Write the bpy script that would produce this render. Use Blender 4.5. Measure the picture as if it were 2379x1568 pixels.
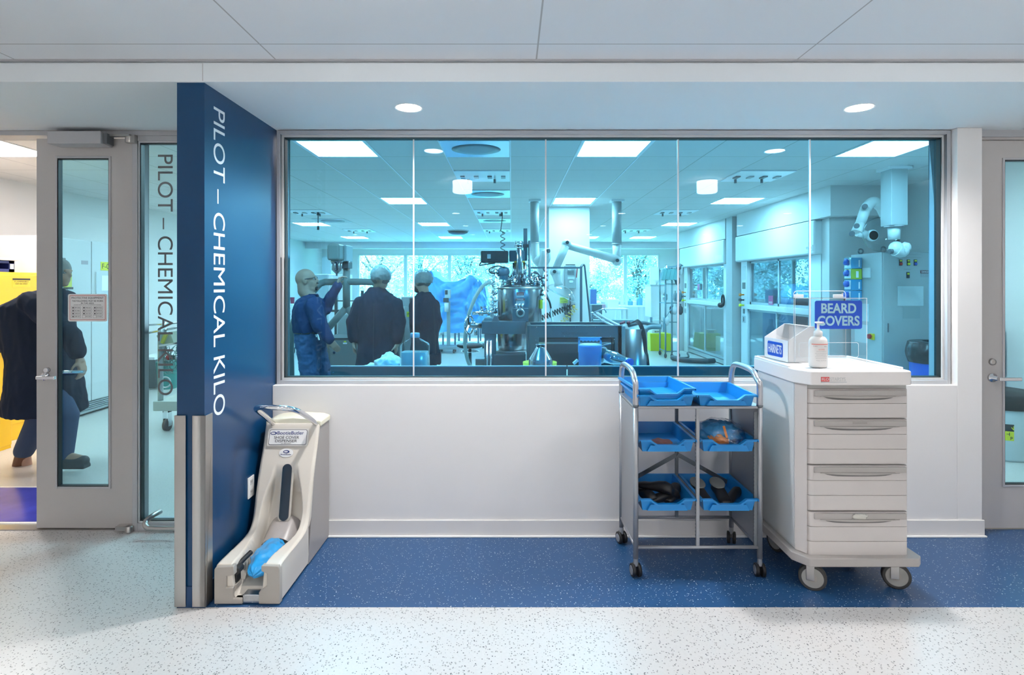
import bpy, bmesh, math, random
from mathutils import Vector, Matrix, noise
random.seed(11)
PI = math.pi
for o in list(bpy.data.objects): bpy.data.objects.remove(o)
S = bpy.context.scene
C = S.collection

# ------------------------------------------------------------------ camera, world, sun, exposure
F = 1289.0; CX = 1188.0; CY = 663.0; EYE = 1.52
cd = bpy.data.cameras.new('camera'); cam = bpy.data.objects.new('camera', cd); C.objects.link(cam)
cam.location = (0, 0, EYE); cam.rotation_euler = (PI/2, 0, 0)
cd.sensor_width = 36.0; cd.lens = 36.0*F/2379
cd.shift_x = (1189.5-CX)/2379; cd.shift_y = -(784-CY)/2379
cd.clip_start = .05; cd.clip_end = 300
S.camera = cam
S.view_settings.view_transform = 'Standard'; S.view_settings.look = 'None'
S.view_settings.gamma = 1; S.view_settings.use_curve_mapping = False
S.view_settings.exposure = 1.25

W = bpy.data.worlds.new('world'); S.world = W; W.use_nodes = True
bg = W.node_tree.nodes['Background']; bg.inputs[0].default_value = (.80, .92, 1, 1); bg.inputs[1].default_value = 9.0

sl = bpy.data.lights.new('sun', 'SUN'); sl.energy = 14; sl.angle = .02; sl.color = (1, .95, .86)
so = bpy.data.objects.new('sun', sl); C.objects.link(so); so.rotation_euler = (math.radians(-42), 0, math.radians(14))

LAB_LIGHT = 26.0        # emission of the lab's ceiling panels
DRUM_LIGHT = 11.5      # corridor drum lamps
DOWN_W = 56.0          # corridor downlights, watt

def P(px, py, Y): return Vector(((px-CX)*Y/F, Y, EYE-(py-CY)*Y/F))

# ------------------------------------------------------------------ materials
MATS = {}
def mat(name, col, rough=.5, metal=0., emit=0., ecol=None, alpha=1., noise_amt=0., nscale=20., bump=0., spec=.5, coat=0., trans=0.):
    if name in MATS: return MATS[name]
    m = bpy.data.materials.new(name); m.use_nodes = True; nt = m.node_tree
    b = nt.nodes['Principled BSDF']
    b.inputs['Base Color'].default_value = (*col, 1); b.inputs['Roughness'].default_value = rough
    b.inputs['Metallic'].default_value = metal; b.inputs['Specular IOR Level'].default_value = spec
    b.inputs['Coat Weight'].default_value = coat; b.inputs['Alpha'].default_value = alpha
    b.inputs['Transmission Weight'].default_value = trans
    if emit: b.inputs['Emission Color'].default_value = (*(ecol or col), 1); b.inputs['Emission Strength'].default_value = emit
    if noise_amt or bump:
        tc = nt.nodes.new('ShaderNodeTexCoord'); n = nt.nodes.new('ShaderNodeTexNoise'); n.inputs['Scale'].default_value = nscale
        n.inputs['Detail'].default_value = 4; nt.links.new(tc.outputs['Object'], n.inputs['Vector'])
        if noise_amt:
            mx = nt.nodes.new('ShaderNodeMix'); mx.data_type = 'RGBA'
            mx.inputs[6].default_value = (*[c*(1-noise_amt) for c in col], 1); mx.inputs[7].default_value = (*[min(1, c*(1+noise_amt)) for c in col], 1)
            nt.links.new(n.outputs['Fac'], mx.inputs[0]); nt.links.new(mx.outputs[2], b.inputs['Base Color'])
        if bump:
            bp = nt.nodes.new('ShaderNodeBump'); bp.inputs['Strength'].default_value = bump; bp.inputs['Distance'].default_value = .01
            nt.links.new(n.outputs['Fac'], bp.inputs['Height']); nt.links.new(bp.outputs['Normal'], b.inputs['Normal'])
    MATS[name] = m; return m

def glass(name, tint, rough=0.0, boost=1.0):
    """a thin pane: two faces, each tinting the light and reflecting by Fresnel"""
    if name in MATS: return MATS[name]
    m = bpy.data.materials.new(name); m.use_nodes = True; nt = m.node_tree; nt.nodes.clear()
    out = nt.nodes.new('ShaderNodeOutputMaterial'); mix = nt.nodes.new('ShaderNodeMixShader')
    t = nt.nodes.new('ShaderNodeBsdfTransparent'); t.inputs[0].default_value = (*[math.sqrt(c) for c in tint], 1)
    g = nt.nodes.new('ShaderNodeBsdfGlossy'); g.inputs['Roughness'].default_value = rough
    # Schlick's Fresnel on |cos| so that both sides of the pane behave alike
    geo = nt.nodes.new('ShaderNodeNewGeometry'); dt = nt.nodes.new('ShaderNodeVectorMath'); dt.operation = 'DOT_PRODUCT'
    nt.links.new(geo.outputs['Incoming'], dt.inputs[0]); nt.links.new(geo.outputs['Normal'], dt.inputs[1])
    def M(op, a, b=None):
        n = nt.nodes.new('ShaderNodeMath'); n.operation = op
        for i, v in enumerate((a, b)):
            if v is None: continue
            if isinstance(v, (int, float)): n.inputs[i].default_value = v
            else: nt.links.new(v, n.inputs[i])
        return n.outputs[0]
    c = M('ABSOLUTE', dt.outputs['Value']); k = M('POWER', M('SUBTRACT', 1.0, c), 5.0)
    f = M('ADD', M('MULTIPLY', k, .96), .04*boost)
    nt.links.new(f, mix.inputs[0]); nt.links.new(t.outputs[0], mix.inputs[1]); nt.links.new(g.outputs[0], mix.inputs[2])
    nt.links.new(mix.outputs[0], out.inputs[0]); MATS[name] = m; return m

def speckled(name, base, specks, rough=.35, bump=0.0):
    """sheet floor with chips: specks = [(voronoi scale, threshold, colour)]"""
    m = bpy.data.materials.new(name); m.use_nodes = True; nt = m.node_tree; b = nt.nodes['Principled BSDF']
    b.inputs['Roughness'].default_value = rough
    tc = nt.nodes.new('ShaderNodeTexCoord'); col = None
    n0 = nt.nodes.new('ShaderNodeTexNoise'); n0.inputs['Scale'].default_value = 90; n0.inputs['Detail'].default_value = 3
    nt.links.new(tc.outputs['Object'], n0.inputs['Vector'])
    mx = nt.nodes.new('ShaderNodeMix'); mx.data_type = 'RGBA'
    mx.inputs[6].default_value = (*[c*.93 for c in base], 1); mx.inputs[7].default_value = (*[min(1, c*1.07) for c in base], 1)
    nt.links.new(n0.outputs['Fac'], mx.inputs[0]); col = mx.outputs[2]
    for i, (sc, th, c, keep) in enumerate(specks):
        mp = nt.nodes.new('ShaderNodeMapping'); mp.inputs['Location'].default_value = (i*3.7, i*1.9, i*5.1)
        nt.links.new(tc.outputs['Object'], mp.inputs['Vector'])
        v = nt.nodes.new('ShaderNodeTexVoronoi'); v.inputs['Scale'].default_value = sc; v.inputs['Randomness'].default_value = 1
        nt.links.new(mp.outputs[0], v.inputs['Vector'])
        lt = nt.nodes.new('ShaderNodeMath'); lt.operation = 'LESS_THAN'; lt.inputs[1].default_value = th; nt.links.new(v.outputs['Distance'], lt.inputs[0])
        sx = nt.nodes.new('ShaderNodeSeparateColor'); nt.links.new(v.outputs['Color'], sx.inputs[0])
        gt = nt.nodes.new('ShaderNodeMath'); gt.operation = 'LESS_THAN'; gt.inputs[1].default_value = keep; nt.links.new(sx.outputs[0], gt.inputs[0])
        mu = nt.nodes.new('ShaderNodeMath'); mu.operation = 'MULTIPLY'; nt.links.new(lt.outputs[0], mu.inputs[0]); nt.links.new(gt.outputs[0], mu.inputs[1])
        m2 = nt.nodes.new('ShaderNodeMix'); m2.data_type = 'RGBA'; m2.inputs[7].default_value = (*c, 1)
        nt.links.new(mu.outputs[0], m2.inputs[0]); nt.links.new(col, m2.inputs[6]); col = m2.outputs[2]
    nt.links.new(col, b.inputs['Base Color']); MATS[name] = m; return m

def tiled(name, base, line, sx, sy, ox, oy, w=.006, rough=.8):
    """ceiling panels: seams every sx by sy metres"""
    m = bpy.data.materials.new(name); m.use_nodes = True; nt = m.node_tree; b = nt.nodes['Principled BSDF']
    b.inputs['Roughness'].default_value = rough
    tc = nt.nodes.new('ShaderNodeTexCoord'); sp = nt.nodes.new('ShaderNodeSeparateXYZ'); nt.links.new(tc.outputs['Object'], sp.inputs[0])
    outs = []
    for k, (s, o) in enumerate(((sx, ox), (sy, oy))):
        a = nt.nodes.new('ShaderNodeMath'); a.operation = 'SUBTRACT'; a.inputs[1].default_value = o - w/2; nt.links.new(sp.outputs[k], a.inputs[0])
        f = nt.nodes.new('ShaderNodeMath'); f.operation = 'FLOORED_MODULO'; f.inputs[1].default_value = s; nt.links.new(a.outputs[0], f.inputs[0])
        l = nt.nodes.new('ShaderNodeMath'); l.operation = 'LESS_THAN'; l.inputs[1].default_value = w; nt.links.new(f.outputs[0], l.inputs[0]); outs.append(l)
    mx_ = nt.nodes.new('ShaderNodeMath'); mx_.operation = 'MAXIMUM'; nt.links.new(outs[0].outputs[0], mx_.inputs[0]); nt.links.new(outs[1].outputs[0], mx_.inputs[1])
    m2 = nt.nodes.new('ShaderNodeMix'); m2.data_type = 'RGBA'; m2.inputs[6].default_value = (*base, 1); m2.inputs[7].default_value = (*line, 1)
    nt.links.new(mx_.outputs[0], m2.inputs[0]); nt.links.new(m2.outputs[2], b.inputs['Base Color']); MATS[name] = m; return m

WHITE = mat('white_paint', (.79, .775, .77), .6)
SOFFIT = mat('soffit_cyan_cast', (.76, .81, .84), .7)  # bluish light from the window is mixed into the soffit colour
LABWALL = mat('lab_wall_paint', (.68, .655, .64), .6)
NAVY = mat('navy_wall_paint', (.001, .046, .135), .30, spec=.55)
NAVYD = mat('navy_base', (.008, .045, .13), .4)
ALU = mat('anodised_frame', (.50, .50, .52), .45, .3)
DOORM = mat('door_metal', (.53, .505, .495), .5, .15)
STEEL = mat('brushed_steel', (.50, .48, .46), .32, 1., noise_amt=.08, nscale=6)
CHROME = mat('chrome', (.75, .75, .77), .10, 1.)
POLISH = mat('polished_steel', (.42, .43, .45), .22, 1.)
DSTEEL = mat('dark_steel_housing', (.17, .19, .21), .38, .7)
PALEGREY = mat('pale_grey', (.62, .62, .62), .5)
WHITEP = mat('white_plastic', (.86, .85, .84), .35)
BLACK = mat('black_rubber', (.012, .012, .014), .5)
DARK = mat('dark_grey', (.05, .055, .06), .5)
YEL = mat('yellow_paint', (.85, .52, .01), .35)
YELL = mat('yellow_label', (.75, .72, .03), .5)
GREENGREY = mat('grey_green_paint', (.17, .20, .19), .4)
CREAM = mat('cream_plastic', (.70, .645, .57), .35)
LIDC = mat('lid_cream', (.80, .76, .60), .35)
TAUPE = mat('taupe_plastic', (.40, .365, .325), .4)
GREYPANEL = mat('grey_side_panel', (.36, .335, .32), .35)
TRAYB = mat('tray_blue_plastic', (.007, .25, .64), .35)
CARTM = mat('cart_grey_metal', (.36, .37, .39), .38, .5)
CARTW = mat('cart_beige_plastic', (.62, .575, .555), .42)
CARTT = mat('cart_trim', (.43, .40, .38), .45)
CARTTOP = mat('cart_top_plastic', (.84, .80, .78), .35)
SIGNB = mat('sign_blue', (.012, .085, .56), .4)
INK = mat('ink', (.03, .03, .035), .6)
RED = mat('red', (.55, .03, .03), .4)
ORANGE = mat('orange', (.75, .22, .02), .4)
BLUEM = mat('blue_plastic', (.01, .10, .55), .4)
COAT = mat('navy_lab_coat', (.014, .022, .040), .95, spec=.2)
SHIRT = mat('blue_sweatshirt', (.014, .032, .10), .9)
JEANS = mat('denim', (.045, .09, .19), .9, noise_amt=.25, nscale=60)
SKIN = mat('skin', (.36, .22, .16), .55)
SHOE = mat('brown_leather', (.10, .04, .02), .5)
NET = mat('hairnet_gauze', (.30, .33, .33), .9, alpha=.62)
HAIRM = mat('dark_hair', (.03, .022, .018), .7)
TARP = mat('blue_tarp', (.15, .52, .95), .4, bump=.25, nscale=5)  # blue brightened to carry the daylight coming through from behind
GLASSW = glass('window_glass', (.22, .70, 1.0), boost=.72)
GLASSD = glass('door_glass', (.40, .80, .97))
CLEAR = glass('clear_acrylic', (.96, .97, .98), boost=1.2)
HOODG = glass('hood_glass', (.82, .90, .92), boost=1.6)
FLASK = glass('flask_glass', (.72, .82, .84))
LAMP = mat('lamp_diffuser', (1, 1, 1), .5, emit=DRUM_LIGHT, ecol=(1, .97, .95))
DISC = mat('downlight_lens', (1, 1, 1), .5, emit=14, ecol=(1, .98, .96))
PANEL = mat('panel_diffuser', (1, 1, 1), .5, emit=LAB_LIGHT, ecol=(1, .94, .91))

# ------------------------------------------------------------------ mesh builder
class MB:
    def __init__(s): s.v = []; s.f = []; s.sm = []
    def add(s, vs, fs, smooth=False):
        n = len(s.v); s.v += [Vector(v) for v in vs]
        for f in fs: s.f.append([i+n for i in f]); s.sm.append(smooth)
        return s
    def box(s, x0, x1, y0, y1, z0, z1):
        if x0 > x1: x0, x1 = x1, x0
        if y0 > y1: y0, y1 = y1, y0
        if z0 > z1: z0, z1 = z1, z0
        return s.add([(x0,y0,z0),(x1,y0,z0),(x1,y1,z0),(x0,y1,z0),(x0,y0,z1),(x1,y0,z1),(x1,y1,z1),(x0,y1,z1)],
                     [(3,2,1,0),(4,5,6,7),(0,1,5,4),(1,2,6,5),(2,3,7,6),(3,0,4,7)])
    def obox(s, c, ax, ay, az):
        """oriented box: centre and three half-axis vectors"""
        c = Vector(c); ax, ay, az = Vector(ax), Vector(ay), Vector(az)
        return s.add([c-ax-ay-az, c+ax-ay-az, c+ax+ay-az, c-ax+ay-az, c-ax-ay+az, c+ax-ay+az, c+ax+ay+az, c-ax+ay+az],
                     [(3,2,1,0),(4,5,6,7),(0,1,5,4),(1,2,6,5),(2,3,7,6),(3,0,4,7)])
    def bar(s, p0, p1, w, h=None):
        h = h or w; p0, p1 = Vector(p0), Vector(p1); d = p1-p0; L = d.length
        if L < 1e-6: return s
        d.normalize(); u = Vector((0,0,1)) if abs(d.z) < .9 else Vector((0,1,0))
        a = d.cross(u).normalized(); b = a.cross(d)
        return s.obox((p0+p1)/2, d*L/2, a*w/2, b*h/2)
    def tube(s, path, r, n=12, caps=True, closed=False):
        path = [Vector(p) for p in path]; m = len(path)
        R = r if isinstance(r, (list, tuple)) else [r]*m
        d0 = (path[1]-path[0]).normalized(); u = Vector((0,0,1)) if abs(d0.z) < .9 else Vector((1,0,0))
        a = d0.cross(u).normalized(); vs = []
        for i in range(m):
            if closed: d = (path[(i+1) % m]-path[i-1]).normalized()
            elif i == 0: d = d0
            elif i == m-1: d = (path[-1]-path[-2]).normalized()
            else: d = ((path[i+1]-path[i]).normalized()+(path[i]-path[i-1]).normalized()).normalized()
            a = (a-d*a.dot(d)); a = a.normalized() if a.length > 1e-6 else d.orthogonal().normalized()
            b = d.cross(a)
            for k in range(n):
                t = 2*PI*k/n; vs.append(path[i]+(a*math.cos(t)+b*math.sin(t))*R[i])
        fs = []
        for i in range(m if closed else m-1):
            j = (i+1) % m
            for k in range(n): fs.append((i*n+k, i*n+(k+1) % n, j*n+(k+1) % n, j*n+k))
        s.add(vs, fs, True)
        if caps and not closed:
            s.add(vs[:n], [tuple(range(n))[::-1]]); s.add(vs[-n:], [tuple(range(n))])
        return s
    def cyl(s, p0, p1, r0, r1=None, n=24, caps=True): return s.tube([p0, p1], [r0, r0 if r1 is None else r1], n, caps)
    def lathe(s, prof, c=(0,0,0), axis='z', n=28, sx=1., sy=1., smooth=True):
        """prof: (radius, height) list; axis z, x or y"""
        c = Vector(c); vs = []
        for r, h in prof:
            for k in range(n):
                t = 2*PI*k/n; a, b = r*math.cos(t)*sx, r*math.sin(t)*sy
                vs.append(c+(Vector((a, b, h)) if axis == 'z' else Vector((a, h, -b)) if axis == 'y' else Vector((h, a, b))))
        fs = []
        for i in range(len(prof)-1):
            for k in range(n): fs.append((i*n+k, i*n+(k+1) % n, (i+1)*n+(k+1) % n, (i+1)*n+k))
        s.add(vs, fs, smooth)
        if prof[0][0] > 1e-5: s.add(vs[:n], [tuple(range(n))[::-1]])
        if prof[-1][0] > 1e-5: s.add(vs[-n:], [tuple(range(n))])
        return s
    def ball(s, c, r, n=16, m=10, rot=None):
        c = Vector(c); R = r if isinstance(r, (tuple, list)) else (r, r, r); vs = []
        for i in range(m+1):
            p = PI*i/m
            for k in range(n):
                t = 2*PI*k/n; v = Vector((R[0]*math.sin(p)*math.cos(t), R[1]*math.sin(p)*math.sin(t), R[2]*math.cos(p)))
                if rot is not None: v = rot @ v
                vs.append(c+v)
        fs = []
        for i in range(m):
            for k in range(n): fs.append((i*n+k, (i+1)*n+k, (i+1)*n+(k+1) % n, i*n+(k+1) % n))
        return s.add(vs, fs, True)
    def prism(s, poly, axis, a0, a1):
        """poly of 2-D points; axis 'x': points are (y,z), 'y': (x,z), 'z': (x,y)"""
        n = len(poly)
        def pt(p, a): return (a, p[0], p[1]) if axis == 'x' else (p[0], a, p[1]) if axis == 'y' else (p[0], p[1], a)
        vs = [pt(p, a0) for p in poly]+[pt(p, a1) for p in poly]
        fs = [tuple(range(n))[::-1], tuple(range(n, 2*n))]+[(i, (i+1) % n, n+(i+1) % n, n+i) for i in range(n)]
        return s.add(vs, fs)
    def loft(s, rings, n=24, smooth=True):
        """rings: lists of equal length of points"""
        n = len(rings[0]); vs = [Vector(p) for r in rings for p in r]; fs = []
        for i in range(len(rings)-1):
            for k in range(n): fs.append((i*n+k, i*n+(k+1) % n, (i+1)*n+(k+1) % n, (i+1)*n+k))
        s.add(vs, fs, smooth); s.add(rings[0], [tuple(range(n))[::-1]]); s.add(rings[-1], [tuple(range(n))]); return s
    def grid(s, fn, nu, nv, smooth=True, thick=0.):
        vs = [Vector(fn(i/nu, j/nv)) for j in range(nv+1) for i in range(nu+1)]; w = nu+1
        fs = [(j*w+i, j*w+i+1, (j+1)*w+i+1, (j+1)*w+i) for j in range(nv) for i in range(nu)]
        return s.add(vs, fs, smooth)
    def build(s, name, m, parent=None, bevel=0., seg=2, fix=True, mods=()):
        root = parent
        while root is not None and root.parent is not None: root = root.parent
        off = Vector(root['_b']) if root is not None and '_b' in root else Vector((0,0,0))
        me = bpy.data.meshes.new(name); me.from_pydata([v-off for v in s.v], [], s.f)
        me.polygons.foreach_set('use_smooth', s.sm)
        if fix:
            b = bmesh.new(); b.from_mesh(me); bmesh.ops.remove_doubles(b, verts=b.verts, dist=1e-5)
            bmesh.ops.recalc_face_normals(b, faces=b.faces); b.to_mesh(me); b.free()
        me.materials.append(m); o = bpy.data.objects.new(name, me); C.objects.link(o)
        if parent is not None: o.parent = parent
        if bevel:
            md = o.modifiers.new('bevel', 'BEVEL'); md.width = bevel; md.segments = seg; md.limit_method = 'ANGLE'; md.angle_limit = .7
            for p in me.polygons: p.use_smooth = True
            md.harden_normals = True
        for kind, kw in mods:
            md = o.modifiers.new(kind.lower(), kind)
            for k, v in kw.items(): setattr(md, k, v)
        return o

def tag(o, label=None, cat=None, group=None, kind=None):
    if label: o['label'] = label
    if cat: o['category'] = cat
    if group: o['group'] = group
    if kind: o['kind'] = kind
    return o
def thing(name, label, cat, loc=(0,0,0), group=None):
    o = bpy.data.objects.new(name, None); C.objects.link(o); o.location = loc; o['_b'] = tuple(loc); o.empty_display_size = .1
    return tag(o, label, cat, group)
def struct(name, mb, m, parent=None, **k):
    o = mb.build(name, m, parent, **k)
    if parent is None: o['kind'] = 'structure'
    return o
def sthing(name, loc=(0,0,0)):
    o = bpy.data.objects.new(name, None); C.objects.link(o); o.location = loc; o['_b'] = tuple(loc); o['kind'] = 'structure'; return o
def dup(root, loc, rotz=None, label=None):
    def cp(o, par):
        c = o.copy(); C.objects.link(c)
        if par is not None: c.parent = par
        for ch in o.children: cp(ch, c)
        return c
    r = cp(root, None); r.location = loc
    if rotz is not None: r.rotation_euler = (0, 0, rotz)
    if label: r['label'] = label
    return r
def bez(pts, n=8):
    """smooth path through points (Catmull-Rom)"""
    pts = [Vector(p) for p in pts]; out = []
    q = [pts[0]*2-pts[1]]+pts+[pts[-1]*2-pts[-2]]
    for i in range(1, len(q)-2):
        for k in range(n):
            t = k/n; a, b, c, d = q[i-1], q[i], q[i+1], q[i+2]
            out.append(.5*((2*b)+(c-a)*t+(2*a-5*b+4*c-d)*t*t+(3*b-a-3*c+d)*t**3))
    out.append(pts[-1]); return out
def coil(p0, p1, r, turns, n=10, taper=None):
    p0, p1 = Vector(p0), Vector(p1); d = (p1-p0); L = d.length; d.normalize(); a = d.orthogonal().normalized(); b = d.cross(a)
    N = int(turns*n); return [p0+d*(L*i/N)+(a*math.cos(2*PI*i/n)+b*math.sin(2*PI*i/n))*r for i in range(N+1)]
_tc = {}
def text(name, s, org, right, up, w, h, m, parent, th=.0012, bold=0.):
    """writing as a thin mesh fitted to a box w by h whose lower left corner is org"""
    key = (s, bold)
    if key not in _tc:
        cu = bpy.data.curves.new('t', 'FONT'); cu.body = s; cu.size = 1; cu.resolution_u = 7; cu.offset = bold
        to = bpy.data.objects.new('t', cu); C.objects.link(to); bpy.context.view_layer.update()
        me = bpy.data.meshes.new_from_object(to.evaluated_get(bpy.context.evaluated_depsgraph_get()))
        V = [v.co.copy() for v in me.vertices]; Fc = [tuple(p.vertices) for p in me.polygons]
        bpy.data.objects.remove(to); bpy.data.curves.remove(cu); bpy.data.meshes.remove(me)
        x0 = min(v.x for v in V); x1 = max(v.x for v in V); y0 = min(v.y for v in V); y1 = max(v.y for v in V)
        _tc[key] = ([((v.x-x0)/(x1-x0), (v.y-y0)/(y1-y0)) for v in V], Fc)
    V, Fc = _tc[key]; r, u = Vector(right).normalized(), Vector(up).normalized(); nrm = r.cross(u); org = Vector(org)
    b = MB(); n = len(V)
    b.add([org+r*(x*w)+u*(y*h)+nrm*th for x, y in V]+[org+r*(x*w)+u*(y*h) for x, y in V], Fc+[tuple(i+n for i in f[::-1]) for f in Fc])
    cnt = {}
    for f in Fc:
        for i in range(len(f)):
            e = (f[i], f[(i+1) % len(f)]); cnt[e] = 1
    side = [(b_, a, a+n, b_+n) for (a, b_) in cnt if (b_, a) not in cnt]
    b.add([], []); base = 0
    for f in side: b.f.append(list(f)); b.sm.append(False)
    return b.build(name, m, parent, fix=False)
def rplate(mb, c, right, up, w, h, r, th=.0015, n=6):
    """rounded rectangle plate centred at c"""
    R, U = Vector(right).normalized(), Vector(up).normalized(); N = R.cross(U); c = Vector(c); pts = []
    for cx, cy, a0 in ((w/2-r, h/2-r, 0), (-w/2+r, h/2-r, 90), (-w/2+r, -h/2+r, 180), (w/2-r, -h/2+r, 270)):
        for k in range(n+1):
            t = math.radians(a0+90*k/n); pts.append(c+R*(cx+r*math.cos(t))+U*(cy+r*math.sin(t)))
    m = len(pts); return mb.add(pts+[p+N*th for p in pts], [tuple(range(m))[::-1], tuple(range(m, 2*m))]+[(i, (i+1) % m, m+(i+1) % m, m+i) for i in range(m)])
def remeshed(name, mb, m, parent, vox, smooth=4, fac=.5, wr=None):
    o = mb.build('tmp', m, None, fix=False)
    a = o.modifiers.new('r', 'REMESH'); a.mode = 'VOXEL'; a.voxel_size = vox; a.use_smooth_shade = True
    b = o.modifiers.new('s', 'SMOOTH'); b.iterations = smooth; b.factor = fac
    bpy.context.view_layer.update()
    me = bpy.data.meshes.new_from_object(o.evaluated_get(bpy.context.evaluated_depsgraph_get()))
    bpy.data.objects.remove(o); me.name = name
    if wr:
        nn = [v.normal.copy() for v in me.vertices]
        for v, n_ in zip(me.vertices, nn):
            q = Vector((v.co.x*wr[1], v.co.y*wr[1], v.co.z*wr[1]*wr[2])); q2 = q*2.3+Vector((7, 3, 1))
            v.co += n_*wr[0]*((1-2*abs(noise.noise(q)))+.5*(1-2*abs(noise.noise(q2)))-.6)
    root = parent
    while root is not None and root.parent is not None: root = root.parent
    if root is not None: me.transform(Matrix.Translation(-Vector(root['_b'])))
    if not me.materials: me.materials.append(m)
    ob = bpy.data.objects.new(name, me); C.objects.link(ob)
    if parent is not None: ob.parent = parent
    return ob
# ================================================================== SETTING
WY = 3.43; YL = 3.365; YC = 2.62; XB = -1.449; XB0 = -1.579; LC = 2.743; CC = 2.577; SF = 2.477
FLW = speckled('pale_chip_floor', (.60, .585, .575), [(75, .22, (.07, .07, .08), .30), (55, .24, (.36, .35, .34), .5), (120, .27, (.13, .13, .14), .28)], .32)
FLB = speckled('blue_chip_floor', (.022, .085, .215), [(62, .17, (.62, .64, .66), .28), (120, .26, (.45, .50, .56), .22)], .30)
FLL = speckled('lab_floor_vinyl', (.52, .49, .46), [(70, .22, (.40, .38, .36), .5)], .30)
CEILC = tiled('corridor_ceiling_panels', (.74, .76, .79), (.42, .42, .43), 1.22, 1.22, -1.103, 2.43, .007)
CEILL = tiled('lab_ceiling_panels', (.72, .70, .68), (.40, .40, .41), .61, .61, -.015, 4.66, .009)

struct('floor', MB().box(-6.5, 6.5, -5.5, YC, -.08, 0).box(-6.5, XB0, YC, 3.46, -.08, 0), FLW)
struct('floor', MB().box(XB0, 6.5, YC, 3.46, -.08, 0), FLB)
struct('floor', MB().box(-6.0, 6.5, 3.46, 17.3, -.08, 0), FLL)
struct('ceiling', MB().box(-6.5, 6.5, -5.5, YC, CC, CC+.05), CEILC)
struct('ceiling', MB().box(-6.5, 6.5, YC, 3.42, SF, SF+.14).box(-6.5, 6.5, YC-.012, YC, SF, CC-.012), SOFFIT)
struct('trim_1', MB().box(-6.5, 6.5, YC-.03, YC-.012, CC-.006, CC-.0005), ALU)
struct('trim_2', MB().box(-1.452, -1.449, YC-.0135, YC-.012, SF+.004, CC-.014), ALU)
struct('ceiling', MB().box(-6.0, 6.0, 3.6, 17.3, LC, LC+.05), CEILL)
struct('wall_back', MB().box(-6.5, 6.5, -5.6, -5.5, 0, CC), WHITE)
struct('wall_corridor_left', MB().box(-6.6, -6.5, -5.6, 3.6, 0, CC), WHITE)
struct('wall_corridor_right', MB().box(6.5, 6.6, -5.6, 3.6, 0, CC), WHITE)
# blue wing wall and its steel corner guards
struct('wall_wing', MB().box(XB0, XB, YC, 3.43, 0, SF), NAVY)
struct('baseboard_wing', MB().box(XB0+.002, XB+.006, YC-.006, 3.36, 0, .10), NAVYD, bevel=.002)
gz = .908
g = thing('corner_guard', 'brushed steel corner guard on the left edge of the blue wall', 'corner guard', (XB0, YC, 0), 'steel corner guards on the blue wall')
MB().box(XB0-.004, XB0+.047, YC-.012, YC-.0065, .008, gz).box(XB0-.006, XB0-.0005, YC-.012, YC+.045, .008, gz).build('angle', STEEL, g, bevel=.0015)
g = thing('corner_guard', 'brushed steel corner guard on the right edge of the blue wall', 'corner guard', (XB, YC, 0), 'steel corner guards on the blue wall')
MB().box(XB-.052, XB+.012, YC-.012, YC-.0065, .008, gz).box(XB+.0065, XB+.012, YC-.012, YC+.05, .008, gz).build('angle', STEEL, g, bevel=.0015)
# white letters down the blue wall
LTR = mat('white_vinyl', (.86, .88, .90), .5)
WORDS = 'PILOT \u2013 CHEMICAL KILO'
t = text('wall_lettering', WORDS, (XB+.0003, 2.70, 2.393), (0, 0, -1), (0, 1, 0), 1.515, .106, LTR, None, -.001)
tag(t, 'white capital letters running down the blue wing wall', 'lettering')
# low wall under the window, right pier, header
struct('wall_front', MB().box(XB, 2.705, YL, 3.56, 0, .914), WHITE, bevel=.003)
struct('wall_pier', MB().box(2.705, 2.856, YL, 3.56, 0, SF), WHITE, bevel=.003)
struct('baseboard_front', MB().box(XB+.01, 2.864, YL-.010, YL, 0, .10), mat('baseboard_vinyl', (.74, .72, .71), .5), bevel=.003)
struct('trim_3', MB().box(XB+.01, 2.868, YL-.024, YL-.010, 0, .010), WHITEP, bevel=.003)
struct('wall_header', MB().box(-6.5, 6.5, 3.42, 3.60, SF+.001, 2.80), WHITE)
struct('wall_left_end', MB().box(-6.5, -4.02, 3.44, 3.56, 0, SF), WHITE)
struct('wall_right_end', MB().box(3.86, 6.5, 3.44, 3.56, 0, SF), WHITE)

# ---- window_1: the long butt-glazed window
w1 = sthing('window_1', (XB, WY, .914))
GX0, GX1, GZ0, GZ1 = -1.416, 2.655, .945, 2.441
def framebox(b, x0, x1, z0, z1, w, y0, y1, wb=None):
    wb = wb or w
    b.box(x0, x0+w, y0, y1, z0, z1); b.box(x1-w, x1, y0, y1, z0, z1)
    b.box(x0+w, x1-w, y0, y1, z0, z0+wb); b.box(x0+w, x1-w, y0, y1, z1-w, z1); return b
framebox(MB(), -1.441, 2.697, .915, SF-.006, .022, 3.405, 3.555).build('window_frame', ALU, w1, bevel=.002)
framebox(MB(), -1.419, 2.675, .937, SF-.028, .012, 3.43, 3.463).build('glazing_bead', PALEGREY, w1, bevel=.001)
framebox(MB(), -1.4085, 2.6645, .949, SF-.040, .005, 3.44, 3.49).build('gasket', BLACK, w1)
js = [-1.4035, -.611, .215, 1.042, 1.866, 2.6595]
for i in range(5):
    MB().box(js[i]+.004, js[i+1]-.004, 3.468, 3.476, .952, SF-.045).build('pane', GLASSW, w1)
for x in js[1:-1]:
    MB().box(x-.0042, x+.0042, 3.466, 3.478, .949, SF-.044).build('silicone_joint', mat('silicone', (.66, .68, .70), .4), w1)

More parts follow.
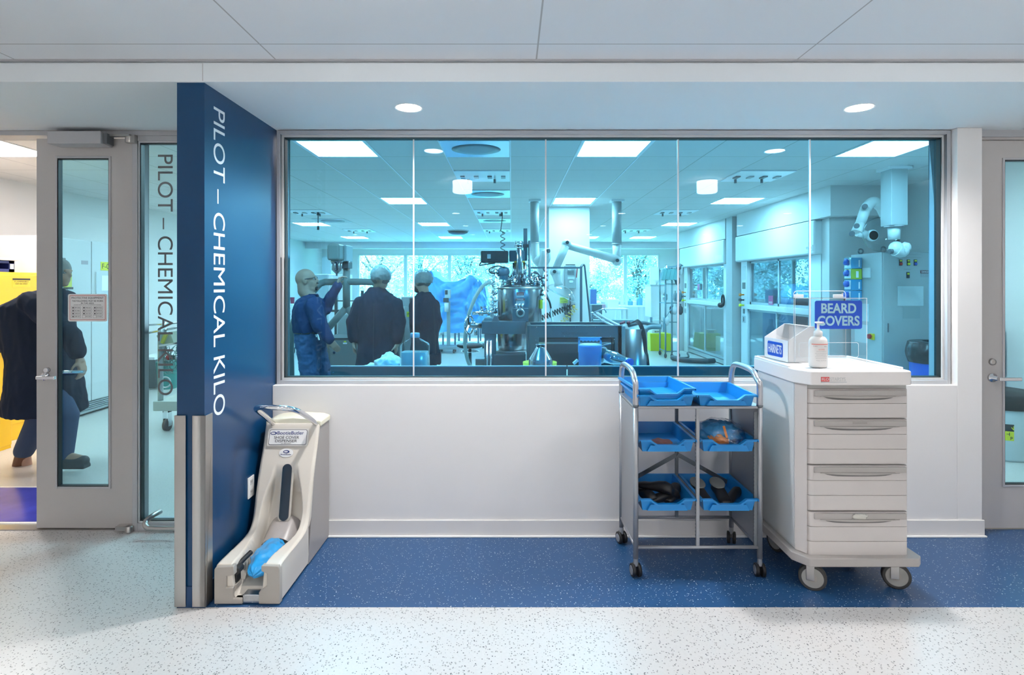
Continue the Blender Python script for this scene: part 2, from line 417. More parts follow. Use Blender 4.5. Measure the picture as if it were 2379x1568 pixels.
# ---- left doorway: frame, narrow glazed leaf, sidelight
DY = 3.45
struct('trim_4', MB().box(-4.02, -1.579, DY-.02, DY+.10, 2.447, SF).box(-4.02, -3.99, DY-.02, DY+.10, 0, 2.447), ALU, bevel=.002)
struct('trim_5', MB().box(-3.99, -2.36, DY-.01, DY+.06, 0, .006), STEEL)
d1 = sthing('door_1', (-2.65, DY, 0))
def leaf(x0, x1, gx0, gx1, gz0, gz1, zt, y0, m=DOORM, parent=None):
    b = MB(); y1 = y0+.045; zb = .012
    b.box(x0, gx0, y0, y1, zb, zt); b.box(gx1, x1, y0, y1, zb, zt); b.box(gx0, gx1, y0, y1, zb, gz0); b.box(gx0, gx1, y0, y1, gz1, zt)
    b.build('door_leaf', m, parent)
    framebox(MB(), gx0, gx1, gz0, gz1, .012, y0-.006, y0+.008).build('glazing_bead', ALU, parent, bevel=.001)
    framebox(MB(), gx0+.012, gx1-.012, gz0+.012, gz1-.012, .005, y0-.002, y0+.03).build('gasket', BLACK, parent)
    MB().box(gx0+.014, gx1-.014, y0+.018, y0+.026, gz0+.014, gz1-.014).build('pane', GLASSD, parent)
leaf(-2.952, -2.357, -2.832, -2.488, .258, 2.322, 2.432, DY, parent=d1)
lv = MB().lathe([(.026, 0), (.026, .008), (.012, .010), (.012, .045)], (-2.895, DY, .955), 'y', 24)
for v in lv.v: v.y = 2*DY-v.y
lv.build('lever_rose', CHROME, d1)
MB().box(-2.905, -2.79, DY-.066, DY-.047, .945, .965).build('lever_handle', CHROME, d1, bevel=.004)
MB().lathe([(.013, 0), (.016, .006), (.016, .02)], (-2.88, DY-.021, .995), 'y', 20).build('thumb_turn', CHROME, d1)
MB().lathe([(.026, 0), (.026, .012)], (-2.87, DY+.045, .965), 'y', 24).tube([(-2.87, DY+.05, .965), (-2.87, DY+.10, .965), (-2.85, DY+.105, .965), (-2.735, DY+.105, .967)], .010).build('inner_lever', CHROME, d1)
MB().box(-2.9535, -2.945, DY+.006, DY+.038, .94, 1.02).build('strike_plate', STEEL, d1)
# overhead closer with its arm and the two pivots
cl = MB().box(-2.80, -2.478, DY-.105, DY-.002, 2.375, 2.452).build('door_closer', ALU, d1, bevel=.004)
MB().box(-2.478, -2.455, DY-.085, DY-.02, 2.38, 2.445).build('closer_cap', DSTEEL, d1, bevel=.004)
MB().bar((-2.47, DY-.045, 2.437), (-2.33, DY-.055, 2.437), .028, .012).build('closer_arm', STEEL, cl)
MB().lathe([(.02, -.028), (.022, -.024), (.022, .02), (.02, .024)], (-2.352, DY-.035, 2.425), 'z', 20).box(-2.35, -2.31, DY-.05, DY-.021, 2.395, 2.445).build('top_pivot', STEEL, d1, bevel=.001)
MB().lathe([(.022, 0), (.022, .03), (.018, .036)], (-2.352, DY-.035, .004), 'z', 20).box(-2.43, -2.352, DY-.05, DY-.003, .012, .04).build('floor_pivot', STEEL, d1, bevel=.001)
# sidelight
w2 = sthing('window_2', (-2.1, DY, 0))
framebox(MB(), -2.345, -1.582, .0, 2.445, .032, DY-.02, DY+.09, .05).build('window_frame', ALU, w2, bevel=.002)
framebox(MB(), -2.313, -1.60, .05, 2.413, .008, DY-.012, DY+.02).build('glazing_bead', PALEGREY, w2)
framebox(MB(), -2.305, -1.61, .058, 2.405, .005, DY-.004, DY+.03).build('gasket', BLACK, w2)
MB().box(-2.302, -1.60, DY+.012, DY+.020, .06, 2.402).build('pane', GLASSD, w2)
t = text('glass_lettering', WORDS, (-2.205, DY+.010, 2.335), (0, 0, -1), (1, 0, 0), 1.50, .094, mat('grey_vinyl', (.16, .18, .20), .6), None, -.0008)
tag(t, 'grey capital letters running down the glass sidelight', 'lettering')
h = thing('pull_handle', 'curved brushed steel pull bar low on the sidelight', 'handle', (-2.1, DY, .06))
MB().tube(bez([(-2.188, DY+.01, .112), (-2.20, DY-.05, .108), (-2.215, DY-.09, .088), (-2.19, DY-.115, .065), (-2.13, DY-.118, .060), (-1.78, DY-.118, .060), (-1.72, DY-.118, .060), (-1.69, DY-.11, .066)]), .015, 14).build('bar', STEEL, h)
# blue tacky mat at the threshold
tm = thing('tacky_mat', 'blue sticky floor mat with white border inside the left doorway', 'mat', (-3.6, 3.85, 0))
MB().box(-4.3, -2.95, 3.535, 4.185, .0005, .004).build('mat_border', WHITEP, tm)
MB().box(-4.27, -2.99, 3.56, 4.16, .004, .0055).build('mat_sheet', mat('tacky_blue', (.05, .06, .42), .18, noise_amt=.5, nscale=4), tm)

# ---- right door
d2 = sthing('door_2', (3.3, DY, 0))
struct('trim_6', MB().box(2.857, 2.880, DY-.035, DY+.10, 0, SF).box(2.880, 3.85, DY-.035, DY+.10, 2.437, SF).box(3.83, 3.85, DY-.035, DY+.10, 0, 2.437), ALU, bevel=.002)
struct('trim_8', MB().box(2.880, 2.886, DY-.01, DY+.05, 0.0, 2.437).box(2.886, 3.83, DY-.012, DY+.03, 2.424, 2.437), DOORM)
leaf(2.888, 3.822, 3.052, 3.66, .27, 2.312, 2.420, DY, parent=d2)
MB().lathe([(.026, 0), (.024, .010), (.013, .012), (.013, .05)], (2.988, DY-.001, .947), 'y', 24).build('rose_core', CHROME, d2)
lv = MB().lathe([(.028, 0), (.027, .010), (.013, .012), (.013, .05)], (2.988, DY, .947), 'y', 24)
for v in lv.v: v.y = 2*DY-v.y
lv.build('lever_rose', CHROME, d2)
MB().box(2.978, 3.115, DY-.070, DY-.050, .936, .958).build('lever_handle', CHROME, d2, bevel=.004)
lk = MB().lathe([(.021, 0), (.019, .012), (.010, .013)], (2.988, DY, 1.045), 'y', 24)
for v in lk.v: v.y = 2*DY-v.y
lk.build('lock_cylinder', STEEL, d2)

# ================================================================== LAMPS
def downlight(x, y, z, lab, grp='recessed round downlights', w=DOWN_W, sz=.062, spot=1.35):
    t = thing('recessed_downlight', lab, 'light', (x, y, z), grp)
    MB().lathe([(sz+.004, -.001), (sz+.012, -.003), (sz+.012, -.0005)], (x, y, z), 'z', 32, smooth=False).build('trim_ring', WHITEP, t)
    MB().lathe([(.0, -.0012), (sz+.004, -.0012), (sz+.004, -.0004)], (x, y, z), 'z', 32, smooth=False).build('lens', DISC, t)
    ld = bpy.data.lights.new('downlight', 'SPOT'); ld.energy = w; ld.spot_size = 2*spot; ld.spot_blend = .6; ld.shadow_soft_size = .05; ld.color = (1, .975, .95)
    lo = bpy.data.objects.new('downlight_glow', ld); C.objects.link(lo); lo.parent = t; lo.location = (0, 0, -.02)
    return t
downlight(-.553, 2.99, SF, 'lit round downlight in the soffit above the left half of the window')
downlight(1.875, 2.99, SF, 'lit round downlight in the soffit above the white cart')
for x in (-3.25, -.81, 1.62, 4.05):
    for y in (-1.2, -2.9, -4.6):
        downlight(x, y, CC, 'round downlight in the corridor ceiling behind the viewer', 'corridor downlights behind the viewer', DOWN_W*.7, .05)
def drum(x, y, lab):
    t = thing('drum_ceiling_light', lab, 'light', (x, y, CC), 'white drum lights on the corridor ceiling')
    MB().lathe([(.105, -.012), (.105, 0)], (x, y, CC), 'z', 36).build('base', WHITEP, t)
    MB().lathe([(.0, -.128), (.09, -.128), (.098, -.120), (.098, -.012)], (x, y, CC), 'z', 40).build('shade', LAMP, t)
for i, x in enumerate((-5.37, -.49, 1.965, 4.40)):
    drum(x, 1.37, ['drum light on the corridor ceiling, far left end of the row', 'glowing drum light mirrored in the glass above the mixing vessel', 'glowing drum light mirrored in the glass above the fume hoods', 'drum light on the corridor ceiling, far right end of the row'][i])

# ================================================================== LAB SHELL
struct('wall_left', MB().box(-5.95, -5.8, 3.56, 17.3, 0, LC), LABWALL)
struct('wall_right', MB().box(4.83, 4.95, 3.56, 6.78, 0, LC).box(5.05, 5.2, 6.78, 17.3, 0, LC).box(4.83, 5.2, 6.78, 6.9, 0, LC), LABWALL)
struct('wall_bulkhead', MB().box(3.9, 5.05, 6.78, 9.60, 2.372, LC).box(4.0, 4.83, 6.98, 7.145, 0, 2.37), LABWALL)
struct('wall_bulkhead_far', MB().box(3.9, 5.05, 10.12, 12.9, 2.372, LC).box(3.9, 5.05, 12.95, 13.05, 0, LC), LABWALL)
struct('wall_hood_pier', MB().box(3.91, 5.05, 9.83, 10.10, 0, LC), mat('pier_paint', (.50, .50, .50), .6))
struct('wall_column', MB().box(.585, 1.215, 8.62, 9.25, 0, LC), LABWALL)
struct('trim_7', MB().box(-5.8, 5.05, 15.6, 15.85, 2.56, LC), mat('beam_paint', (.60, .60, .60), .6))
WX0, WX1, WZ0, WZ1 = -4.72, 4.55, 1.05, 2.49
struct('wall_far', MB().box(-5.95, 5.2, 17.0, 17.2, 0, WZ0).box(-5.95, 5.2, 17.0, 17.2, WZ1, LC).box(-5.95, WX0, 17.0, 17.2, WZ0, WZ1).box(WX1, 5.2, 17.0, 17.2, WZ0, WZ1), LABWALL)
fw = sthing('window_3', (0, 17, WZ0))
b = framebox(MB(), WX0, WX1, WZ0, WZ1, .05, 17.02, 17.12)
for x in (-3.25, -1.90, -.55, .85, 2.20, 3.50): b.box(x-.05, x+.05, 17.02, 17.12, WZ0+.05, WZ1-.05)
b.build('window_frame', PALEGREY, fw)
xs = [WX0, -3.25, -1.90, -.55, .85, 2.20, 3.50, WX1]
for i in range(7): MB().box(xs[i]+.05, xs[i+1]-.05, 17.06, 17.07, WZ0+.05, WZ1-.05).build('pane', glass('far_glass', (.85, .95, .98)), fw)
struct('trim_9', MB().box(WX0-.05, WX1+.05, 16.88, 17.0, WZ0-.04, WZ0), WHITE)

# lab ceiling fixtures (all rows on the 0.61 m grid)
def troffer(x0, y0, lab):
    t = thing('ceiling_panel_light', lab, 'light', (x0+.305, y0+.305, LC), 'square ceiling light panels in the lab')
    framebox(MB(), x0+.005, x0+.605, 0, .60, .030, 0, .006)
    b = MB(); e = .028
    for a in ((x0+.004, x0+e, y0+.004, y0+.606), (x0+.606-e+.004, x0+.606, y0+.004, y0+.606), (x0+e, x0+.61-e, y0+.004, y0+e), (x0+e, x0+.61-e, y0+.606-e+.004, y0+.606)): b.box(*a, LC-.006, LC-.0005)
    b.build('frame', WHITEP, t)
    MB().box(x0+e, x0+.61-e, y0+e, y0+.61-e, LC-.004, LC-.001).build('diffuser', PANEL, t)
rows = (4.66, 7.71, 10.76, 13.81)
rn = ('nearest', 'second', 'third', 'fourth')
for k, y in enumerate(rows):
    troffer(-1.845, y, 'lit ceiling panel left of the service strip, %s row from the glass' % rn[k])
    if k < 2 or k == 3: troffer(.595 if k < 3 else 1.6, y, 'lit ceiling panel before the white column, %s row from the glass' % rn[k])
    troffer(3.035 if k != 1 else 2.95, y, 'lit ceiling panel beside the fume hoods, %s row from the glass' % rn[k])
    troffer(-4.285 if k else -4.895, y, 'lit ceiling panel near the left lab wall, %s row from the glass' % rn[k])
FIX = mat('service_panel_white', (.88, .88, .88), .3)
def service(x0, y0, lab, n=4):
    t = thing('ceiling_service_panel', lab, 'service panel', (x0+.305, y0+.305, LC), 'white ceiling service panels with outlets')
    MB().box(x0+.008, x0+.602, y0+.008, y0+.602, LC-.012, LC-.0005).build('plate', FIX, t, bevel=.002)
    for k in range(n):
        x = x0+.08+k*.15
        MB().box(x-.025, x+.025, y0+.25, y0+.36, LC-.026, LC-.012).build('outlet', ALU if k % 2 else DSTEEL, t, bevel=.002)
        if k in (0, 2): MB().cyl((x+.05, y0+.46, LC-.012), (x+.05, y0+.46, LC-.055), .014).build('gas_fitting', DSTEEL, t)
service(-.62, 5.88, 'outlet panel in the ceiling strip over the tall reactor')
service(-.62, 8.93, 'outlet panel in the ceiling strip where the coiled cord hangs')
service(-.62, 12.0, 'outlet panel in the ceiling strip, farthest before the beam')
service(2.43, 5.88, 'outlet panel in the ceiling before the near fume hood')
service(2.43, 8.93, 'outlet panel in the ceiling right of the white column')
service(2.43, 12.0, 'small far outlet panel in the ceiling right of the column')
service(-3.67, 8.93, 'outlet panel in the ceiling over the man in the blue sweatshirt')
service(-3.67, 12.0, 'far outlet panel in the ceiling near the left lab wall')
def diffuser(y0, lab, x0=-.62):
    t = thing('air_diffuser', lab, 'diffuser', (x0+.3, y0+.3, LC), 'square air diffusers in the lab ceiling')
    MB().box(x0+.008, x0+.602, y0+.008, y0+.602, LC-.008, LC-.0005).build('plate', mat('satin_diffuser', (.55, .62, .68), .25, .8), t, bevel=.003)
    MB().lathe([(0, -.012), (.13, -.012), (.20, -.008)], (x0+.305, y0+.305, LC), 'z', 36, sx=1.1, sy=1).build('deflector', mat('deflector_grey', (.18, .22, .25), .4), t)
diffuser(4.66, 'shiny air diffuser in the ceiling nearest the glass')
diffuser(7.10, 'shiny air diffuser in the ceiling behind the drum light reflection')
diffuser(10.15, 'air diffuser in the ceiling strip beyond the coiled cord')
diffuser(10.15, 'air diffuser in the ceiling near the left lab wall', -3.67)
b = MB()
for x in (-.62, -.01, -1.85, -1.24, .60, 1.21): b.box(x-.006, x+.006, 3.62, 15.6, LC-.003, LC-.0002)
struct('trim_10', b, mat('white_ceiling_bar', (.9, .9, .9), .4))
sd = thing('smoke_detector', 'round dark dome fixed to the ceiling left of the coiled cord', 'detector', P(1064, 536, 12.4))
c = Vector((-1.19, 12.4, LC)); sd.location = c; sd['_b'] = tuple(c)
MB().lathe([(.0, -.09), (.14, -.08), (.21, -.05), (.23, 0)], c, 'z', 28).build('dome', DARK, sd)
MB().lathe([(.24, -.02), (.24, 0)], c, 'z', 28).build('rim', PALEGREY, sd)
# ================================================================== SHOE COVER DISPENSER
dX0, dX1 = -1.412, -1.104; dC = (dX0+dX1)/2; dW = dX1-dX0
disp = thing('shoe_cover_dispenser', 'cream shoe cover dispenser with chrome hoop handle beside the blue wall', 'dispenser', (dC, 2.98, 0))
prof = bez([(0, 2.662, .006), (0, 2.652, .10), (0, 2.655, .168), (0, 2.672, .190), (0, 2.82, .192), (0, 2.93, .196), (0, 2.99, .215), (0, 3.025, .262), (0, 3.05, .34), (0, 3.10, .49), (0, 3.15, .61), (0, 3.185, .715), (0, 3.20, .728)], 6)
NP = len(prof)-1
def sst(a, b, x): t = min(1, max(0, (x-a)/(b-a))); return t*t*(3-2*t)
def shell(u, v):
    s = v*NP; i = min(int(s), NP-1); p = prof[i].lerp(prof[i+1], s-i)
    x = dX0+dW*u; z, y = p.z, p.y
    # depth and half width of the foot channel / niche
    if y < 3.0 and z > .12:   D, hw = .150, .068+.034*sst(2.70, 3.02, y)
    else: hw = .102-.040*sst(.28, .50, z); D = .150*(1-sst(.24, .52, z))
    if z < .12 and y < 2.7: D, hw = 0, .068
    k = 1-sst(hw-.006, hw+.012, abs(x-dC))
    a = sst(.19, .40, z) if y > 2.9 else 0        # inward turns from down to back
    y2 = y+D*k*a; z2 = z-D*k*(1-a)*.92
    if y < 2.70: z2 = z*(1-k)+min(z, .03)*k
    e = sst(.0, .045, u)*sst(.0, .045, 1-u)        # softened outer edges
    y2 += .010*(1-e)*(1 if z > .2 else .3); z2 -= .008*(1-e)*(1 if y < 3.05 and z > .1 else 0)
    return (x, y2, max(z2, .012))
b = MB(); b.grid(shell, 64, NP*2)
# sides and back of the shell
sp = [(p.y, p.z) for p in prof]
for x in (dX0, dX1):
    pts = [shell(0 if x == dX0 else 1, j/(NP*2)) for j in range(NP*2+1)]
    vs = [(x, q[1], q[2]) for q in pts]+[(x, 3.02, q[2]) if q[1] < 3.0 else (x, q[1]+.03, q[2]) for q in pts]
    n = len(pts); b.add(vs, [(i, i+1, n+i+1, n+i) for i in range(n-1)])
b.build('shell', CREAM, disp)
sg = MB().prism([(3.01, .006), (3.355, .006), (3.355, .735), (3.205, .72), (3.10, .44)], 'x', dX0+.004, dX0+.010).prism([(3.01, .006), (3.355, .006), (3.355, .735), (3.205, .72), (3.10, .44)], 'x', dX1-.012, dX1+.001).box(dX0+.01, dX1-.012, 3.345, 3.355, .006, .735)
sg.build('side_panels', GREYPANEL, disp)
MB().prism([(dX0-.002, .708), (dX1+.008, .708), (dX1+.008, .738), (dX1-.03, .750), (dC, .758), (dX0+.04, .750), (dX0-.002, .738)], 'y', 3.195, 3.36).build('lid', LIDC, disp, bevel=.006, seg=3)
# front caps of the two rails with stepped inner edges
fc = MB().prism([(dX0-.002, .004), (dX0+.132, .004), (dX0+.132, .03), (dX0+.088, .03), (dX0+.088, .082), (dX0+.055, .082), (dX0+.055, .135), (dX0+.094, .142), (dX0+.090, .184), (dX0+.006, .180), (dX0-.002, .168)], 'y', 2.638, 2.672)
fc.prism([(dX1+.002, .004), (dX1+.002, .168), (dX1-.006, .184), (dX1-.086, .186), (dX1-.086, .16), (dX1-.060, .150), (dX1-.060, .09), (dX1-.098, .06), (dX1-.098, .004)], 'y', 2.638, 2.672)
fc.build('front_cap', TAUPE, disp, bevel=.004)
MB().box(dX0+.055, dX0+.092, 2.66, 2.72, .06, .085).build('latch_block', TAUPE, disp, bevel=.003)
MB().box(dX0+.13, dX1-.096, 2.645, 2.70, .004, .045).build('step_bar', POLISH, disp, bevel=.004)
MB().box(dX0+.02, dX1-.02, 2.70, 2.98, .006, .016).build('base_plate', GREYPANEL, disp)
MB().lathe([(.012, 0), (.020, .004), (.020, .05), (.012, .055)], (dX0+.085, 2.665, .145), 'y', 18).tube(bez([(dX0+.065, 2.67, .11), (dX0+.075, 2.70, .15), (dX0+.098, 2.80, .175)]), .012).box(dX0+.057, dX0+.092, 2.668, 2.71, .09, .15).build('film_roller', BLACK, disp, bevel=.002)
# curved clear hood at the throat
def vis(u, v):
    t = PI*(u-.0); r = .062; a = v*.9
    return (dC+.004-(.100-.010*v)*math.cos(t), 3.095-.13*v-.004*math.sin(t), .150-.045*v+(.095-.028*v)*math.sin(t))
MB().grid(vis, 24, 10).build('throat_hood', mat('smoky_clear_plastic', (.42, .38, .36), .2, coat=.6), disp)
# window slot with its rounded bezel on the leaning face
fx, fr = Vector((1, 0, 0)), Vector((0, .285, 1)).normalized()
def on_face(x, z):
    y = 3.05+(z-.34)*(3.10-3.05)/.15 if z < .49 else 3.10+(z-.49)*.05/.12 if z < .61 else 3.15+(z-.61)*.035/.105
    return Vector((x, y, z))
sc = on_face(dC+.004, .372); sc.y += .048
su = Vector((0, .20, 1)).normalized()
b = MB(); rplate(b, sc+Vector((0, -.018, 0)), fx, su, .072, .325, .036, .006, 10); b.build('slot_bezel', CREAM, disp)
b = MB(); rplate(b, sc+Vector((0, -.026, 0)), fx, su, .052, .300, .026, .004, 10); b.build('slot_window', mat('slot_dark', (.010, .030, .055), .22, coat=.3), disp)
# label plate, writing and logo
lc = on_face(dC-.012, .655)+Vector((0, -.004, 0)); lu = Vector((0, .31, 1)).normalized(); N = fx.cross(lu)
b = MB(); rplate(b, lc, fx, lu, .232, .098, .010, .006); pl = b.build('label_plate', mat('label_cream', (.74, .71, .66), .4), disp)
b = MB(); rplate(b, lc+N*.0058, fx, lu, .214, .084, .010, .0012); b.build('label_border', mat('slate', (.12, .12, .14), .5), pl)
b = MB(); rplate(b, lc+N*.0066, fx, lu, .209, .079, .009, .0012); b.build('label_face', WHITEP, pl)
LBL = mat('logo_navy', (.03, .05, .20), .4)
def onl(u, v, h=.0080): return lc+fx*u+lu*v+N*h
text('brand_writing', 'BootieButler', onl(-.062, .014), fx, lu, .150, .019, LBL, pl, .0006, .006)
text('label_writing', 'SHOE COVER', onl(-.078, -.009), fx, lu, .142, .015, INK, pl, .0006)
text('label_writing', 'DISPENSER', onl(-.070, -.027), fx, lu, .124, .014, INK, pl, .0006)
text('label_small_print', 'the right choice', onl(-.035, -.036), fx, lu, .055, .005, INK, pl, .0006)
def oval(b, c, a, h, n=28, th=.0006):
    pts = [c+fx*a*math.cos(2*PI*k/n)+lu*h*math.sin(2*PI*k/n) for k in range(n)]
    b.add(pts+[p+N*th for p in pts], [tuple(range(n))[::-1], tuple(range(n, 2*n))]+[(i, (i+1) % n, n+(i+1) % n, n+i) for i in range(n)]); return b
lo = oval(MB(), onl(-.083, .022), .0185, .0085).build('logo', LBL, pl)
oval(MB(), onl(-.085, .022, .0088), .012, .0045).build('logo_eye', WHITEP, pl)
sc2 = on_face(dC-.012, .575)+Vector((0, -.003, 0))
st = oval(MB(), sc2, .040, .024, th=.002).build('oval_sticker', WHITEP, disp)
oval(MB(), sc2+lu*.006+N*.0022, .018, .0085).build('sticker_logo', LBL, st)
oval(MB(), sc2+lu*.006-fx*.002+N*.003, .011, .0042).build('sticker_logo_eye', WHITEP, st)
text('sticker_writing', 'BootieButler', sc2-fx*.030-lu*.012+N*.0024, fx, lu, .060, .007, LBL, st, .0005)
# chrome hoop
MB().tube(bez([(-1.372, 3.20, .722), (-1.370, 3.10, .785), (-1.366, 2.99, .845), (-1.345, 2.93, .872), (-1.30, 2.905, .882), (-1.225, 2.905, .880), (-1.17, 2.93, .868), (-1.140, 2.99, .838), (-1.128, 3.10, .778), (-1.124, 3.20, .722)], 7), .014, 16).build('hoop_handle', CHROME, disp)
for fy_ in (2.66, 3.3): MB().box(dX0+.01, dX1-.01, fy_, fy_+.015, 0, .006).build('foot_strip', BLACK, disp)
# the crumpled blue shoe cover waiting in the channel
def cover(u, v):
    t = 2*PI*u; r = .070*max(0, math.sin(PI*(.0+.96*v)))**.5
    y = 2.675+.30*v; n_ = noise.noise(Vector((math.cos(t)*1.6, math.sin(t)*1.6, v*5)))
    w = noise.noise(Vector((math.cos(t)*4, math.sin(t)*4, v*11+3)))
    r *= 1+.22*n_+.14*w
    return (dC+.012+1.12*r*math.cos(t)+.012*math.sin(v*5), y+.012*w, .118+.030*v+r*.60*math.sin(t)+.008*n_)
sc = thing('blue_shoe_cover', 'crumpled translucent blue shoe cover lying in the dispenser channel', 'shoe cover', (dC, 2.75, .04))
MB().grid(cover, 44, 40).build('cover', mat('blue_film', (.03, .36, .78), .28, coat=.3), sc)
# outlet on the blue wall behind the dispenser
ot = thing('wall_outlet', 'white duplex power outlet on the blue wall behind the dispenser', 'outlet', (XB, 3.08, .40))
MB().box(XB, XB+.006, 3.045, 3.115, .345, .46).build('cover_plate', WHITEP, ot, bevel=.002)
for z in (.375, .43): so_ = MB().box(XB+.005, XB+.0075, 3.064, 3.096, z-.015, z+.015).build('socket', PALEGREY, ot, bevel=.002); MB().box(XB+.0072, XB+.008, 3.072, 3.075, z-.003, z+.008).build('slot', DARK, so_); MB().box(XB+.0072, XB+.008, 3.084, 3.087, z-.003, z+.008).build('slot', DARK, so_)

# ================================================================== TRAY TROLLEY
tx0, tx1, ty0, ty1 = .650, 1.298, 2.90, 3.275
tr = thing('tray_trolley', 'grey metal trolley with blue slide-in trays under the window', 'trolley', ((tx0+tx1)/2, 3.08, 0))
TM = CARTM; zt = .878
for x, sx in ((tx0, 1), (tx1, -1)):
    MB().tube([(x, ty0, .095), (x, ty0, zt+.01)], .0135, 16).build('post', TM, tr)
    MB().tube([(x, ty1, .095), (x, ty1, zt+.01)], .0135, 16).build('post', TM, tr)
    MB().tube(bez([(x, ty0, zt+.012), (x, ty0, zt+.12), (x, ty0+.03, 1.025), (x, ty0+.075, 1.055), (x, ty0+.15, 1.066), (x, ty1-.09, 1.066), (x, ty1-.035, 1.050), (x, ty1-.006, 1.01), (x, ty1, .96), (x, ty1, zt+.012)], 6), .0155, 16).build('push_handle', mat('handle_silver', (.50, .50, .53), .28, .75), tr)
    for y in (ty0, ty1): MB().cyl((x, y, zt+.008), (x, y, zt+.018), .0165).build('collar', DSTEEL, tr)
    MB().box(x-.003, x+.003, ty0+.012, ty1-.012, .155, zt-.01).build('side_panel', TM, tr)
MB().box(tx0-.010, tx1+.010, ty0-.006, ty1+.01, zt-.002, zt+.012).build('top_shelf', TM, tr, bevel=.003)
MB().tube([(tx0, ty0, .152), (tx1, ty0, .152)], .009).build('front_rail', TM, tr)
MB().tube([(tx0, ty1, .152), (tx1, ty1, .152)], .009).build('back_rail', TM, tr)
for x in (tx0, tx1): MB().tube([(x, ty0, .152), (x, ty1, .152)], .009).build('side_rail', TM, tr)
xm = (tx0+tx1)/2
b = MB().box(xm-.009, xm+.009, ty0-.004, ty0+.012, .155, zt); b.build('divider_post', TM, tr, bevel=.002)
MB().box(xm-.009, xm+.009, ty1-.012, ty1+.004, .155, zt).build('divider_post', DSTEEL, tr, bevel=.002)
b = MB()
for k in range(34):
    z = .19+k*.0195
    for x in (xm-.0102, tx1-.030): b.box(x-.0012, x+.0005, ty0-.002, ty0+.006, z, z+.008)
b.box(tx1-.029, tx1-.010, ty0+.0, ty0+.010, .16, zt-.02); bb = b.build('slotted_strip', DSTEEL, tr)
MB().bar((tx0+.02, ty1-.02, .36), (xm, ty1-.02, .53), .004, .024).bar((xm, ty1-.024, .53), (tx1-.02, ty1-.024, .36), .004, .024).build('cross_brace', DSTEEL, tr)
levels = (.650, .342)
for z in levels:
    for x in (tx0+.014, xm-.014, xm+.014, tx1-.014): MB().box(x-.006, x+.006, ty0+.012, ty1-.012, z+.048, z+.060).build('runner', ALU, tr)
def caster(x, y, rot, par, r=.034):
    k = MB(); c = Vector((x, y, r)); a = Vector((math.cos(rot), math.sin(rot), 0)); f = Vector((-a.y, a.x, 0))
    o_ = []
    for s in (-1, 1):
        q = MB(); q.tube([c+a*s*.007, c+a*s*.009, c+a*s*.022, c+a*s*.024], [r*.90, r, r, r*.88], 24)
        w = q.build('caster_wheel', BLACK, par)
        MB().cyl(c+a*s*.0238, c+a*s*.0262, r*.70, r*.62, 20).build('wheel_hub', TM, w)
    h = MB().tube([(x, y, 2*r-.012), (x, y, .10)], [.013, .012], 14)
    for i in range(7):
        t0, t1 = -.5+i*.32, -.5+(i+1)*.32
        p = lambda t: c+f*math.cos(t)*(r+.004)*1.0+Vector((0, 0, math.sin(t)*(r+.004)))
        h.bar(p(t0), p(t1), .012, .004)
    h.build('caster_fork', TM, par, bevel=.001)
caster(tx0, ty0, .15, tr); caster(tx1, ty0, -.1, tr); caster(tx0, ty1, .3, tr); caster(tx1, ty1, -.35, tr)

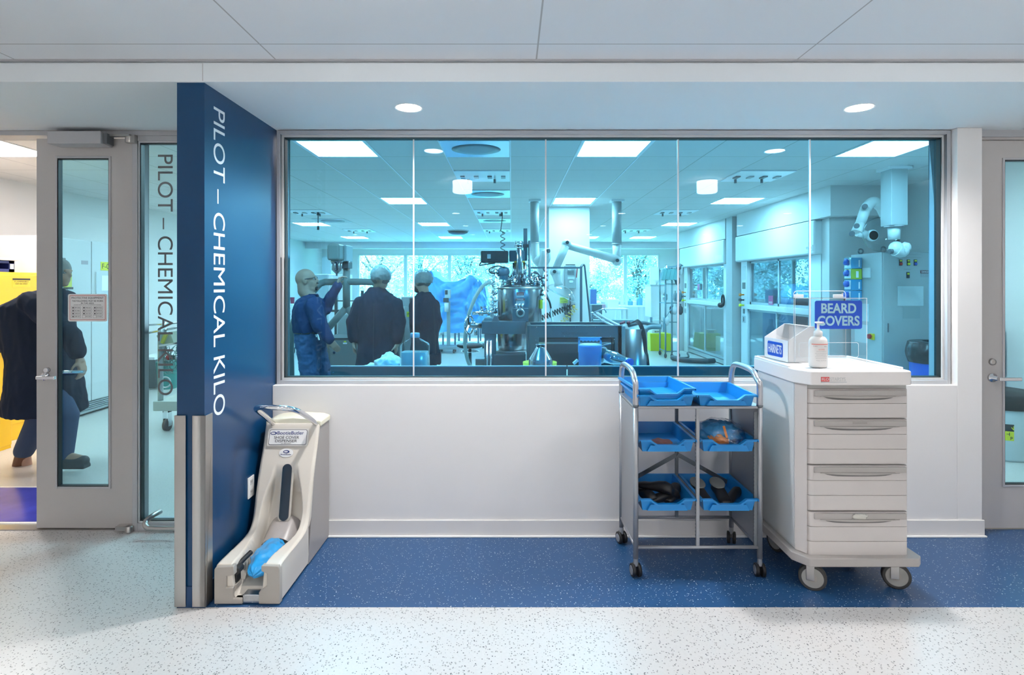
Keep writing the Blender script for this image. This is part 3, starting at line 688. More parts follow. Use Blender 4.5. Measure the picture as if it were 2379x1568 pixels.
def make_tray(lab, loc, rz=0, grp='blue plastic storage trays', w=.300, d=.375, h=.066):
    """Gratnells-style tray: tapered bin, wide rim, dipped front"""
    t = thing('storage_tray', lab, 'tray', (0, 0, 0), grp); b = MB(); wt = .0028
    hw, hd = w/2, d/2; tp = .012
    def fz(x):    # height of the front wall
        a = abs(x)/hw; return h-.026*(1-sst(.40, .62, a))
    def outer(u, z0): return None
    n = 16; xs_ = [-hw+w*i/n for i in range(n+1)]
    X = lambda x, z: x*(1-tp/hw*(1-z/h))
    # front wall (two skins) with dipped edge and flange
    for sgn in (0, 1):
        off = wt*sgn; vs = []
        for x in xs_:
            zt_ = fz(x); y = lambda z: -hd+tp*(1-z/h)+off
            vs += [(X(x, 0), y(0), 0), (X(x, zt_), y(zt_), zt_)]
        b.add(vs, [(2*i, 2*i+2, 2*i+3, 2*i+1) for i in range(n)])
    vs = []
    for x in xs_:
        z = fz(x); vs += [(x*1.02, -hd-.014, z), (X(x, z), -hd+wt, z), (x*1.02, -hd-.014, z-.010), (X(x, z), -hd, z-.010)]
    b.add(vs, [f for i in range(n) for f in ((4*i, 4*i+4, 4*i+5, 4*i+1), (4*i+2, 4*i+6, 4*i+4, 4*i), (4*i+3, 4*i+7, 4*i+6, 4*i+2))]+[(0, 1, 3, 2), (4*n, 4*n+2, 4*n+3, 4*n+1)])
    # grip bulge and corner ribs on the front
    b.prism([(-.105, .004), (.105, .004), (.088, h-.030), (-.088, h-.030)], 'y', -hd-.006, -hd+.012)
    # sides, back, floor
    for s in (-1, 1):
        a, c_ = s*(hw-tp), s*hw
        b.add([(a, -hd+tp, 0), (a, hd-tp, 0), (c_, hd, h), (c_, -hd, h), (a-s*wt, -hd+tp, wt), (a-s*wt, hd-tp, wt), (c_-s*wt, hd, h), (c_-s*wt, -hd, h)],
              [(0, 1, 2, 3), (4, 7, 6, 5), (2, 6, 7, 3), (0, 3, 7, 4), (1, 5, 6, 2)])
        b.box(s*(hw-.002), s*(hw+.012), -hd-.014, hd+.006, h-.003, h)
        b.box(s*(hw+.009), s*(hw+.012), -hd-.014, hd+.006, h-.012, h-.003)
    b.add([(-hw+tp, hd-tp, 0), (hw-tp, hd-tp, 0), (hw, hd, h), (-hw, hd, h), (-hw+tp, hd-tp-wt, wt), (hw-tp, hd-tp-wt, wt), (hw, hd-wt, h), (-hw, hd-wt, h)],
          [(0, 3, 2, 1), (4, 5, 6, 7), (2, 3, 7, 6)])
    b.box(-hw-.012, hw+.012, hd-.002, hd+.010, h-.003, h)
    b.box(-hw+tp, hw-tp, -hd+tp, hd-tp, 0, wt)
    b.build('bin', TRAYB, t, fix=False)
    t.location = loc; t.rotation_euler = (0, 0, rz); return t
zr = [.650, .342]; xc = [(tx0+xm)/2+.002, (xm+tx1)/2-.001]; yt = ty0+.185
tray0 = make_tray('empty looking blue tray in the upper left bay of the grey trolley', (xc[0], yt, zr[0]), w=.278)
dup(tray0, (xc[1], yt, zr[0]+.001), 0, 'blue tray in the upper right bay holding a clear bag')
dup(tray0, (xc[0], yt, zr[1]), 0, 'blue tray in the lower left bay filled with black shoes')
dup(tray0, (xc[1], yt-.004, zr[1]+.001), 0, 'blue tray in the lower right bay holding shoes with grey insoles')
make_tray('blue tray on the trolley top left, lower of the two stacked', (xc[0]-.010, yt-.006, zt+.0125), .03, w=.290, h=.060)
make_tray('blue tray on the trolley top left, upper of the two stacked', (xc[0]-.014, yt+.012, zt+.042), .07, w=.290, h=.060)
make_tray('single blue tray on the trolley top beside the stacked pair', (xc[1]-.010, yt-.004, zt+.0125), -.012, w=.290, h=.060)
# what lies in the trays
def crumple(c, r, seed, amp=.25, f=3., nu=40, nv=26, flat=1.):
    c = Vector(c)
    def fn(u, v):
        t, p = 2*PI*u, PI*v; d = Vector((math.sin(p)*math.cos(t), math.sin(p)*math.sin(t), math.cos(p)))
        k = 1+amp*noise.noise(d*f+Vector((seed, 0, 0)))+amp*.6*abs(noise.noise(d*f*2.5+Vector((seed, 5, 0))))
        q = Vector((d.x*r[0]*k, d.y*r[1]*k, d.z*r[2]*k)); 
        if q.z < -r[2]*flat: q.z = -r[2]*flat
        return c+q
    return MB().grid(fn, nu, nv)
bg_ = thing('bag_of_hairnets', 'clear plastic bag of blue and orange bundles in the upper right tray', 'bag', (xc[1], 3.02, .66))
crumple((xc[1]+.0, 3.05, .712), (.105, .10, .062), 3, .25, 3, flat=.9).build('blue_bundle', mat('bundle_blue', (.05, .30, .62), .6), bg_)
crumple((xc[1]-.025, 2.975, .693), (.05, .04, .035), 8, .3, 4).build('orange_bundle', mat('bundle_orange', (.70, .25, .06), .6), bg_)
crumple((xc[1]+.0, 3.02, .715), (.125, .125, .075), 5, .16, 2.4, 56, 40, flat=.78).build('clear_bag', glass('crinkled_film', (.93, .95, .97), .12, 2.2), bg_)
MB().bar((xc[1]-.01, 2.94, .775), (xc[1]+.004, 2.93, .715), .012, .002).build('orange_tape', ORANGE, bg_)
rd = thing('pink_pouch', 'small pinkish pouch lying in the upper left tray', 'pouch', (xc[0]+.01, 2.96, .655))
crumple((xc[0]+.0, 3.0, .668), (.055, .07, .017), 21, .2, 2).build('pouch', mat('pouch_pink', (.30, .12, .10), .5), rd)
def shoe(c, rz, s=1., insole=False):
    b = MB(); n = 14; R = Matrix.Rotation(rz, 3, 'Z'); rings = []
    prof_ = [(-.14, .030, .050, .0), (-.125, .040, .075, 0), (-.08, .042, .088, 0), (-.03, .038, .080, 0), (.03, .042, .060, 0), (.09, .046, .050, 0), (.125, .038, .040, 0), (.142, .018, .028, 0)]
    for y, w, h, _ in prof_:
        rings.append([Vector(c)+R @ (Vector((w*math.cos(2*PI*k/n), y, h/2+h/2*math.sin(2*PI*k/n)))*s) for k in range(n)])
    return b.loft(rings), R
for i, (x, y, rz, z) in enumerate(((xc[0]-.085, 3.02, .3, .350), (xc[0]+.0, 2.97, 1.9, .352), (xc[0]+.075, 3.03, 2.6, .350), (xc[0]-.03, 3.0, .9, .398))):
    t = thing('black_shoe', ['black shoe at the left of the lower left tray', 'black shoe lying crosswise at the front of the lower left tray', 'black shoe at the right of the lower left tray', 'black shoe on top of the pile in the lower left tray'][i], 'shoe', (x, y, z), 'shoes in the lower trays')
    b, R = shoe((x, y+.03, z), rz, .74); b.build('upper', mat('black_leather', (.012, .012, .014), .45), t)
for i, (x, y, rz) in enumerate(((xc[1]-.095, 3.02, PI), (xc[1]+.015, 3.02, PI-.1))):
    t = thing('slip_on_shoe', ['black slip-on with grey insole, nearer the divider post', 'black slip-on with grey insole, in the middle of the lower right tray'][i], 'shoe', (x, y, .35), 'shoes in the lower trays')
    b, R = shoe((x, y+.02, .350), rz, .80); b.build('upper', MATS['black_leather'], t)
    b = MB(); pts = [Vector((x, y+.080, .418))+R @ Vector((.036*math.cos(2*PI*k/24), .052*math.sin(2*PI*k/24)-0, .010*math.sin(2*PI*k/24)*-1)) for k in range(24)]
    b.add(pts+[p+Vector((0, -.002, .006)) for p in pts], [tuple(range(24))[::-1], tuple(range(24, 48))]+[(k, (k+1) % 24, 24+(k+1) % 24, 24+k) for k in range(24)])
    b.tube(pts, .005, 8, closed=True); b.build('insole', mat('insole_grey', (.22, .23, .22), .7), t)
t = thing('black_shoe', 'black shoe at the right front of the lower right tray', 'shoe', (xc[1]+.08, 3.0, .35), 'shoes in the lower trays')
shoe((xc[1]+.075, 3.03, .350), 2.4, .66)[0].build('upper', MATS['black_leather'], t)

# ================================================================== WHITE SUPPLY CART
cx0, cx1, cy0, cy1 = 1.438, 1.975, 2.745, 3.24
ca = thing('supply_cart', 'tall white drawer cart with worktop and big casters, right of the trolley', 'cart', ((cx0+cx1)/2, 3.0, 0))
b = MB().prism([(cx0+.035, cy0+.022), (cx1-.006, cy0+.022), (cx1, cy0+.03), (cx1, cy1), (cx0, cy1), (cx0, cy0+.055)], 'z', .185, 1.035); b.build('cabinet_body', mat('cart_body', (.66, .66, .65), .4), ca, bevel=.002)
MB().box(cx0-.0025, cx0-.0005, cy0+.075, cy1-.01, .20, 1.03).build('side_panel', mat('cart_side', (.70, .71, .71), .3), ca)
MB().prism([(cx0-.006, cy0+.058), (cx0+.028, cy0+.006), (cx0+.034, cy0+.022), (cx0+.002, cy0+.066)], 'z', .19, 1.032).build('corner_post', CARTW, ca)
# bumper base
MB().prism([(cx0+.02, cy0-.035), (cx1+.018, cy0-.035), (cx1+.045, cy0-.008), (cx1+.045, cy1-.01), (cx1+.02, cy1+.015), (cx0-.01, cy1+.015), (cx0-.032, cy1-.01), (cx0-.032, cy0+.04)], 'z', .142, .186).build('bumper_base', CARTT, ca, bevel=.006)
# top with raised edge
topo = [(cx0+.030, cy0-.030), (cx1-.030, cy0-.030), (cx1-.012, cy0-.022), (cx1-.004, cy0+.0), (cx1-.004, cy1+.005), (cx1-.03, cy1+.02), (cx0-.0, cy1+.02), (cx0-.022, cy1+.0), (cx0-.022, cy0+.055)]
MB().prism(topo, 'z', 1.030, 1.100).build('worktop', CARTTOP, ca, bevel=.007, seg=3)
b = MB()
b.bar((cx0-.012, cy0+.10, 1.104), (cx0-.012, cy1, 1.104), .016, .012).bar((cx1-.014, cy0+.04, 1.104), (cx1-.014, cy1, 1.104), .016, .012).bar((cx0, cy1+.008, 1.104), (cx1-.02, cy1+.008, 1.104), .016, .012)
b.build('worktop_rim', CARTTOP, ca, bevel=.004)
MB().box(cx0+.12, cx1-.06, cy0+.06, cy1-.12, 1.1005, 1.1015).build('writing_mat', WHITEP, ca)
# drawers: outline 4 high, fluted; handle strip with painted recess shadow
dz = [1.012, .862, .634, .404, .178]
DRW = CARTW
for k in range(4):
    z1_, z0_ = dz[k]-.004, dz[k+1]+.003
    n = 2 if k == 0 else 3; b = MB(); hh = (z1_-z0_)/n
    for j in range(n):
        a0, a1 = z0_+j*hh, z0_+(j+1)*hh-.0016
        xl, xr, yf = cx0+.030, cx1-.012, cy0
        pts = [(xl, yf+.026), (xl+.004, yf+.012), (xl+.014, yf+.003), (xl+.030, yf), (xr-.012, yf), (xr-.003, yf+.004), (xr, yf+.012), (xr, yf+.026)]
        b.prism(pts, 'z', a0, a1)
    dr = b.build('drawer', DRW, ca, bevel=.0012)
    MB().box(cx0+.058, cx1-.026, cy0-.010, cy0+.002, z1_-.034, z1_-.006).build('handle_strip', CARTT, dr, bevel=.002)
    w2 = .195; xm_ = (cx0+cx1)/2+.012; N_ = 14; vs = []
    lo_ = lambda t: z1_-.036-.020*(1-abs(t)**3); 
    b = MB(); pts = [(xm_-w2, z1_-.034)]+[(xm_+w2*(2*i/N_-1)*.94, z1_-.036-.019*(1-abs(2*i/N_-1)**5)) for i in range(N_+1)]+[(xm_+w2, z1_-.034)]
    b.prism(pts, 'y', cy0-.0012, cy0+.004); b.build('finger_recess_shade', mat('recess_shade', (.20, .19, .185), .7), dr)  # dark plate painted as the shadow inside the finger recess
    b = MB(); pts = [(xm_-w2*1.0, z1_-.033)]+[(xm_+w2*(2*i/N_-1), z1_-.035-.010*(1-(2*i/N_-1)**2)) for i in range(N_+1)]
    b.prism(pts, 'y', cy0-.014, cy0-.009); b.build('pull_lip', CARTT, dr)
    if k == 1: MB().box(xm_-.035, xm_+.035, cy0-.0115, cy0-.010, z1_-.021, z1_-.012).build('label_strip', mat('label_taupe', (.36, .33, .31), .4), dr)
    if k == 3: crumple((xm_, cy0-.012, z1_-.020), (.036, .003, .013), 4, .5, 5, 20, 12).build('tape_residue', mat('tape', (.62, .60, .54), .3, coat=.5), dr)
# maker's mark
MB().box(1.515, 1.555, cy0-.0325, cy0-.030, 1.050, 1.072).build('red_badge', mat('badge_red', (.75, .12, .12), .4), ca)
text('badge_writing', 'FLO', (1.518, cy0-.0327, 1.055), (1, 0, 0), (0, 0, 1), .034, .012, WHITEP, ca, .0006)
text('brand_writing', 'STARSYS', (1.560, cy0-.0308, 1.052), (1, 0, 0), (0, 0, 1), .075, .018, PALEGREY, ca, .0006)
MB().box(1.515, 1.64, cy0-.0325, cy0-.030, 1.045, 1.048).build('badge_underline', PALEGREY, ca)
def bigcaster(x, y, rot):
    r = .0635; a = Vector((math.cos(rot), math.sin(rot), 0)); f = Vector((-a.y, a.x, 0)); c = Vector((x, y, r))
    q = MB().tube([c-a*.016, c-a*.014, c+a*.014, c+a*.016], [r*.93, r, r, r*.93], 40); w = q.build('caster_wheel', mat('dark_tyre', (.05, .048, .045), .5), ca)
    MB().tube([c-a*.0175, c-a*.0165, c+a*.0165, c+a*.0175], [r*.74, r*.78, r*.78, r*.74], 36).build('wheel_rim', mat('wheel_grey', (.36, .35, .32), .5), w)
    MB().tube([c-a*.020, c+a*.020], r*.30, 20).build('wheel_hub', TAUPE, w)
    b = MB(); k = c+Vector((0, 0, .075))+f*.02
    for s in (-1, 1): b.prism([(0, 0)]*3, 'x', 0, 0) if False else b.obox(c+a*s*.024+f*.010+Vector((0, 0, .036)), a*.002, f*.018, Vector((0, 0, .046)))
    b.obox(c+f*.012+Vector((0, 0, .078)), a*.026, f*.024, Vector((0, 0, .003)))
    b.build('caster_fork', STEEL, ca, bevel=.001)
bigcaster(1.506, 2.775, 1.1); bigcaster(1.934, 2.79, 1.2); bigcaster(1.52, 3.18, .3); bigcaster(1.925, 3.18, -.2)

# hairnet box on the cart
TZ = 1.102
hb = thing('hairnet_box', 'open white acrylic bin with a HAIRNETS sticker on the cart top', 'bin', (1.55, 3.1, TZ))
R = Matrix.Rotation(math.radians(4), 3, 'Z')
def hp(x, y, z): return Vector((1.497, 3.0, TZ))+R @ Vector((x, y, z))
w_, d_, h0, h1, T = .150, .245, .118, .195, .003
WAC = mat('white_acrylic', (.84, .83, .83), .2)
b = MB()
def quadbox(b, pts, off):
    off = Vector(off); pts = [Vector(p) for p in pts]; n = len(pts)
    return b.add(pts+[p+off for p in pts], [tuple(range(n))[::-1], tuple(range(n, 2*n))]+[(i, (i+1) % n, n+(i+1) % n, n+i) for i in range(n)])
quadbox(b, [hp(0, 0, 0), hp(0, d_, 0), hp(0, d_, h0), hp(0, 0, h0)], R @ Vector((T, 0, 0)))
side = [(0, 0), (w_, 0), (w_, h1), (w_-.03, h1), (0, h0)]
quadbox(b, [hp(x, 0, z) for x, z in side], R @ Vector((0, T, 0)))
quadbox(b, [hp(x, d_-T, z) for x, z in side], R @ Vector((0, T, 0)))
quadbox(b, [hp(w_-T, 0, 0), hp(w_-T, d_, 0), hp(w_-T, d_, h1), hp(w_-T, 0, h1)], R @ Vector((T, 0, 0)))
quadbox(b, [hp(0, 0, 0), hp(w_, 0, 0), hp(w_, d_, 0), hp(0, d_, 0)], (0, 0, T))
quadbox(b, [hp(w_-.03, 0, h1-T), hp(w_, 0, h1-T), hp(w_, d_, h1-T), hp(w_-.03, d_, h1-T)], (0, 0, T))
b.build('bin_body', WAC, hb)
rr, uu = R @ Vector((0, -1, 0)), Vector((0, 0, 1))
b = MB(); rplate(b, hp(-.0004, .13, .060), rr, uu, .155, .080, .010, .0012); sk = b.build('sticker', SIGNB, hb)
text('sticker_writing', 'HAIRNETS', hp(-.0018, .13, .060)-rr*.068-uu*.024, rr, uu, .136, .050, WHITEP, sk, .0006, .012)
# hand sanitiser
hs = thing('sanitizer_bottle', 'white pump bottle of hand sanitizer standing before the beard cover box', 'bottle', (1.566, 2.83, TZ))
hx, hy = 1.566, 2.832
MB().lathe([(.030, 0), (.044, .003), (.047, .012), (.047, .125), (.044, .142), (.034, .155), (.018, .160), (.017, .168)], (hx, hy, TZ), 'z', 40, sx=1, sy=.62).build('bottle_body', mat('milky_plastic', (.82, .80, .78), .25), hs)
pm = MB().lathe([(.020, .160), (.020, .182), (.014, .188), (.008, .190), (.006, .205), (.006, .222), (.016, .226), (.016, .232), (0, .233)], (hx, hy, TZ), 'z', 24).box(hx-.006, hx+.026, hy-.007, hy+.007, TZ+.224, TZ+.233)
pm.build('pump_head', WHITEP, hs)
def wrap(name, t, s, x0, z0, w, h, m, cyl=(hx, hy), rx=.0474, ry=.0298):
    o = text(name, s, (x0, 0, z0), (1, 0, 0), (0, 0, 1), w, h, m, None, .0004)
    for v in o.data.vertices:
        dx = max(-.98, min(.98, (v.co.x-cyl[0])/rx)); v.co = Vector((v.co.x, cyl[1]-ry*math.sqrt(1-dx*dx)-.0003+v.co.y*.3, v.co.z))-Vector(t['_b'])
    o.parent = t; return o
RDL = mat('label_red', (.80, .16, .12), .5); GRL = mat('label_grey', (.35, .35, .36), .6)
b = MB(); n = 20
vs = []
for i in range(n+1):
    dx = -.88+1.76*i/n; y = hy-.0298*math.sqrt(1-dx*dx)-.0005
    vs += [(hx+.0474*dx, y, TZ+.118), (hx+.0474*dx, y, TZ+.1215)]
b.add(vs, [(2*i, 2*i+2, 2*i+3, 2*i+1) for i in range(n)]).build('red_band', RDL, hs, fix=False)
wrap('label_writing', hs, 'PURELL', hx-.036, TZ+.108, .018, .005, GRL); wrap('label_writing', hs, '70%', hx+.014, TZ+.106, .016, .006, GRL)
wrap('label_title', hs, 'ALCOHOL', hx-.014, TZ+.091, .032, .0065, RDL)
for k, (zz, ww) in enumerate(((.082, .050), (.072, .060), (.064, .052), (.055, .060), (.047, .056), (.036, .05))):
    wrap('label_small_print', hs, ['hand sanitizer gel', 'kills most common germs on hands', 'rub hands together until dry', 'for external use only, flammable', 'keep away from fire or flame', 'Net 16 fl oz'][k], hx-ww/2+.002, TZ+zz, ww, .004, GRL)
# clear beard cover box
bc = thing('beard_cover_box', 'clear acrylic box with a blue BEARD COVERS sign on the cart top', 'box', (1.73, 3.1, TZ))
fy, by = 2.985, 3.195; fx0, fx1, bx0, bx1 = 1.525, 1.912, 1.625, 1.925
MB().box(fx0, fx1, fy, fy+.003, TZ, 1.452).build('front_panel', CLEAR, bc)
MB().box(fx0, fx1, fy, by, 1.449, 1.452).build('lid_panel', CLEAR, bc)
MB().box(bx0, bx1, by, by+.003, TZ, 1.488).build('back_panel', CLEAR, bc)
MB().box(fx1-.003, fx1, fy+.003, by, TZ, 1.449).build('side_panel', CLEAR, bc)
MB().box(fx0, fx0+.003, fy+.003, by, TZ, 1.449).build('side_panel', CLEAR, bc)
ED = mat('bright_acrylic_edge', (.85, .90, .93), .2)
MB().bar((fx0, fy-.0005, 1.4515), (fx1, fy-.0005, 1.4515), .0025).bar((fx1-.0005, fy-.001, TZ), (fx1-.0005, fy-.001, 1.452), .0022).bar((fx0+.0005, fy-.001, TZ), (fx0+.0005, fy-.001, 1.452), .0018).bar((fx1, by, 1.4515), (bx1, by, 1.4515), .003).build('panel_edges', ED, bc)
b = MB(); pth = []
for cx_, cz_, a0 in ((bx1-.02, 1.468, 0), (bx0+.02, 1.468, 90)):
    for k in range(7): t_ = math.radians(a0+15*k); pth.append((cx_+.02*math.cos(t_), by-.001, cz_+.02*math.sin(t_)))
b.tube([(bx1, by-.001, TZ)]+pth+[(bx0, by-.001, TZ)], .0012, 6)
pth = []
for cx_, cz_, a0 in ((1.855, 1.2, 0), (1.56, 1.2, 90), (1.56, 1.145, 180), (1.855, 1.145, 270)):
    for k in range(5): t_ = math.radians(a0+22.5*k); pth.append((cx_+.012*math.cos(t_), fy-.001, cz_+.012*math.sin(t_)))
b.tube(pth, .0012, 6, closed=True); b.build('slot_edges', ED, bc)
for x in (1.645, 1.905): MB().lathe([(.004, -.002), (.004, 0)], (x, by-.001, 1.474), 'y', 14).build('screw_hole', ALU, bc)
for x in (1.555, 1.772): MB().box(x, x+.05, fy+.06, fy+.075, 1.4525, 1.470).build('hinge', mat('frosted_clip', (.80, .84, .86), .3), bc, bevel=.002)
# sign with its letters cut out of the blue film
sx0, sx1, sz0, sz1 = 1.632, 1.886, 1.286, 1.438
b = MB(); rplate(b, ((sx0+sx1)/2, fy-.0006, (sz0+sz1)/2), (1, 0, 0), (0, 0, 1), sx1-sx0, sz1-sz0, .012, .0012)
sg_ = b.build('sign', SIGNB, bc)
LET = mat('pale_letter', (.36, .62, .72), .5)
text('sign_writing', 'BEARD', (sx0+.034, fy-.0020, sz0+.084), (1, 0, 0), (0, 0, 1), .188, .054, LET, sg_, .0006, .03)
text('sign_writing', 'COVERS', (sx0+.014, fy-.0020, sz0+.017), (1, 0, 0), (0, 0, 1), .226, .054, LET, sg_, .0006, .03)

# sign on the door glass
ds = thing('warning_sign', 'white protective equipment sign with red border on the left door glass', 'sign', (-2.643, DY, 1.40))
zc = 1.52-(715-CY)*DY/F; xcn = (199.5-CX)*DY/F; ww, hh = .246, .172; yy = DY+.016
b = MB(); rplate(b, (xcn, yy, zc), (1, 0, 0), (0, 0, 1), ww, hh, .012, .002); p0 = b.build('sign_plate', WHITEP, ds)
b = MB(); rplate(b, (xcn, yy-.002, zc), (1, 0, 0), (0, 0, 1), ww-.022, hh-.018, .006, .0004); p1 = b.build('red_border', mat('border_red', (.60, .12, .10), .5), p0)
b = MB(); rplate(b, (xcn, yy-.0024, zc), (1, 0, 0), (0, 0, 1), ww-.028, hh-.024, .004, .0004); b.build('sign_face', WHITEP, p0)
def sgn(s, u, v, w, h, bd=0.): bd = 0; text('sign_writing', s, (xcn+u, yy-.0029, zc+v), (1, 0, 0), (0, 0, 1), w, h, INK, p0, .0004, bd)
sgn('PROTECTIVE EQUIPMENT', -.100, .053, .200, .014, .02); sgn('THE FOLLOWING MUST BE WORN', -.096, .037, .192, .010, .015); sgn('IN THIS AREA', -.040, .023, .080, .010, .015)
sgn('(PLEASE CHECK OR FILL IN APPROPRIATE BOXES)', -.085, .014, .17, .005)
b = MB(); 
for c_ in range(3):
    for r_ in range(4):
        u, v = -.100+c_*.068, -.008-r_*.0185; x, z = xcn+u, zc+v
        for (a0, a1, e0, e1) in ((x, x+.058, z, z+.0008), (x, x+.058, z+.0155, z+.0163), (x, x+.0008, z, z+.016), (x+.058, x+.0588, z, z+.016)): b.box(a0, a1, yy-.0030, yy-.0024, e0, e1)
        b.box(x+.018, x+.0186, yy-.0030, yy-.0024, z, z+.016)
        if not (r_ == 3 and c_): b.add(*(lambda m_: (m_.v, m_.f))(MB().lathe([(0, -.0005), (.0045, -.0005), (.0045, 0)], (x+.010, yy-.0026, z+.008), 'y', 10)))
b.build('check_boxes', INK, p0)
for r_ in range(4):
    for c_ in range(3): sgn([['SAFETY GLASSES', 'HARD HAT', 'EAR PLUGS'], ['FACE SHIELD', 'GLOVES', 'RESPIRATOR'], ['APRON', 'LAB COAT', 'SAFETY SHOES'], ['HAIR NET', 'SHOE COVERS', 'OTHER']][r_][c_], -.080+c_*.068, -.0025-r_*.0185, .034, .0055)
# ================================================================== LAB: BENCHES BY THE GLASS
BENCHF = mat('bench_back_panel', (.05, .085, .10), .35)
def bench(x0, x1, lab):
    t = thing('lab_bench', lab, 'bench', ((x0+x1)/2, 4.0, 0))
    MB().box(x0, x1, 3.70, 3.715, .08, .978).build('back_panel', BENCHF, t)
    MB().box(x0, x1, 3.698, 3.717, .978, .984).build('top_edge', PALEGREY, t)
    MB().box(x0, x1, 3.715, 4.35, .845, .862).build('benchtop', PALEGREY, t, bevel=.002)
    for x in (x0+.03, x1-.03):
        for y in (3.75, 4.31): MB().box(x-.02, x+.02, y-.02, y+.02, 0, .845).build('leg', STEEL, t)
    return t
bench(-1.205, .368, 'bench behind the glass carrying the clear bottle and steel cone')
bench(.376, 2.02, 'bench behind the glass carrying the blue pitcher')
BT = .862; VB = .965
# square clear bottle
bt = thing('square_bottle', 'clear square-shouldered bottle standing on the bench behind the glass', 'bottle', (-.665, 3.85, BT))
bx, by_ = (964-CX)*3.86/F, 3.86; hw = .097
def sq(r, z, k=.22):
    pts = []
    for i in range(24):
        t = 2*PI*(i+.5)/24; c_, s_ = math.cos(t), math.sin(t); e = k if r > .05 else 1
        pts.append((bx+r*math.copysign(abs(c_)**(.35 if r > .05 else 1), c_), by_+.75*r*math.copysign(abs(s_)**(.35 if r > .05 else 1), s_), z))
    return pts
MB().loft([sq(hw-.004, BT), sq(hw, BT+.01), sq(hw, 1.105), sq(hw-.010, 1.118), sq(.030, 1.155), sq(.030, 1.178)]).build('bottle_body', FLASK, bt)
MB().loft([sq(hw-.010, BT+.006), sq(hw-.008, BT+.012), sq(hw-.008, 1.060)]).build('liquid', mat('pale_liquid', (.30, .42, .44), .2), bt)
MB().lathe([(.030, 1.158), (.033, 1.16), (.033, 1.186), (.028, 1.19)], (bx, by_, 0), 'z', 24).build('cap', mat('cap_blue', (.25, .42, .52), .4), bt)
pb = thing('plastic_bag', 'crumpled white plastic bag lying on the bench left of the bottle', 'bag', (-.87, 3.9, BT))
crumple(((902-CX)*3.95/F, 3.95, BT+.075), (.095, .12, .085), 2, .30, 2.5, 50, 30, .85).build('bag', mat('white_film', (.82, .84, .84), .4), pb)
crumple(((868-CX)*3.95/F, 3.97, BT+.045), (.085, .10, .055), 12, .35, 2.5, 30, 20, .8).build('loose_end', MATS['white_film'], pb)
# steel cone
cn = thing('steel_cone', 'ribbed stainless steel cone with two necks on the bench', 'funnel', (.21, 3.95, BT))
cx_ = (1256-CX)*3.95/F
MB().lathe([(.085, BT), (.085, VB+.028), (.080, VB+.036), (.034, VB+.112), (.030, VB+.118)], (cx_, 3.95, 0), 'z', 36).build('cone', POLISH, cn)
for s in (-1, 1):
    MB().lathe([(.014, VB+.10), (.013, VB+.128), (.018, VB+.130), (.018, VB+.136), (.014, VB+.138)], (cx_+s*.018, 3.95, 0), 'z', 18).build('neck', POLISH, cn)
yl = thing('yellow_basin', 'round yellow basin behind the steel cone', 'basin', (cx_, 4.06, BT)); 
MB().lathe([(.10, BT), (.115, BT+.006), (.125, VB-.005), (.118, VB-.004), (.095, BT+.01)], (cx_, 4.06, 0), 'z', 32).build('basin', YELL, yl)
# pitcher
pt = thing('blue_pitcher', 'tall translucent blue bucket with a moulded top handle on the bench', 'bucket', (.54, 3.9, BT))
px_ = (1370.5-CX)*3.9/F; PB = mat('pitcher_blue', (.04, .28, .62), .35)
MB().lathe([(.070, BT), (.077, BT+.003), (.082, VB-.015+.14), (.083, VB-.015+.150)], (px_, 3.9, 0), 'z', 36, sy=.8).build('bucket_body', PB, pt)
MB().lathe([(.066, VB-.015+.145), (.080, VB-.015+.150), (.080, VB-.015+.156), (.060, VB-.015+.160), (0, VB-.015+.161)], (px_, 3.9, 0), 'z', 36, sy=.8).build('lid', WHITEP, pt)
b = MB(); hh_ = VB-.015+.205
for s in (-1, 1): b.box(px_+s*.083, px_+s*.070, 3.892, 3.908, VB-.015+.10, hh_)
b.box(px_-.083, px_+.083, 3.892, 3.908, hh_-.022, hh_+.002)
for k in range(5): b.ball((px_-.048+k*.024, 3.90, hh_-.023), (.011, .007, .006), 10, 6)
b.build('bail_handle', mat('pitcher_handle', (.16, .42, .70), .3), pt, bevel=.002)
# polished fitting lying on the bench
ff = thing('glass_column_fitting', 'polished flanged glass and steel pipe piece lying on the bench', 'fitting', (.70, 3.95, BT))
ax0, ax1 = Vector((.655, 3.98, VB+.055)), Vector((.80, 3.80, VB+.033))
MB().tube([ax0+(ax0-ax1)*.06, ax0], [.062, .062], 32).build('flange', POLISH, ff)
MB().tube([ax0, ax0.lerp(ax1, .45), ax1], [.050, .046, .020], 28).build('pipe_body', mat('glassy_steel', (.55, .68, .72), .08, .9), ff)
MB().tube([ax1, ax1+(ax1-ax0)*.12], [.026, .026], 20).build('blue_collar', BLUEM, ff)
MB().bar(ax0+Vector((-.02, 0, .064)), ax0+Vector((.06, 0, .082)), .012, .008).build('clamp', POLISH, ff)
cb = thing('cable_loop', 'small pale connector lying at the left foot of the blue pitcher', 'connector', (.44, 3.9, BT))
MB().bar((.435, 3.88, VB+.008), (.465, 3.89, VB+.032), .018).build('plug', WHITEP, cb)

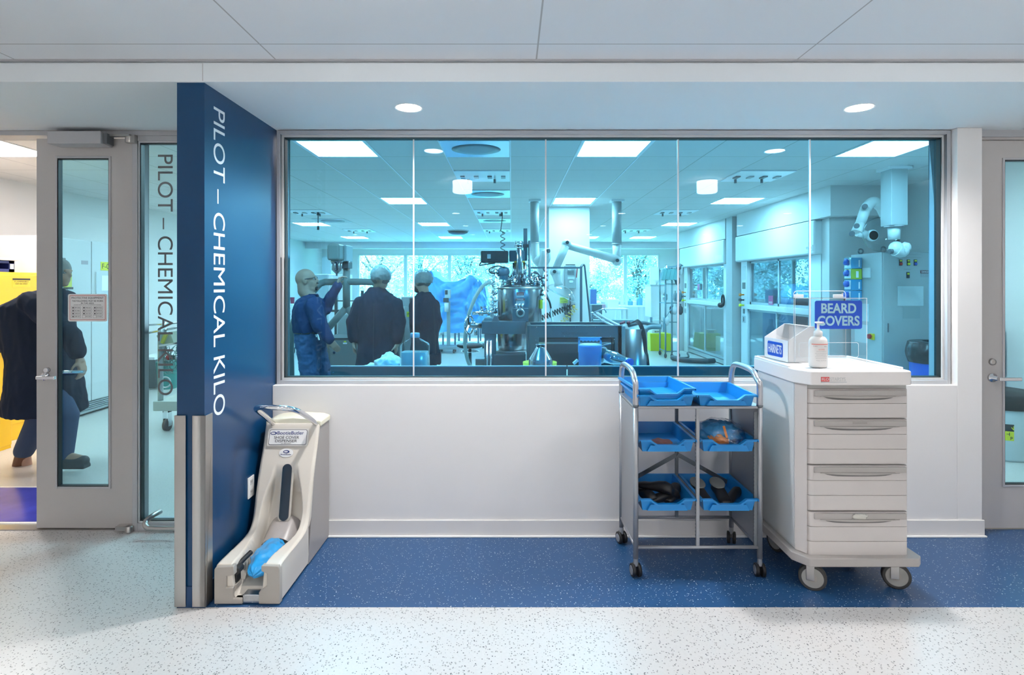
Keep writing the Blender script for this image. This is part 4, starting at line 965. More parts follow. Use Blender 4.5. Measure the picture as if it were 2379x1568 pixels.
# ================================================================== PEOPLE
def limb(b, pts, rad, n=18):
    b.tube([Vector(p) for p in pts], list(rad), n)
    for p, r in zip(pts, rad): b.ball(p, r, n, 10)
    return b
def ering(c, rx, ry, rz=0., n=28, k=1.):
    c = Vector(c); R_ = Matrix.Rotation(rz, 3, 'Z')
    return [c+R_ @ Vector((rx*math.copysign(abs(math.cos(2*PI*i/n))**k, math.cos(2*PI*i/n)), ry*math.copysign(abs(math.sin(2*PI*i/n))**k, math.sin(2*PI*i/n)), 0)) for i in range(n)]
def hand(b, wrist, d, nrm, s=1., curl=.5, side=1):
    """palm and five bent fingers; d: pointing direction, nrm: palm normal (towards palm side)"""
    w = Vector(wrist); d = Vector(d).normalized(); nrm = Vector(nrm); nrm = (nrm-d*nrm.dot(d)).normalized(); a = d.cross(nrm)*side
    b.obox(w+d*.045*s, d*.048*s, a*.036*s, nrm*.013*s)
    b.tube([w-d*.03*s, w, w+d*.02*s], [.026*s, .025*s, .028*s], 12)
    for k, (off, L) in enumerate(((-.028, .068), (-.010, .078), (.010, .074), (.028, .058))):
        p = w+d*.088*s+a*off*s; pts = [w+d*.06*s+a*off*.8*s, p]; ang = .15+curl*.3
        for j in range(3):
            ang += curl*.55; dd = d*math.cos(ang)+nrm*math.sin(ang); p = p+dd*(L*s*(.42, .33, .25)[j]); pts.append(p)
        b.tube(pts, [.010*s, .0098*s, .0092*s, .0085*s, .0070*s], 10); b.ball(p, .0070*s, 8, 6)
    q = w+d*.02*s-a*.030*s; t1 = (d*.6-a*.7+nrm*.4).normalized(); t2 = (d*.9-a*.25+nrm*.5).normalized()
    b.tube([q+a*.012*s, q+t1*.02*s, q+t1*.045*s, q+t1*.045*s+t2*.032*s], [.014*s, .013*s, .011*s, .008*s], 10)
    return b
def head(b, c, yaw, pitch=0., s=1.):
    """skull, face, ears and neck root; yaw: facing direction angle about z (0 = +X)"""
    c = Vector(c); R_ = Matrix.Rotation(yaw, 3, 'Z') @ Matrix.Rotation(-pitch, 3, 'Y')
    q = lambda x, y, z: c+R_ @ (Vector((x, y, z))*s)
    b.ball(q(-.012, 0, .025), (.100*s, .078*s, .098*s), 24, 16, R_); b.ball(q(.030, 0, -.035), (.066*s, .060*s, .080*s), 20, 14, R_)
    b.ball(q(.060, 0, -.088), (.028*s, .030*s, .024*s), 14, 10, R_); b.ball(q(.084, 0, .022), (.014*s, .052*s, .016*s), 14, 8, R_)
    b.tube([q(.088, 0, .018), q(.108, 0, -.018), q(.094, 0, -.026)], [.008*s, .014*s, .010*s], 10)
    b.ball(q(.094, 0, -.026), (.012*s, .018*s, .010*s), 12, 8, R_)
    b.ball(q(.088, 0, -.052), (.012*s, .026*s, .007*s), 12, 8, R_); b.ball(q(.086, 0, -.064), (.012*s, .022*s, .007*s), 12, 8, R_)
    for e in (-1, 1):
        b.ball(q(-.005, e*.080, -.008), (.022*s, .009*s, .034*s), 12, 8, R_); b.ball(q(.052, e*.040, -.028), (.026*s, .020*s, .024*s), 12, 8, R_)
    return q
def eyes(par, q, s=1.):
    for e in (-1, 1): MB().ball(q(.078, e*.031, .006), .0100*s, 12, 8).build('eye', mat('eye_white', (.38, .36, .34), .3), par)
    for e in (-1, 1): MB().ball(q(.0850, e*.031, .006), .0045*s, 10, 6).build('iris', INK, par)

# --- man in the blue sweatshirt reaching up to the mixer
def person_a():
    Y = 6.0; t = thing('person', 'bald man in blue sweatshirt and jeans reaching up to the mixer spindle', 'person', (-2.2, Y, 0))
    q0 = P(712, 655, Y); b = MB(); q = head(b, (q0.x+.005, Y, q0.z+.015), .12, .18, 1.06)
    nk = P(722, 690, Y)
    limb(b, [q(-.03, 0, -.04), q(-.035, 0, -.10), P(720, 692, Y), P(720, 702, Y)], [.078, .080, .078, .085]); b.ball(q(.02, 0, -.085), (.07, .06, .05))
    b.loft([ering(P(720, 700, Y), .10, .16), ering(P(720, 730, Y), .13, .18), ering(P(721, 770, Y), .14, .175), ering(P(722, 790, Y), .13, .165), ering(P(722, 805, Y), .11, .15)], 28)
    sh = P(729, 712, Y-.19); el = P(744, 758, Y-.23); wr = P(766, 790, Y-.22)
    limb(b, [sh, el, wr], [.055, .045, .028])
    hand(b, wr, wr-el+Vector((.02, 0, -.0)), (0, 1, -.2), 1.0, .35, 1)
    sh2 = P(738, 708, Y+.17); el2 = P(755, 716, Y+.10); wr2 = P(783, 664, Y+.05)
    limb(b, [sh2, el2, wr2], [.055, .045, .028])
    hand(b, wr2, Vector((.35, .1, 1)), (1, .1, -.3), 1.05, .8, -1)
    hip = P(722, 800, Y)
    for s, kx, fx_, ky in ((-1, .03, -.04, 0), (1, .10, .08, .06)):
        limb(b, [hip+Vector((0, s*.09, 0)), Vector((hip.x+kx, Y+s*.11+ky*.3, .50)), Vector((hip.x+fx_, Y+s*.11+ky, .09))], [.09, .062, .045])
        limb(b, [Vector((hip.x+fx_, Y+s*.11+ky, .07)), Vector((hip.x+fx_+.16, Y+s*.12+ky, .045))], [.05, .042])
    remeshed('body', b, SKIN, t, .0085)
    # sweatshirt
    b = MB()
    b.loft([ering(P(723, 686, Y), .075, .078), ering(P(721, 694, Y), .11, .15), ering(P(720, 704, Y), .142, .205), ering(P(719, 722, Y), .162, .225), ering(P(719.5, 742, Y), .170, .222), ering(P(721, 762, Y), .172, .215), ering(P(722, 771, Y), .165, .21)], 28)
    limb(b, [sh+Vector((-.02, .03, .01)), el, wr+(el-wr)*.06], [.092, .075, .050])
    limb(b, [sh2+Vector((-.02, -.02, .0)), el2, wr2], [.088, .074, .050])
    remeshed('sweatshirt', b, SHIRT, t, .010, wr=(.011, 9, .6))
    b = MB().loft([ering(P(724, 682.5, Y), .066, .070, 0), ering(P(723.5, 688, Y), .079, .083, 0)], 28); b.build('collar', mat('collar_dark', (.015, .025, .07), .9), t)
    b = MB(); b.loft([ering(P(722, 768, Y), .155, .195), ering(P(722, 785, Y), .158, .200), ering(P(722, 806, Y), .150, .195)], 28)
    for s, kx, fx_, ky in ((-1, .03, -.04, 0), (1, .10, .08, .06)):
        limb(b, [hip+Vector((0, s*.085, 0)), Vector((hip.x+kx, Y+s*.11+ky*.3, .50)), Vector((hip.x+fx_, Y+s*.11+ky, .12))], [.118, .090, .075])
    remeshed('jeans', b, JEANS, t, .011, wr=(.012, 10, 1.3))
    MB().loft([ering(P(722, 767, Y), .163, .203), ering(P(722, 773, Y), .163, .203)], 28).build('belt', mat('belt', (.04, .035, .03), .6), t)
    for s, fx_, ky in ((-1, -.04, 0), (1, .08, .06)):
        x = hip.x+fx_; y = Y+s*.11+ky
        remeshed('shoe', limb(MB(), [(x-.03, y, .055), (x+.08, y, .05), (x+.19, y, .04)], [.055, .052, .04]).box(x-.08, x+.22, y-.04, y+.04, 0, .03), SHOE, t, .01)
    # beard, glasses, eyes
    b = MB(); b.ball(q(.066, 0, -.092), (.034, .036, .028), 18, 12); b.ball(q(.098, 0, -.043), (.010, .028, .007), 12, 8)
    b.build('beard', HAIRM, t)
    eyes(t, q, 1.06)
    b = MB()
    for e in (-1, 1):
        b.tube([q(.093, e*.034+.024*math.cos(k*PI/8), .008+.017*math.sin(k*PI/8)) for k in range(16)], .0025, 6, closed=True)
        b.bar(q(.090, e*.060, .012), q(.0, e*.084, .014), .004, .007)
    b.build('glasses', INK, t)
    b = MB(); b.bar(P(737, 776, Y-.21), P(741, 790, Y-.215), .012).bar(P(733, 777, Y-.215), P(735, 783, Y-.215), .010); b.build('key_ring', CHROME, t)
person_a()

def coat_person(name_lab, Y, cxp, headpx, sh_y, hem_z, wid, hands, yaw, net=True, headr=1., coatpx=None, step=0.):
    """standing figure in a long coat seen from behind; yaw: facing"""
    t = thing('person', name_lab, 'person', ((cxp-CX)*Y/F, Y, 0)); x0 = (cxp-CX)*Y/F
    h0 = P(headpx[0], headpx[1], Y); b = MB(); q = head(b, h0, yaw, 0, headr)
    zs = EYE-(sh_y-CY)*Y/F
    limb(b, [q(-.02, 0, -.05), (x0, Y, zs+.03), (x0, Y, zs-.06)], [.060, .058, .07])
    ry = yaw-PI/2; L = wid/2
    b.loft([ering((x0, Y, zs-.04), L*.8, .09, ry), ering((x0, Y, zs-.3), L*.72, .11, ry), ering((x0, Y, zs-.55), L*.68, .11, ry), ering((x0, Y, zs-.65), L*.5, .09, ry)], 28)
    c = MB(); R_ = Matrix.Rotation(ry, 3, 'Z')
    c.loft([ering((x0, Y, zs+.060), .072, .075, ry), ering((x0, Y, zs+.03), L*.42, .09, ry), ering((x0, Y, zs-.02), L*.66, .115, ry), ering((x0, Y, zs-.07), L*.80, .13, ry), ering((x0, Y, zs-.14), L*.86, .145, ry), ering((x0, Y, zs-.30), L*.90, .15, ry), ering((x0, Y, zs-.50), L*.84, .145, ry), ering((x0, Y, zs-.72), L*.92, .165, ry), ering((x0, Y, hem_z+.15), L*1.02, .185, ry), ering((x0, Y, hem_z), L*1.06, .19, ry)], 28)
    for (hx_, hy_, el_off, s) in hands:
        wr = P(hx_, hy_, Y-.03); sh = Vector((x0, Y, zs-.11))+R_ @ Vector((s*L*.74, 0, 0)); el = (sh+wr)/2+Vector(el_off)
        limb(b, [sh, el, wr], [.05, .042, .027]); hand(b, wr, (wr-el), (-s*1., 0, 0), 1., .6, s)
        limb(c, [sh, el, wr+(el-wr).normalized()*.05], [.078, .070, .056])
    for s in (-1, 1):
        f = R_ @ Vector((s*.10, step*s, 0)); limb(b, [(x0+f.x*.8, Y+f.y*.3, zs-.62), (x0+f.x, Y+f.y*.6, .48), (x0+f.x, Y+f.y, .08)], [.085, .06, .045])
    remeshed('body', b, SKIN, t, .0095)
    remeshed('lab_coat', c, COAT, t, .011, wr=(.012, 8, .45))
    for s in (-1, 1):
        f = R_ @ Vector((s*.10, step*s, 0)); fw = R_ @ Vector((0, 1, 0))
        tr_ = limb(MB(), [(x0+f.x*.85, Y+f.y*.3, hem_z+.1), (x0+f.x, Y+f.y*.6, .48), (x0+f.x, Y+f.y, .10)], [.095, .08, .07]); tr_.build('trouser_leg', JEANS, t, fix=False)
        p = Vector((x0+f.x, Y+f.y, .05)); limb(MB(), [p-fw*.05, p+fw*.08, p+fw*.18], [.052, .05, .038]).box(p.x-.045, p.x+.045, p.y-.05, p.y+.05, 0, .03).build('shoe', SHOE, t, fix=False)
    b = MB(); b.bar(Vector((x0, Y, zs-.10))-R_ @ Vector((0, .15, 0)), Vector((x0, Y, hem_z+.10))-R_ @ Vector((0, .185, 0)), .004, .004); b.build('back_seam', INK, t)
    eyes(t, q, headr)
    if net:
        def cap(u, v):
            tt, p = 2*PI*u, PI*v*.62; d = Vector((math.sin(p)*math.cos(tt), math.sin(p)*math.sin(tt), math.cos(p)))
            k = 1.02+.07*noise.noise(d*5)+.05*abs(noise.noise(d*14))+.012*math.cos(26*tt)*math.sin(p)
            return q(-.022+.118*d.x*k, .100*d.y*k, .030+.112*d.z*k)
        MB().grid(cap, 60, 24).build('hairnet', NET, t)
        b = MB(); b.ball(q(-.022, 0, .018), (.100*headr, .080*headr, .090*headr), 20, 12); b.build('hair', mat('grey_hair', (.12, .11, .10), .8), t)
    return t, q
coat_person('person in dark lab coat and white hairnet seen from behind, arms hanging', 5.7, 877, (886, 648), 681, .52, .47, ((823, 797, (-.045, 0, .02), -1), (921, 800, (.035, 0, .02), 1)), PI/2, headr=1.0)
t, q = coat_person('bearded person in dark lab coat and hairnet, turned left beyond the clear bottle', 6.5, 986, (980, 655), 690, .60, .40, ((972, 790, (.0, -.08, .02), -1), (1000, 790, (.06, 0, .02), 1)), PI*.80)
MB().ball(q(.062, 0, -.075), (.055, .062, .055), 18, 12).build('beard', HAIRM, t)

# --- person walking through the doorway, seen through and beside the left door leaf
def walker():
    Y = 4.6; t = thing('person', 'person in dark lab coat striding past the yellow cabinet behind the left door', 'person', (-3.9, Y, 0))
    b = MB(); hp_ = P(134, 634, Y); q = head(b, hp_, .05, -.05, 1.0)
    nk = P(118, 668, Y); limb(b, [q(-.03, 0, -.05), nk, nk+Vector((-.04, 0, -.08))], [.058, .06, .075])
    ch = P(96, 720, Y); pv = P(112, 850, Y)
    b.loft([ering(nk+Vector((-.03, 0, -.06)), .09, .16), ering(ch, .12, .18), ering((ch+pv)/2, .12, .16), ering(pv, .12, .16), ering(pv+Vector((0, 0, -.10)), .09, .12)], 28)
    sh = nk+Vector((.0, -.18, -.12)); el = P(165, 780, Y-.22); wr = P(186, 835, Y-.20)
    limb(b, [sh, el, wr], [.052, .043, .027]); hand(b, wr, (.25, 0, -1), (-1, 0, 0), 1.05, .5, 1)
    sh2 = nk+Vector((-.03, .18, -.12)); el2 = P(40, 790, Y+.2); wr2 = P(30, 860, Y+.2)
    limb(b, [sh2, el2, wr2], [.052, .043, .027]); hand(b, wr2, (-.1, 0, -1), (1, 0, 0), 1., .5, 1)
    k1, a1 = P(155, 965, Y-.1), P(146, 1060, Y-.1); k2, a2 = P(86, 985, Y+.1), P(56, 1052, Y+.1)
    for k_, a_ in ((k1, a1), (k2, a2)): limb(b, [pv, k_, a_], [.09, .062, .043])
    limb(b, [a1, a1+Vector((.15, 0, -.03))], [.045, .038]); limb(b, [a2, a2+Vector((.03, 0, -.14))], [.045, .035])
    remeshed('body', b, SKIN, t, .009)
    c = MB()
    c.loft([ering(nk+Vector((.0, 0, -.01)), .072, .078), ering(nk+Vector((-.03, 0, -.045)), .12, .16), ering(nk+Vector((-.06, 0, -.11)), .19, .22), ering(ch+Vector((-.03, 0, .03)), .25, .24), ering(P(88, 770, Y), .255, .235), ering(P(96, 830, Y), .235, .225), ering(P(104, 890, Y), .26, .26), ering(P(106, 956, Y), .285, .28)], 28)
    limb(c, [sh, el, wr+(el-wr).normalized()*.06], [.090, .075, .055]); limb(c, [sh2, el2, wr2+(el2-wr2).normalized()*.06], [.095, .085, .06])
    remeshed('lab_coat', c, COAT, t, .011, wr=(.012, 8, .45))
    for k_, a_ in ((k1, a1), (k2, a2)): remeshed('trouser_leg', limb(MB(), [pv+Vector((0, (k_.y-Y)*.5, 0)), k_, a_+Vector((0, 0, .02))], [.095, .088, .074]), mat('dark_denim', (.035, .06, .12), .9), t, .012)
    remeshed('shoe', limb(MB(), [a1+Vector((-.02, 0, -.03)), a1+Vector((.08, 0, -.045)), a1+Vector((.17, 0, -.035))], [.056, .052, .042]).box(a1.x-.06, a1.x+.20, a1.y-.042, a1.y+.042, a1.z-.095, a1.z-.06), mat('grey_shoe', (.06, .06, .065), .6), t, .009)
    f = Vector((-.55, 0, -.84)); u_ = Vector((.84, 0, -.55))
    limb_ = limb(MB(), [a2+u_*.0, a2+f*.08+u_*.02, a2+f*.19+u_*.05], [.058, .054, .046]); remeshed('shoe', limb_, mat('brown_shoe', (.13, .05, .025), .5), t, .009)
    def cap(u, v):
        tt, p = 2*PI*u, PI*v*.6; d = Vector((math.sin(p)*math.cos(tt), math.sin(p)*math.sin(tt), math.cos(p))); k = 1+.05*noise.noise(d*6)
        return q(-.02+.112*d.x*k, .095*d.y*k, .03+.106*d.z*k)
    MB().ball(q(-.022, 0, .016), (.102, .082, .094), 20, 12).build('hair', MATS['grey_hair'], t)
    MB().grid(cap, 40, 20).build('hairnet', NET, t); eyes(t, q)
walker()

# ================================================================== MIXER BEHIND THE MEN
Y = 6.45
mx = thing('overhead_mixer', 'tall grey green mixer with motor head, cross tube and splayed frame', 'mixer', ((805-CX)*Y/F, Y, 0))
rt = 8.5*Y/F
MB().tube([P(805, 607, Y), P(805, 716, Y)], rt, 20).build('post', GREENGREY, mx)
MB().tube(bez([P(676, 880, Y-.0), P(676, 790, Y), P(690, 730, Y), P(735, 668, Y), P(752, 656, Y), P(770, 655, Y), P(860, 655, Y), P(873, 660, Y), P(912, 700, Y), P(930, 740, Y), P(933, 880, Y)], 6), rt*.92, 18).build('bent_tube', GREENGREY, mx)
MB().tube([P(676, 878, Y), Vector((P(676, 0, Y).x, Y, 0))], rt*.92, 18).build('leg', GREENGREY, mx)
MB().tube([P(805, 714, Y), P(760, 765, Y), P(755, 772, Y)], rt*.95, 18).build('strut', GREENGREY, mx)
MB().tube([P(805, 714, Y), P(850, 765, Y), P(855, 772, Y)], rt*.95, 18).build('strut', GREENGREY, mx)
a = P(789, 625, Y-.18); w = 22.5*Y/F
MB().box(P(767, 0, Y-.2).x, P(796, 0, Y-.2).x, Y-.32, Y-.06, P(0, 606, Y-.2).z, P(0, 567, Y-.2).z).build('motor_housing', GREENGREY, mx, bevel=.03, seg=4)
MB().box(P(795, 0, Y).x, P(813, 0, Y).x, Y-.14, Y+.12, P(0, 608, Y).z, P(0, 571, Y).z).build('gear_housing', mat('pale_teal_paint', (.28, .33, .34), .4), mx, bevel=.008)
MB().box(P(793, 0, Y).x, P(814, 0, Y).x, Y-.08, Y+.08, P(0, 624, Y).z, P(0, 609, Y).z).build('bracket', DARK, mx, bevel=.004)
sx = P(782, 0, Y-.2).x; zc_ = lambda py: P(0, py, Y-.2).z
MB().lathe([(.072, zc_(606)), (.072, zc_(609)), (.055, zc_(610)), (.055, zc_(627)), (.040, zc_(630)), (.022, zc_(634)), (.010, zc_(636)), (.010, zc_(641))], (sx, Y-.2, 0), 'z', 28).build('spindle', POLISH, mx)
b = MB()
for k in range(8): t_ = 2*PI*k/8; b.cyl((sx+.058*math.cos(t_), Y-.2+.058*math.sin(t_), zc_(608)), (sx+.050*math.cos(t_), Y-.2+.050*math.sin(t_), zc_(628)), .007, n=8)
b.build('guide_rods', CHROME, mx)
cab = thing('machine_cabinet', 'dark grey equipment cabinet with keyhole and label below the mixer', 'cabinet', (-2.0, 6.3, 0))
x0_, x1_ = P(752, 0, 6.34).x, P(846, 0, 6.34).x
MB().box(x0_, x1_, 6.34, 6.89, .05, P(0, 788, 6.34).z).build('cabinet_body', mat('cabinet_grey', (.15, .155, .15), .5), cab, bevel=.004)
MB().box(x0_-.01, x1_+.01, 6.33, 6.90, P(0, 788, 6.34).z, P(0, 785, 6.34).z).build('worktop', DARK, cab)
MB().box(x0_+.075, x1_-.01, 6.332, 6.34, .12, P(0, 790, 6.34).z).build('door', mat('cabinet_grey2', (.17, .175, .17), .5), cab, bevel=.003)
MB().box(P(797, 0, 6.33).x, P(806, 0, 6.33).x, 6.328, 6.332, P(0, 799, 6.33).z, P(0, 796, 6.33).z).build('label', WHITEP, cab)
MB().box(P(799, 0, 6.33).x, P(804, 0, 6.33).x, 6.328, 6.332, P(0, 795, 6.33).z, P(0, 792, 6.33).z).build('badge', YELL, cab)
MB().lathe([(.014, 0), (.014, .01)], P(776, 819, 6.32), 'y', 14).build('lock', CHROME, cab)
bn = thing('floor_cabinet', 'dark cabinet standing behind the seated bench end at the man in jeans', 'cabinet', (-2.3, 6.9, 0))
bn['label'] = 'dark low cabinet left of the machine cabinet, behind the jeans'
MB().box(P(736, 0, 6.85).x, P(756, 0, 6.85).x, 6.85, 7.3, 0.0, P(0, 800, 6.85).z).build('cabinet_body', MATS['cabinet_grey'], bn, bevel=.004)
wb = thing('white_tank', 'pale boxy tank standing behind the splayed mixer frame', 'tank', (-2.1, 7.4, 0))
MB().box(P(781, 0, 7.3).x, P(838, 0, 7.3).x, 7.3, 7.9, .05, P(0, 728, 7.3).z).build('tank_body', mat('pale_tank', (.55, .58, .58), .4), wb, bevel=.03, seg=3)
rk = thing('shelf_frame', 'thin black frame with a shelf behind the raised sleeve', 'frame', (-2.4, 7.6, 0))
b = MB(); yk = 8.15
for px in (781, 842): b.box(P(px-3, 0, yk).x, P(px+3, 0, yk).x, yk-.02, yk+.02, 0, P(0, 675, yk).z)
b.bar(P(781, 699, yk), P(842, 699, yk), .015); b.bar(P(740, 722, yk), P(842, 722, yk), .10, .03); b.build('frame', DARK, rk)

# instrument tower right of the standing man
it = thing('instrument_tower', 'pale instrument tower with yellow tag between the two coated people', 'instrument', (-1.3, 6.9, 0))
yk = 6.9
MB().box(P(939, 0, yk).x, P(962, 0, yk).x, yk, yk+.45, .0, P(0, 712, yk).z).build('lower_case', mat('instrument_grey', (.40, .42, .43), .4), it, bevel=.008)
MB().box(P(930, 0, yk).x, P(962, 0, yk).x, yk+.05, yk+.45, P(0, 712, yk).z, P(0, 690, yk).z).build('upper_case', MATS['instrument_grey'], it, bevel=.006)
MB().box(P(950, 0, yk).x, P(959, 0, yk).x, yk+.045, yk+.05, P(0, 703, yk).z, P(0, 693, yk).z).build('screen', DARK, it)
MB().box(P(945, 0, yk).x, P(956, 0, yk).x, yk-.006, yk, P(0, 736, yk).z, P(0, 724, yk).z).build('yellow_tag', YELL, it)
text('tag_writing', 'P3', P(946.5, 733.5, yk-.0065), (1, 0, 0), (0, 0, 1), .04, .036, INK, it, .001)
MB().tube(bez([P(936, 720, yk-.05), P(933, 740, yk-.08), P(939, 760, yk-.05), P(932, 775, yk-.08), P(938, 800, yk-.05), P(931, 830, yk-.05), P(933, 850, yk-.05)], 6), .006, 8).build('cable', BLACK, it)

# ================================================================== TALL REACTOR
Y = 5.5; px1 = F/Y
rc = thing('reactor_vessel', 'stainless steel jacketed reactor with motor, valves and hand wheel', 'reactor', ((1207-CX)*Y/F, Y, 0))
vx = (1207-CX)*Y/F; rv = 51.5*Y/F; Z = lambda py, y=Y: EYE-(py-CY)*y/F; Xp = lambda px, y=Y: (px-CX)*y/F
MB().lathe([(rv*.96, Z(750)), (rv, Z(747)), (rv, Z(669)), (rv*.97, Z(666)), (rv*.55, Z(660)), (rv*.5, Z(655))], (vx, Y, 0), 'z', 56).build('vessel', POLISH, rc)
MB().lathe([(rv*1.04, Z(671)), (rv*1.04, Z(667))], (vx, Y, 0), 'z', 56).build('lid_flange', STEEL, rc)
MB().lathe([(.03, Z(816)), (.12, Z(814)), (.145, Z(808)), (.15, Z(776)), (.15, Z(750))], (Xp(1190), Y, 0), 'z', 44).build('lower_vessel', POLISH, rc)
MB().lathe([(.20, Z(814)), (.20, Z(811))], (Xp(1190), Y, 0), 'z', 44).build('lower_flange', STEEL, rc)
yf = Y-.36
MB().box(Xp(1119, yf), Xp(1222, yf), yf, yf+.16, Z(776, yf), Z(747, yf)).build('cross_beam', DSTEEL, rc, bevel=.004)
MB().box(Xp(1119, yf), Xp(1130, yf), yf+.16, Y+.4, Z(776, yf), Z(747, yf)).build('side_beam', DSTEEL, rc, bevel=.004)
b = MB().box(Xp(1125, yf), Xp(1152, yf), yf+.01, yf+.14, 0, Z(776, yf)); b.build('column', DSTEEL, rc, bevel=.004)
for px in (1132, 1140): MB().cyl((Xp(px, yf-.02), yf-.03, .0), (Xp(px, yf-.02), yf-.03, Z(790, yf)), .012).build('guide_rod', CHROME, rc)
MB().box(Xp(1146, yf), Xp(1222, yf), yf+.0, yf+.4, 0, Z(824, yf)).build('base_box', DSTEEL, rc, bevel=.004)
MB().box(Xp(1106, yf), Xp(1127, yf), yf-.1, yf+.1, 0, Z(830, yf)).build('foot_box', STEEL, rc, bevel=.004)
MB().prism([(Xp(1142, yf), Z(747, yf)), (Xp(1161, yf), Z(747, yf)), (Xp(1154, yf), Z(734, yf)), (Xp(1148, yf), Z(734, yf))], 'y', yf+.02, yf+.05).build('lug', DSTEEL, rc, bevel=.003)
# front gearbox and sight glass
MB().box(Xp(1190, yf), Xp(1228, yf), yf+.02, yf+.16, Z(748, yf), Z(717, yf)).build('gearbox', DSTEEL, rc, bevel=.004)
MB().lathe([(.040, 0), (.040, -.018), (.024, -.020), (.022, -.010), (0, -.010)], (Xp(1209, yf), yf+.02, Z(727, yf)), 'y', 32).build('sight_glass', STEEL, rc)
MB().lathe([(.019, -.0215), (.024, -.0215), (.024, -.019)], (Xp(1209, yf), yf+.02, Z(727, yf)), 'y', 28).build('sight_ring', DARK, rc)
for k, px in enumerate((1201, 1207, 1213)): MB().cyl((Xp(px, yf), yf+.08, Z(717, yf)), (Xp(px+(k-1)*2, yf), yf+.08, Z(706, yf)), .010).build('stud', CHROME, rc)
yl_ = Y-rv
MB().box(Xp(1200, yl_), Xp(1217, yl_), yl_-.012, yl_+.004, Z(686, yl_), Z(679, yl_)).build('red_label', mat('faded_red', (.40, .10, .10), .5), rc)
MB().box(Xp(1200, yl_), Xp(1217, yl_), yl_-.006, yl_+.004, Z(690, yl_), Z(686, yl_)).build('white_label', WHITEP, rc)
MB().box(Xp(1198, yl_), Xp(1219, yl_), yl_-.012, yl_+.004, Z(698, yl_), Z(693, yl_)).build('red_label', MATS['faded_red'], rc)
text('label_writing', 'DANGER', (Xp(1201, yl_), yl_-.0125, Z(697.3, yl_)), (1, 0, 0), (0, 0, 1), .062, .014, WHITEP, rc, .0008)
text('label_writing', 'NOTICE', (Xp(1202, yl_), yl_-.0125, Z(684.6, yl_)), (1, 0, 0), (0, 0, 1), .052, .010, WHITEP, rc, .0008)
MB().box(Xp(1199, yl_), Xp(1218, yl_), yl_-.008, yl_+.004, Z(707, yl_), Z(698, yl_)).build('white_label', PALEGREY, rc)
MB().box(vx+rv-.02, vx+rv+.004, Y-.10, Y-.05, Z(716), Z(696)).build('yellow_label', YELL, rc)
# drive on top
MB().box(Xp(1118), Xp(1181), Y-.10, Y+.10, Z(611), Z(584)).build('drive_motor', DARK, rc, bevel=.012, seg=3)
b = MB()
for k in range(9): z = Z(611)+.016+k*.0115; b.box(Xp(1122), Xp(1178), Y-.106, Y+.106, z, z+.004)
b.build('motor_fins', mat('fin_grey', (.09, .10, .11), .5), rc)
MB().box(Xp(1133), Xp(1141), Y-.112, Y-.104, Z(602), Z(592)).build('motor_plate', mat('plate_grey', (.38, .42, .45), .4), rc)
MB().box(Xp(1183), Xp(1218), Y-.09, Y+.09, Z(608), Z(583)).build('gear_case', mat('drive_blue_grey', (.06, .11, .15), .4), rc, bevel=.01)
MB().lathe([(.030, Z(660)), (.030, Z(583)), (.022, Z(582)), (.022, Z(572))], (Xp(1206), Y-.12, 0), 'z', 24).build('shaft_tube', POLISH, rc)
b = MB()
for z, r in ((Z(566), .040), (Z(571), .034), (Z(577), .028)): b.lathe([(r, z-.006), (r, z+.008)], (Xp(1205), Y-.12, 0), 'z', 24)
for s in (-1, 1): b.cyl((Xp(1205)+s*.032, Y-.12, Z(576)), (Xp(1205)+s*.032, Y-.12, Z(562)), .008, n=10)
b.build('top_clamp', CHROME, rc)
MB().lathe([(.055, Z(611)), (.055, Z(607))], (Xp(1207), Y-.06, 0), 'z', 32).build('orange_ring', mat('amber', (.55, .30, .04), .4), rc)
for px in (1195, 1219): MB().cyl((Xp(px), Y-.05, Z(662)), (Xp(px), Y-.05, Z(611)), .018).build('stanchion', POLISH, rc)
MB().box(Xp(1216), Xp(1225), Y-.02, Y+.02, Z(606), Z(531)).build('mast', DSTEEL, rc, bevel=.002)
MB().box(Xp(1205), Xp(1232), Y-.04, Y-.01, Z(575), Z(568)).build('mast_bracket', DARK, rc, bevel=.002)
MB().tube([(Xp(1230), Y-.05, Z(750)), (Xp(1230), Y-.05, Z(560))], .014, 14).build('lift_pole', DSTEEL, rc)
MB().ball((Xp(1170), Y-.05, Z(632)), (.062, .06, .055), 20, 14).cyl((Xp(1170), Y-.05, Z(650)), (Xp(1172), Y-.05, Z(622)), .045).build('actuator', mat('actuator_blue', (.08, .20, .27), .4), rc, bevel=.004)
MB().cyl((Xp(1156), Y-.05, Z(634)), (Xp(1164), Y-.05, Z(634)), .035).build('actuator_cap', MATS['actuator_blue'], rc)
# piping on the lid: stubs, elbows and valves
rnd = random.Random(5)
for k in range(26):
    t_ = 2*PI*k/26+rnd.uniform(-.1, .1); r_ = rv*rnd.uniform(.35, .92); x, y = vx+r_*math.cos(t_), Y+r_*math.sin(t_)*.8; z0_ = Z(664); h_ = rnd.uniform(.03, .11)
    b = MB().cyl((x, y, z0_-.01), (x, y, z0_+h_), rnd.uniform(.009, .020), n=14).lathe([(.026, 0), (.026, .010)], (x, y, z0_+h_*rnd.uniform(.3, .9)), 'z', 16)
    if k % 3 == 0: b.bar((x, y, z0_+h_), (x+rnd.uniform(-.07, .07), y-.04, z0_+h_+rnd.uniform(0, .03)), .012, .007)
    if k % 2: b.tube(bez([(x, y, z0_+h_), (x+.02, y-.02, z0_+h_+.03), (x+rnd.uniform(-.09, .09), y-.05, z0_+h_*.6)], 5), .007, 8)
    b.build('nozzle', CHROME if k % 4 else DSTEEL, rc)
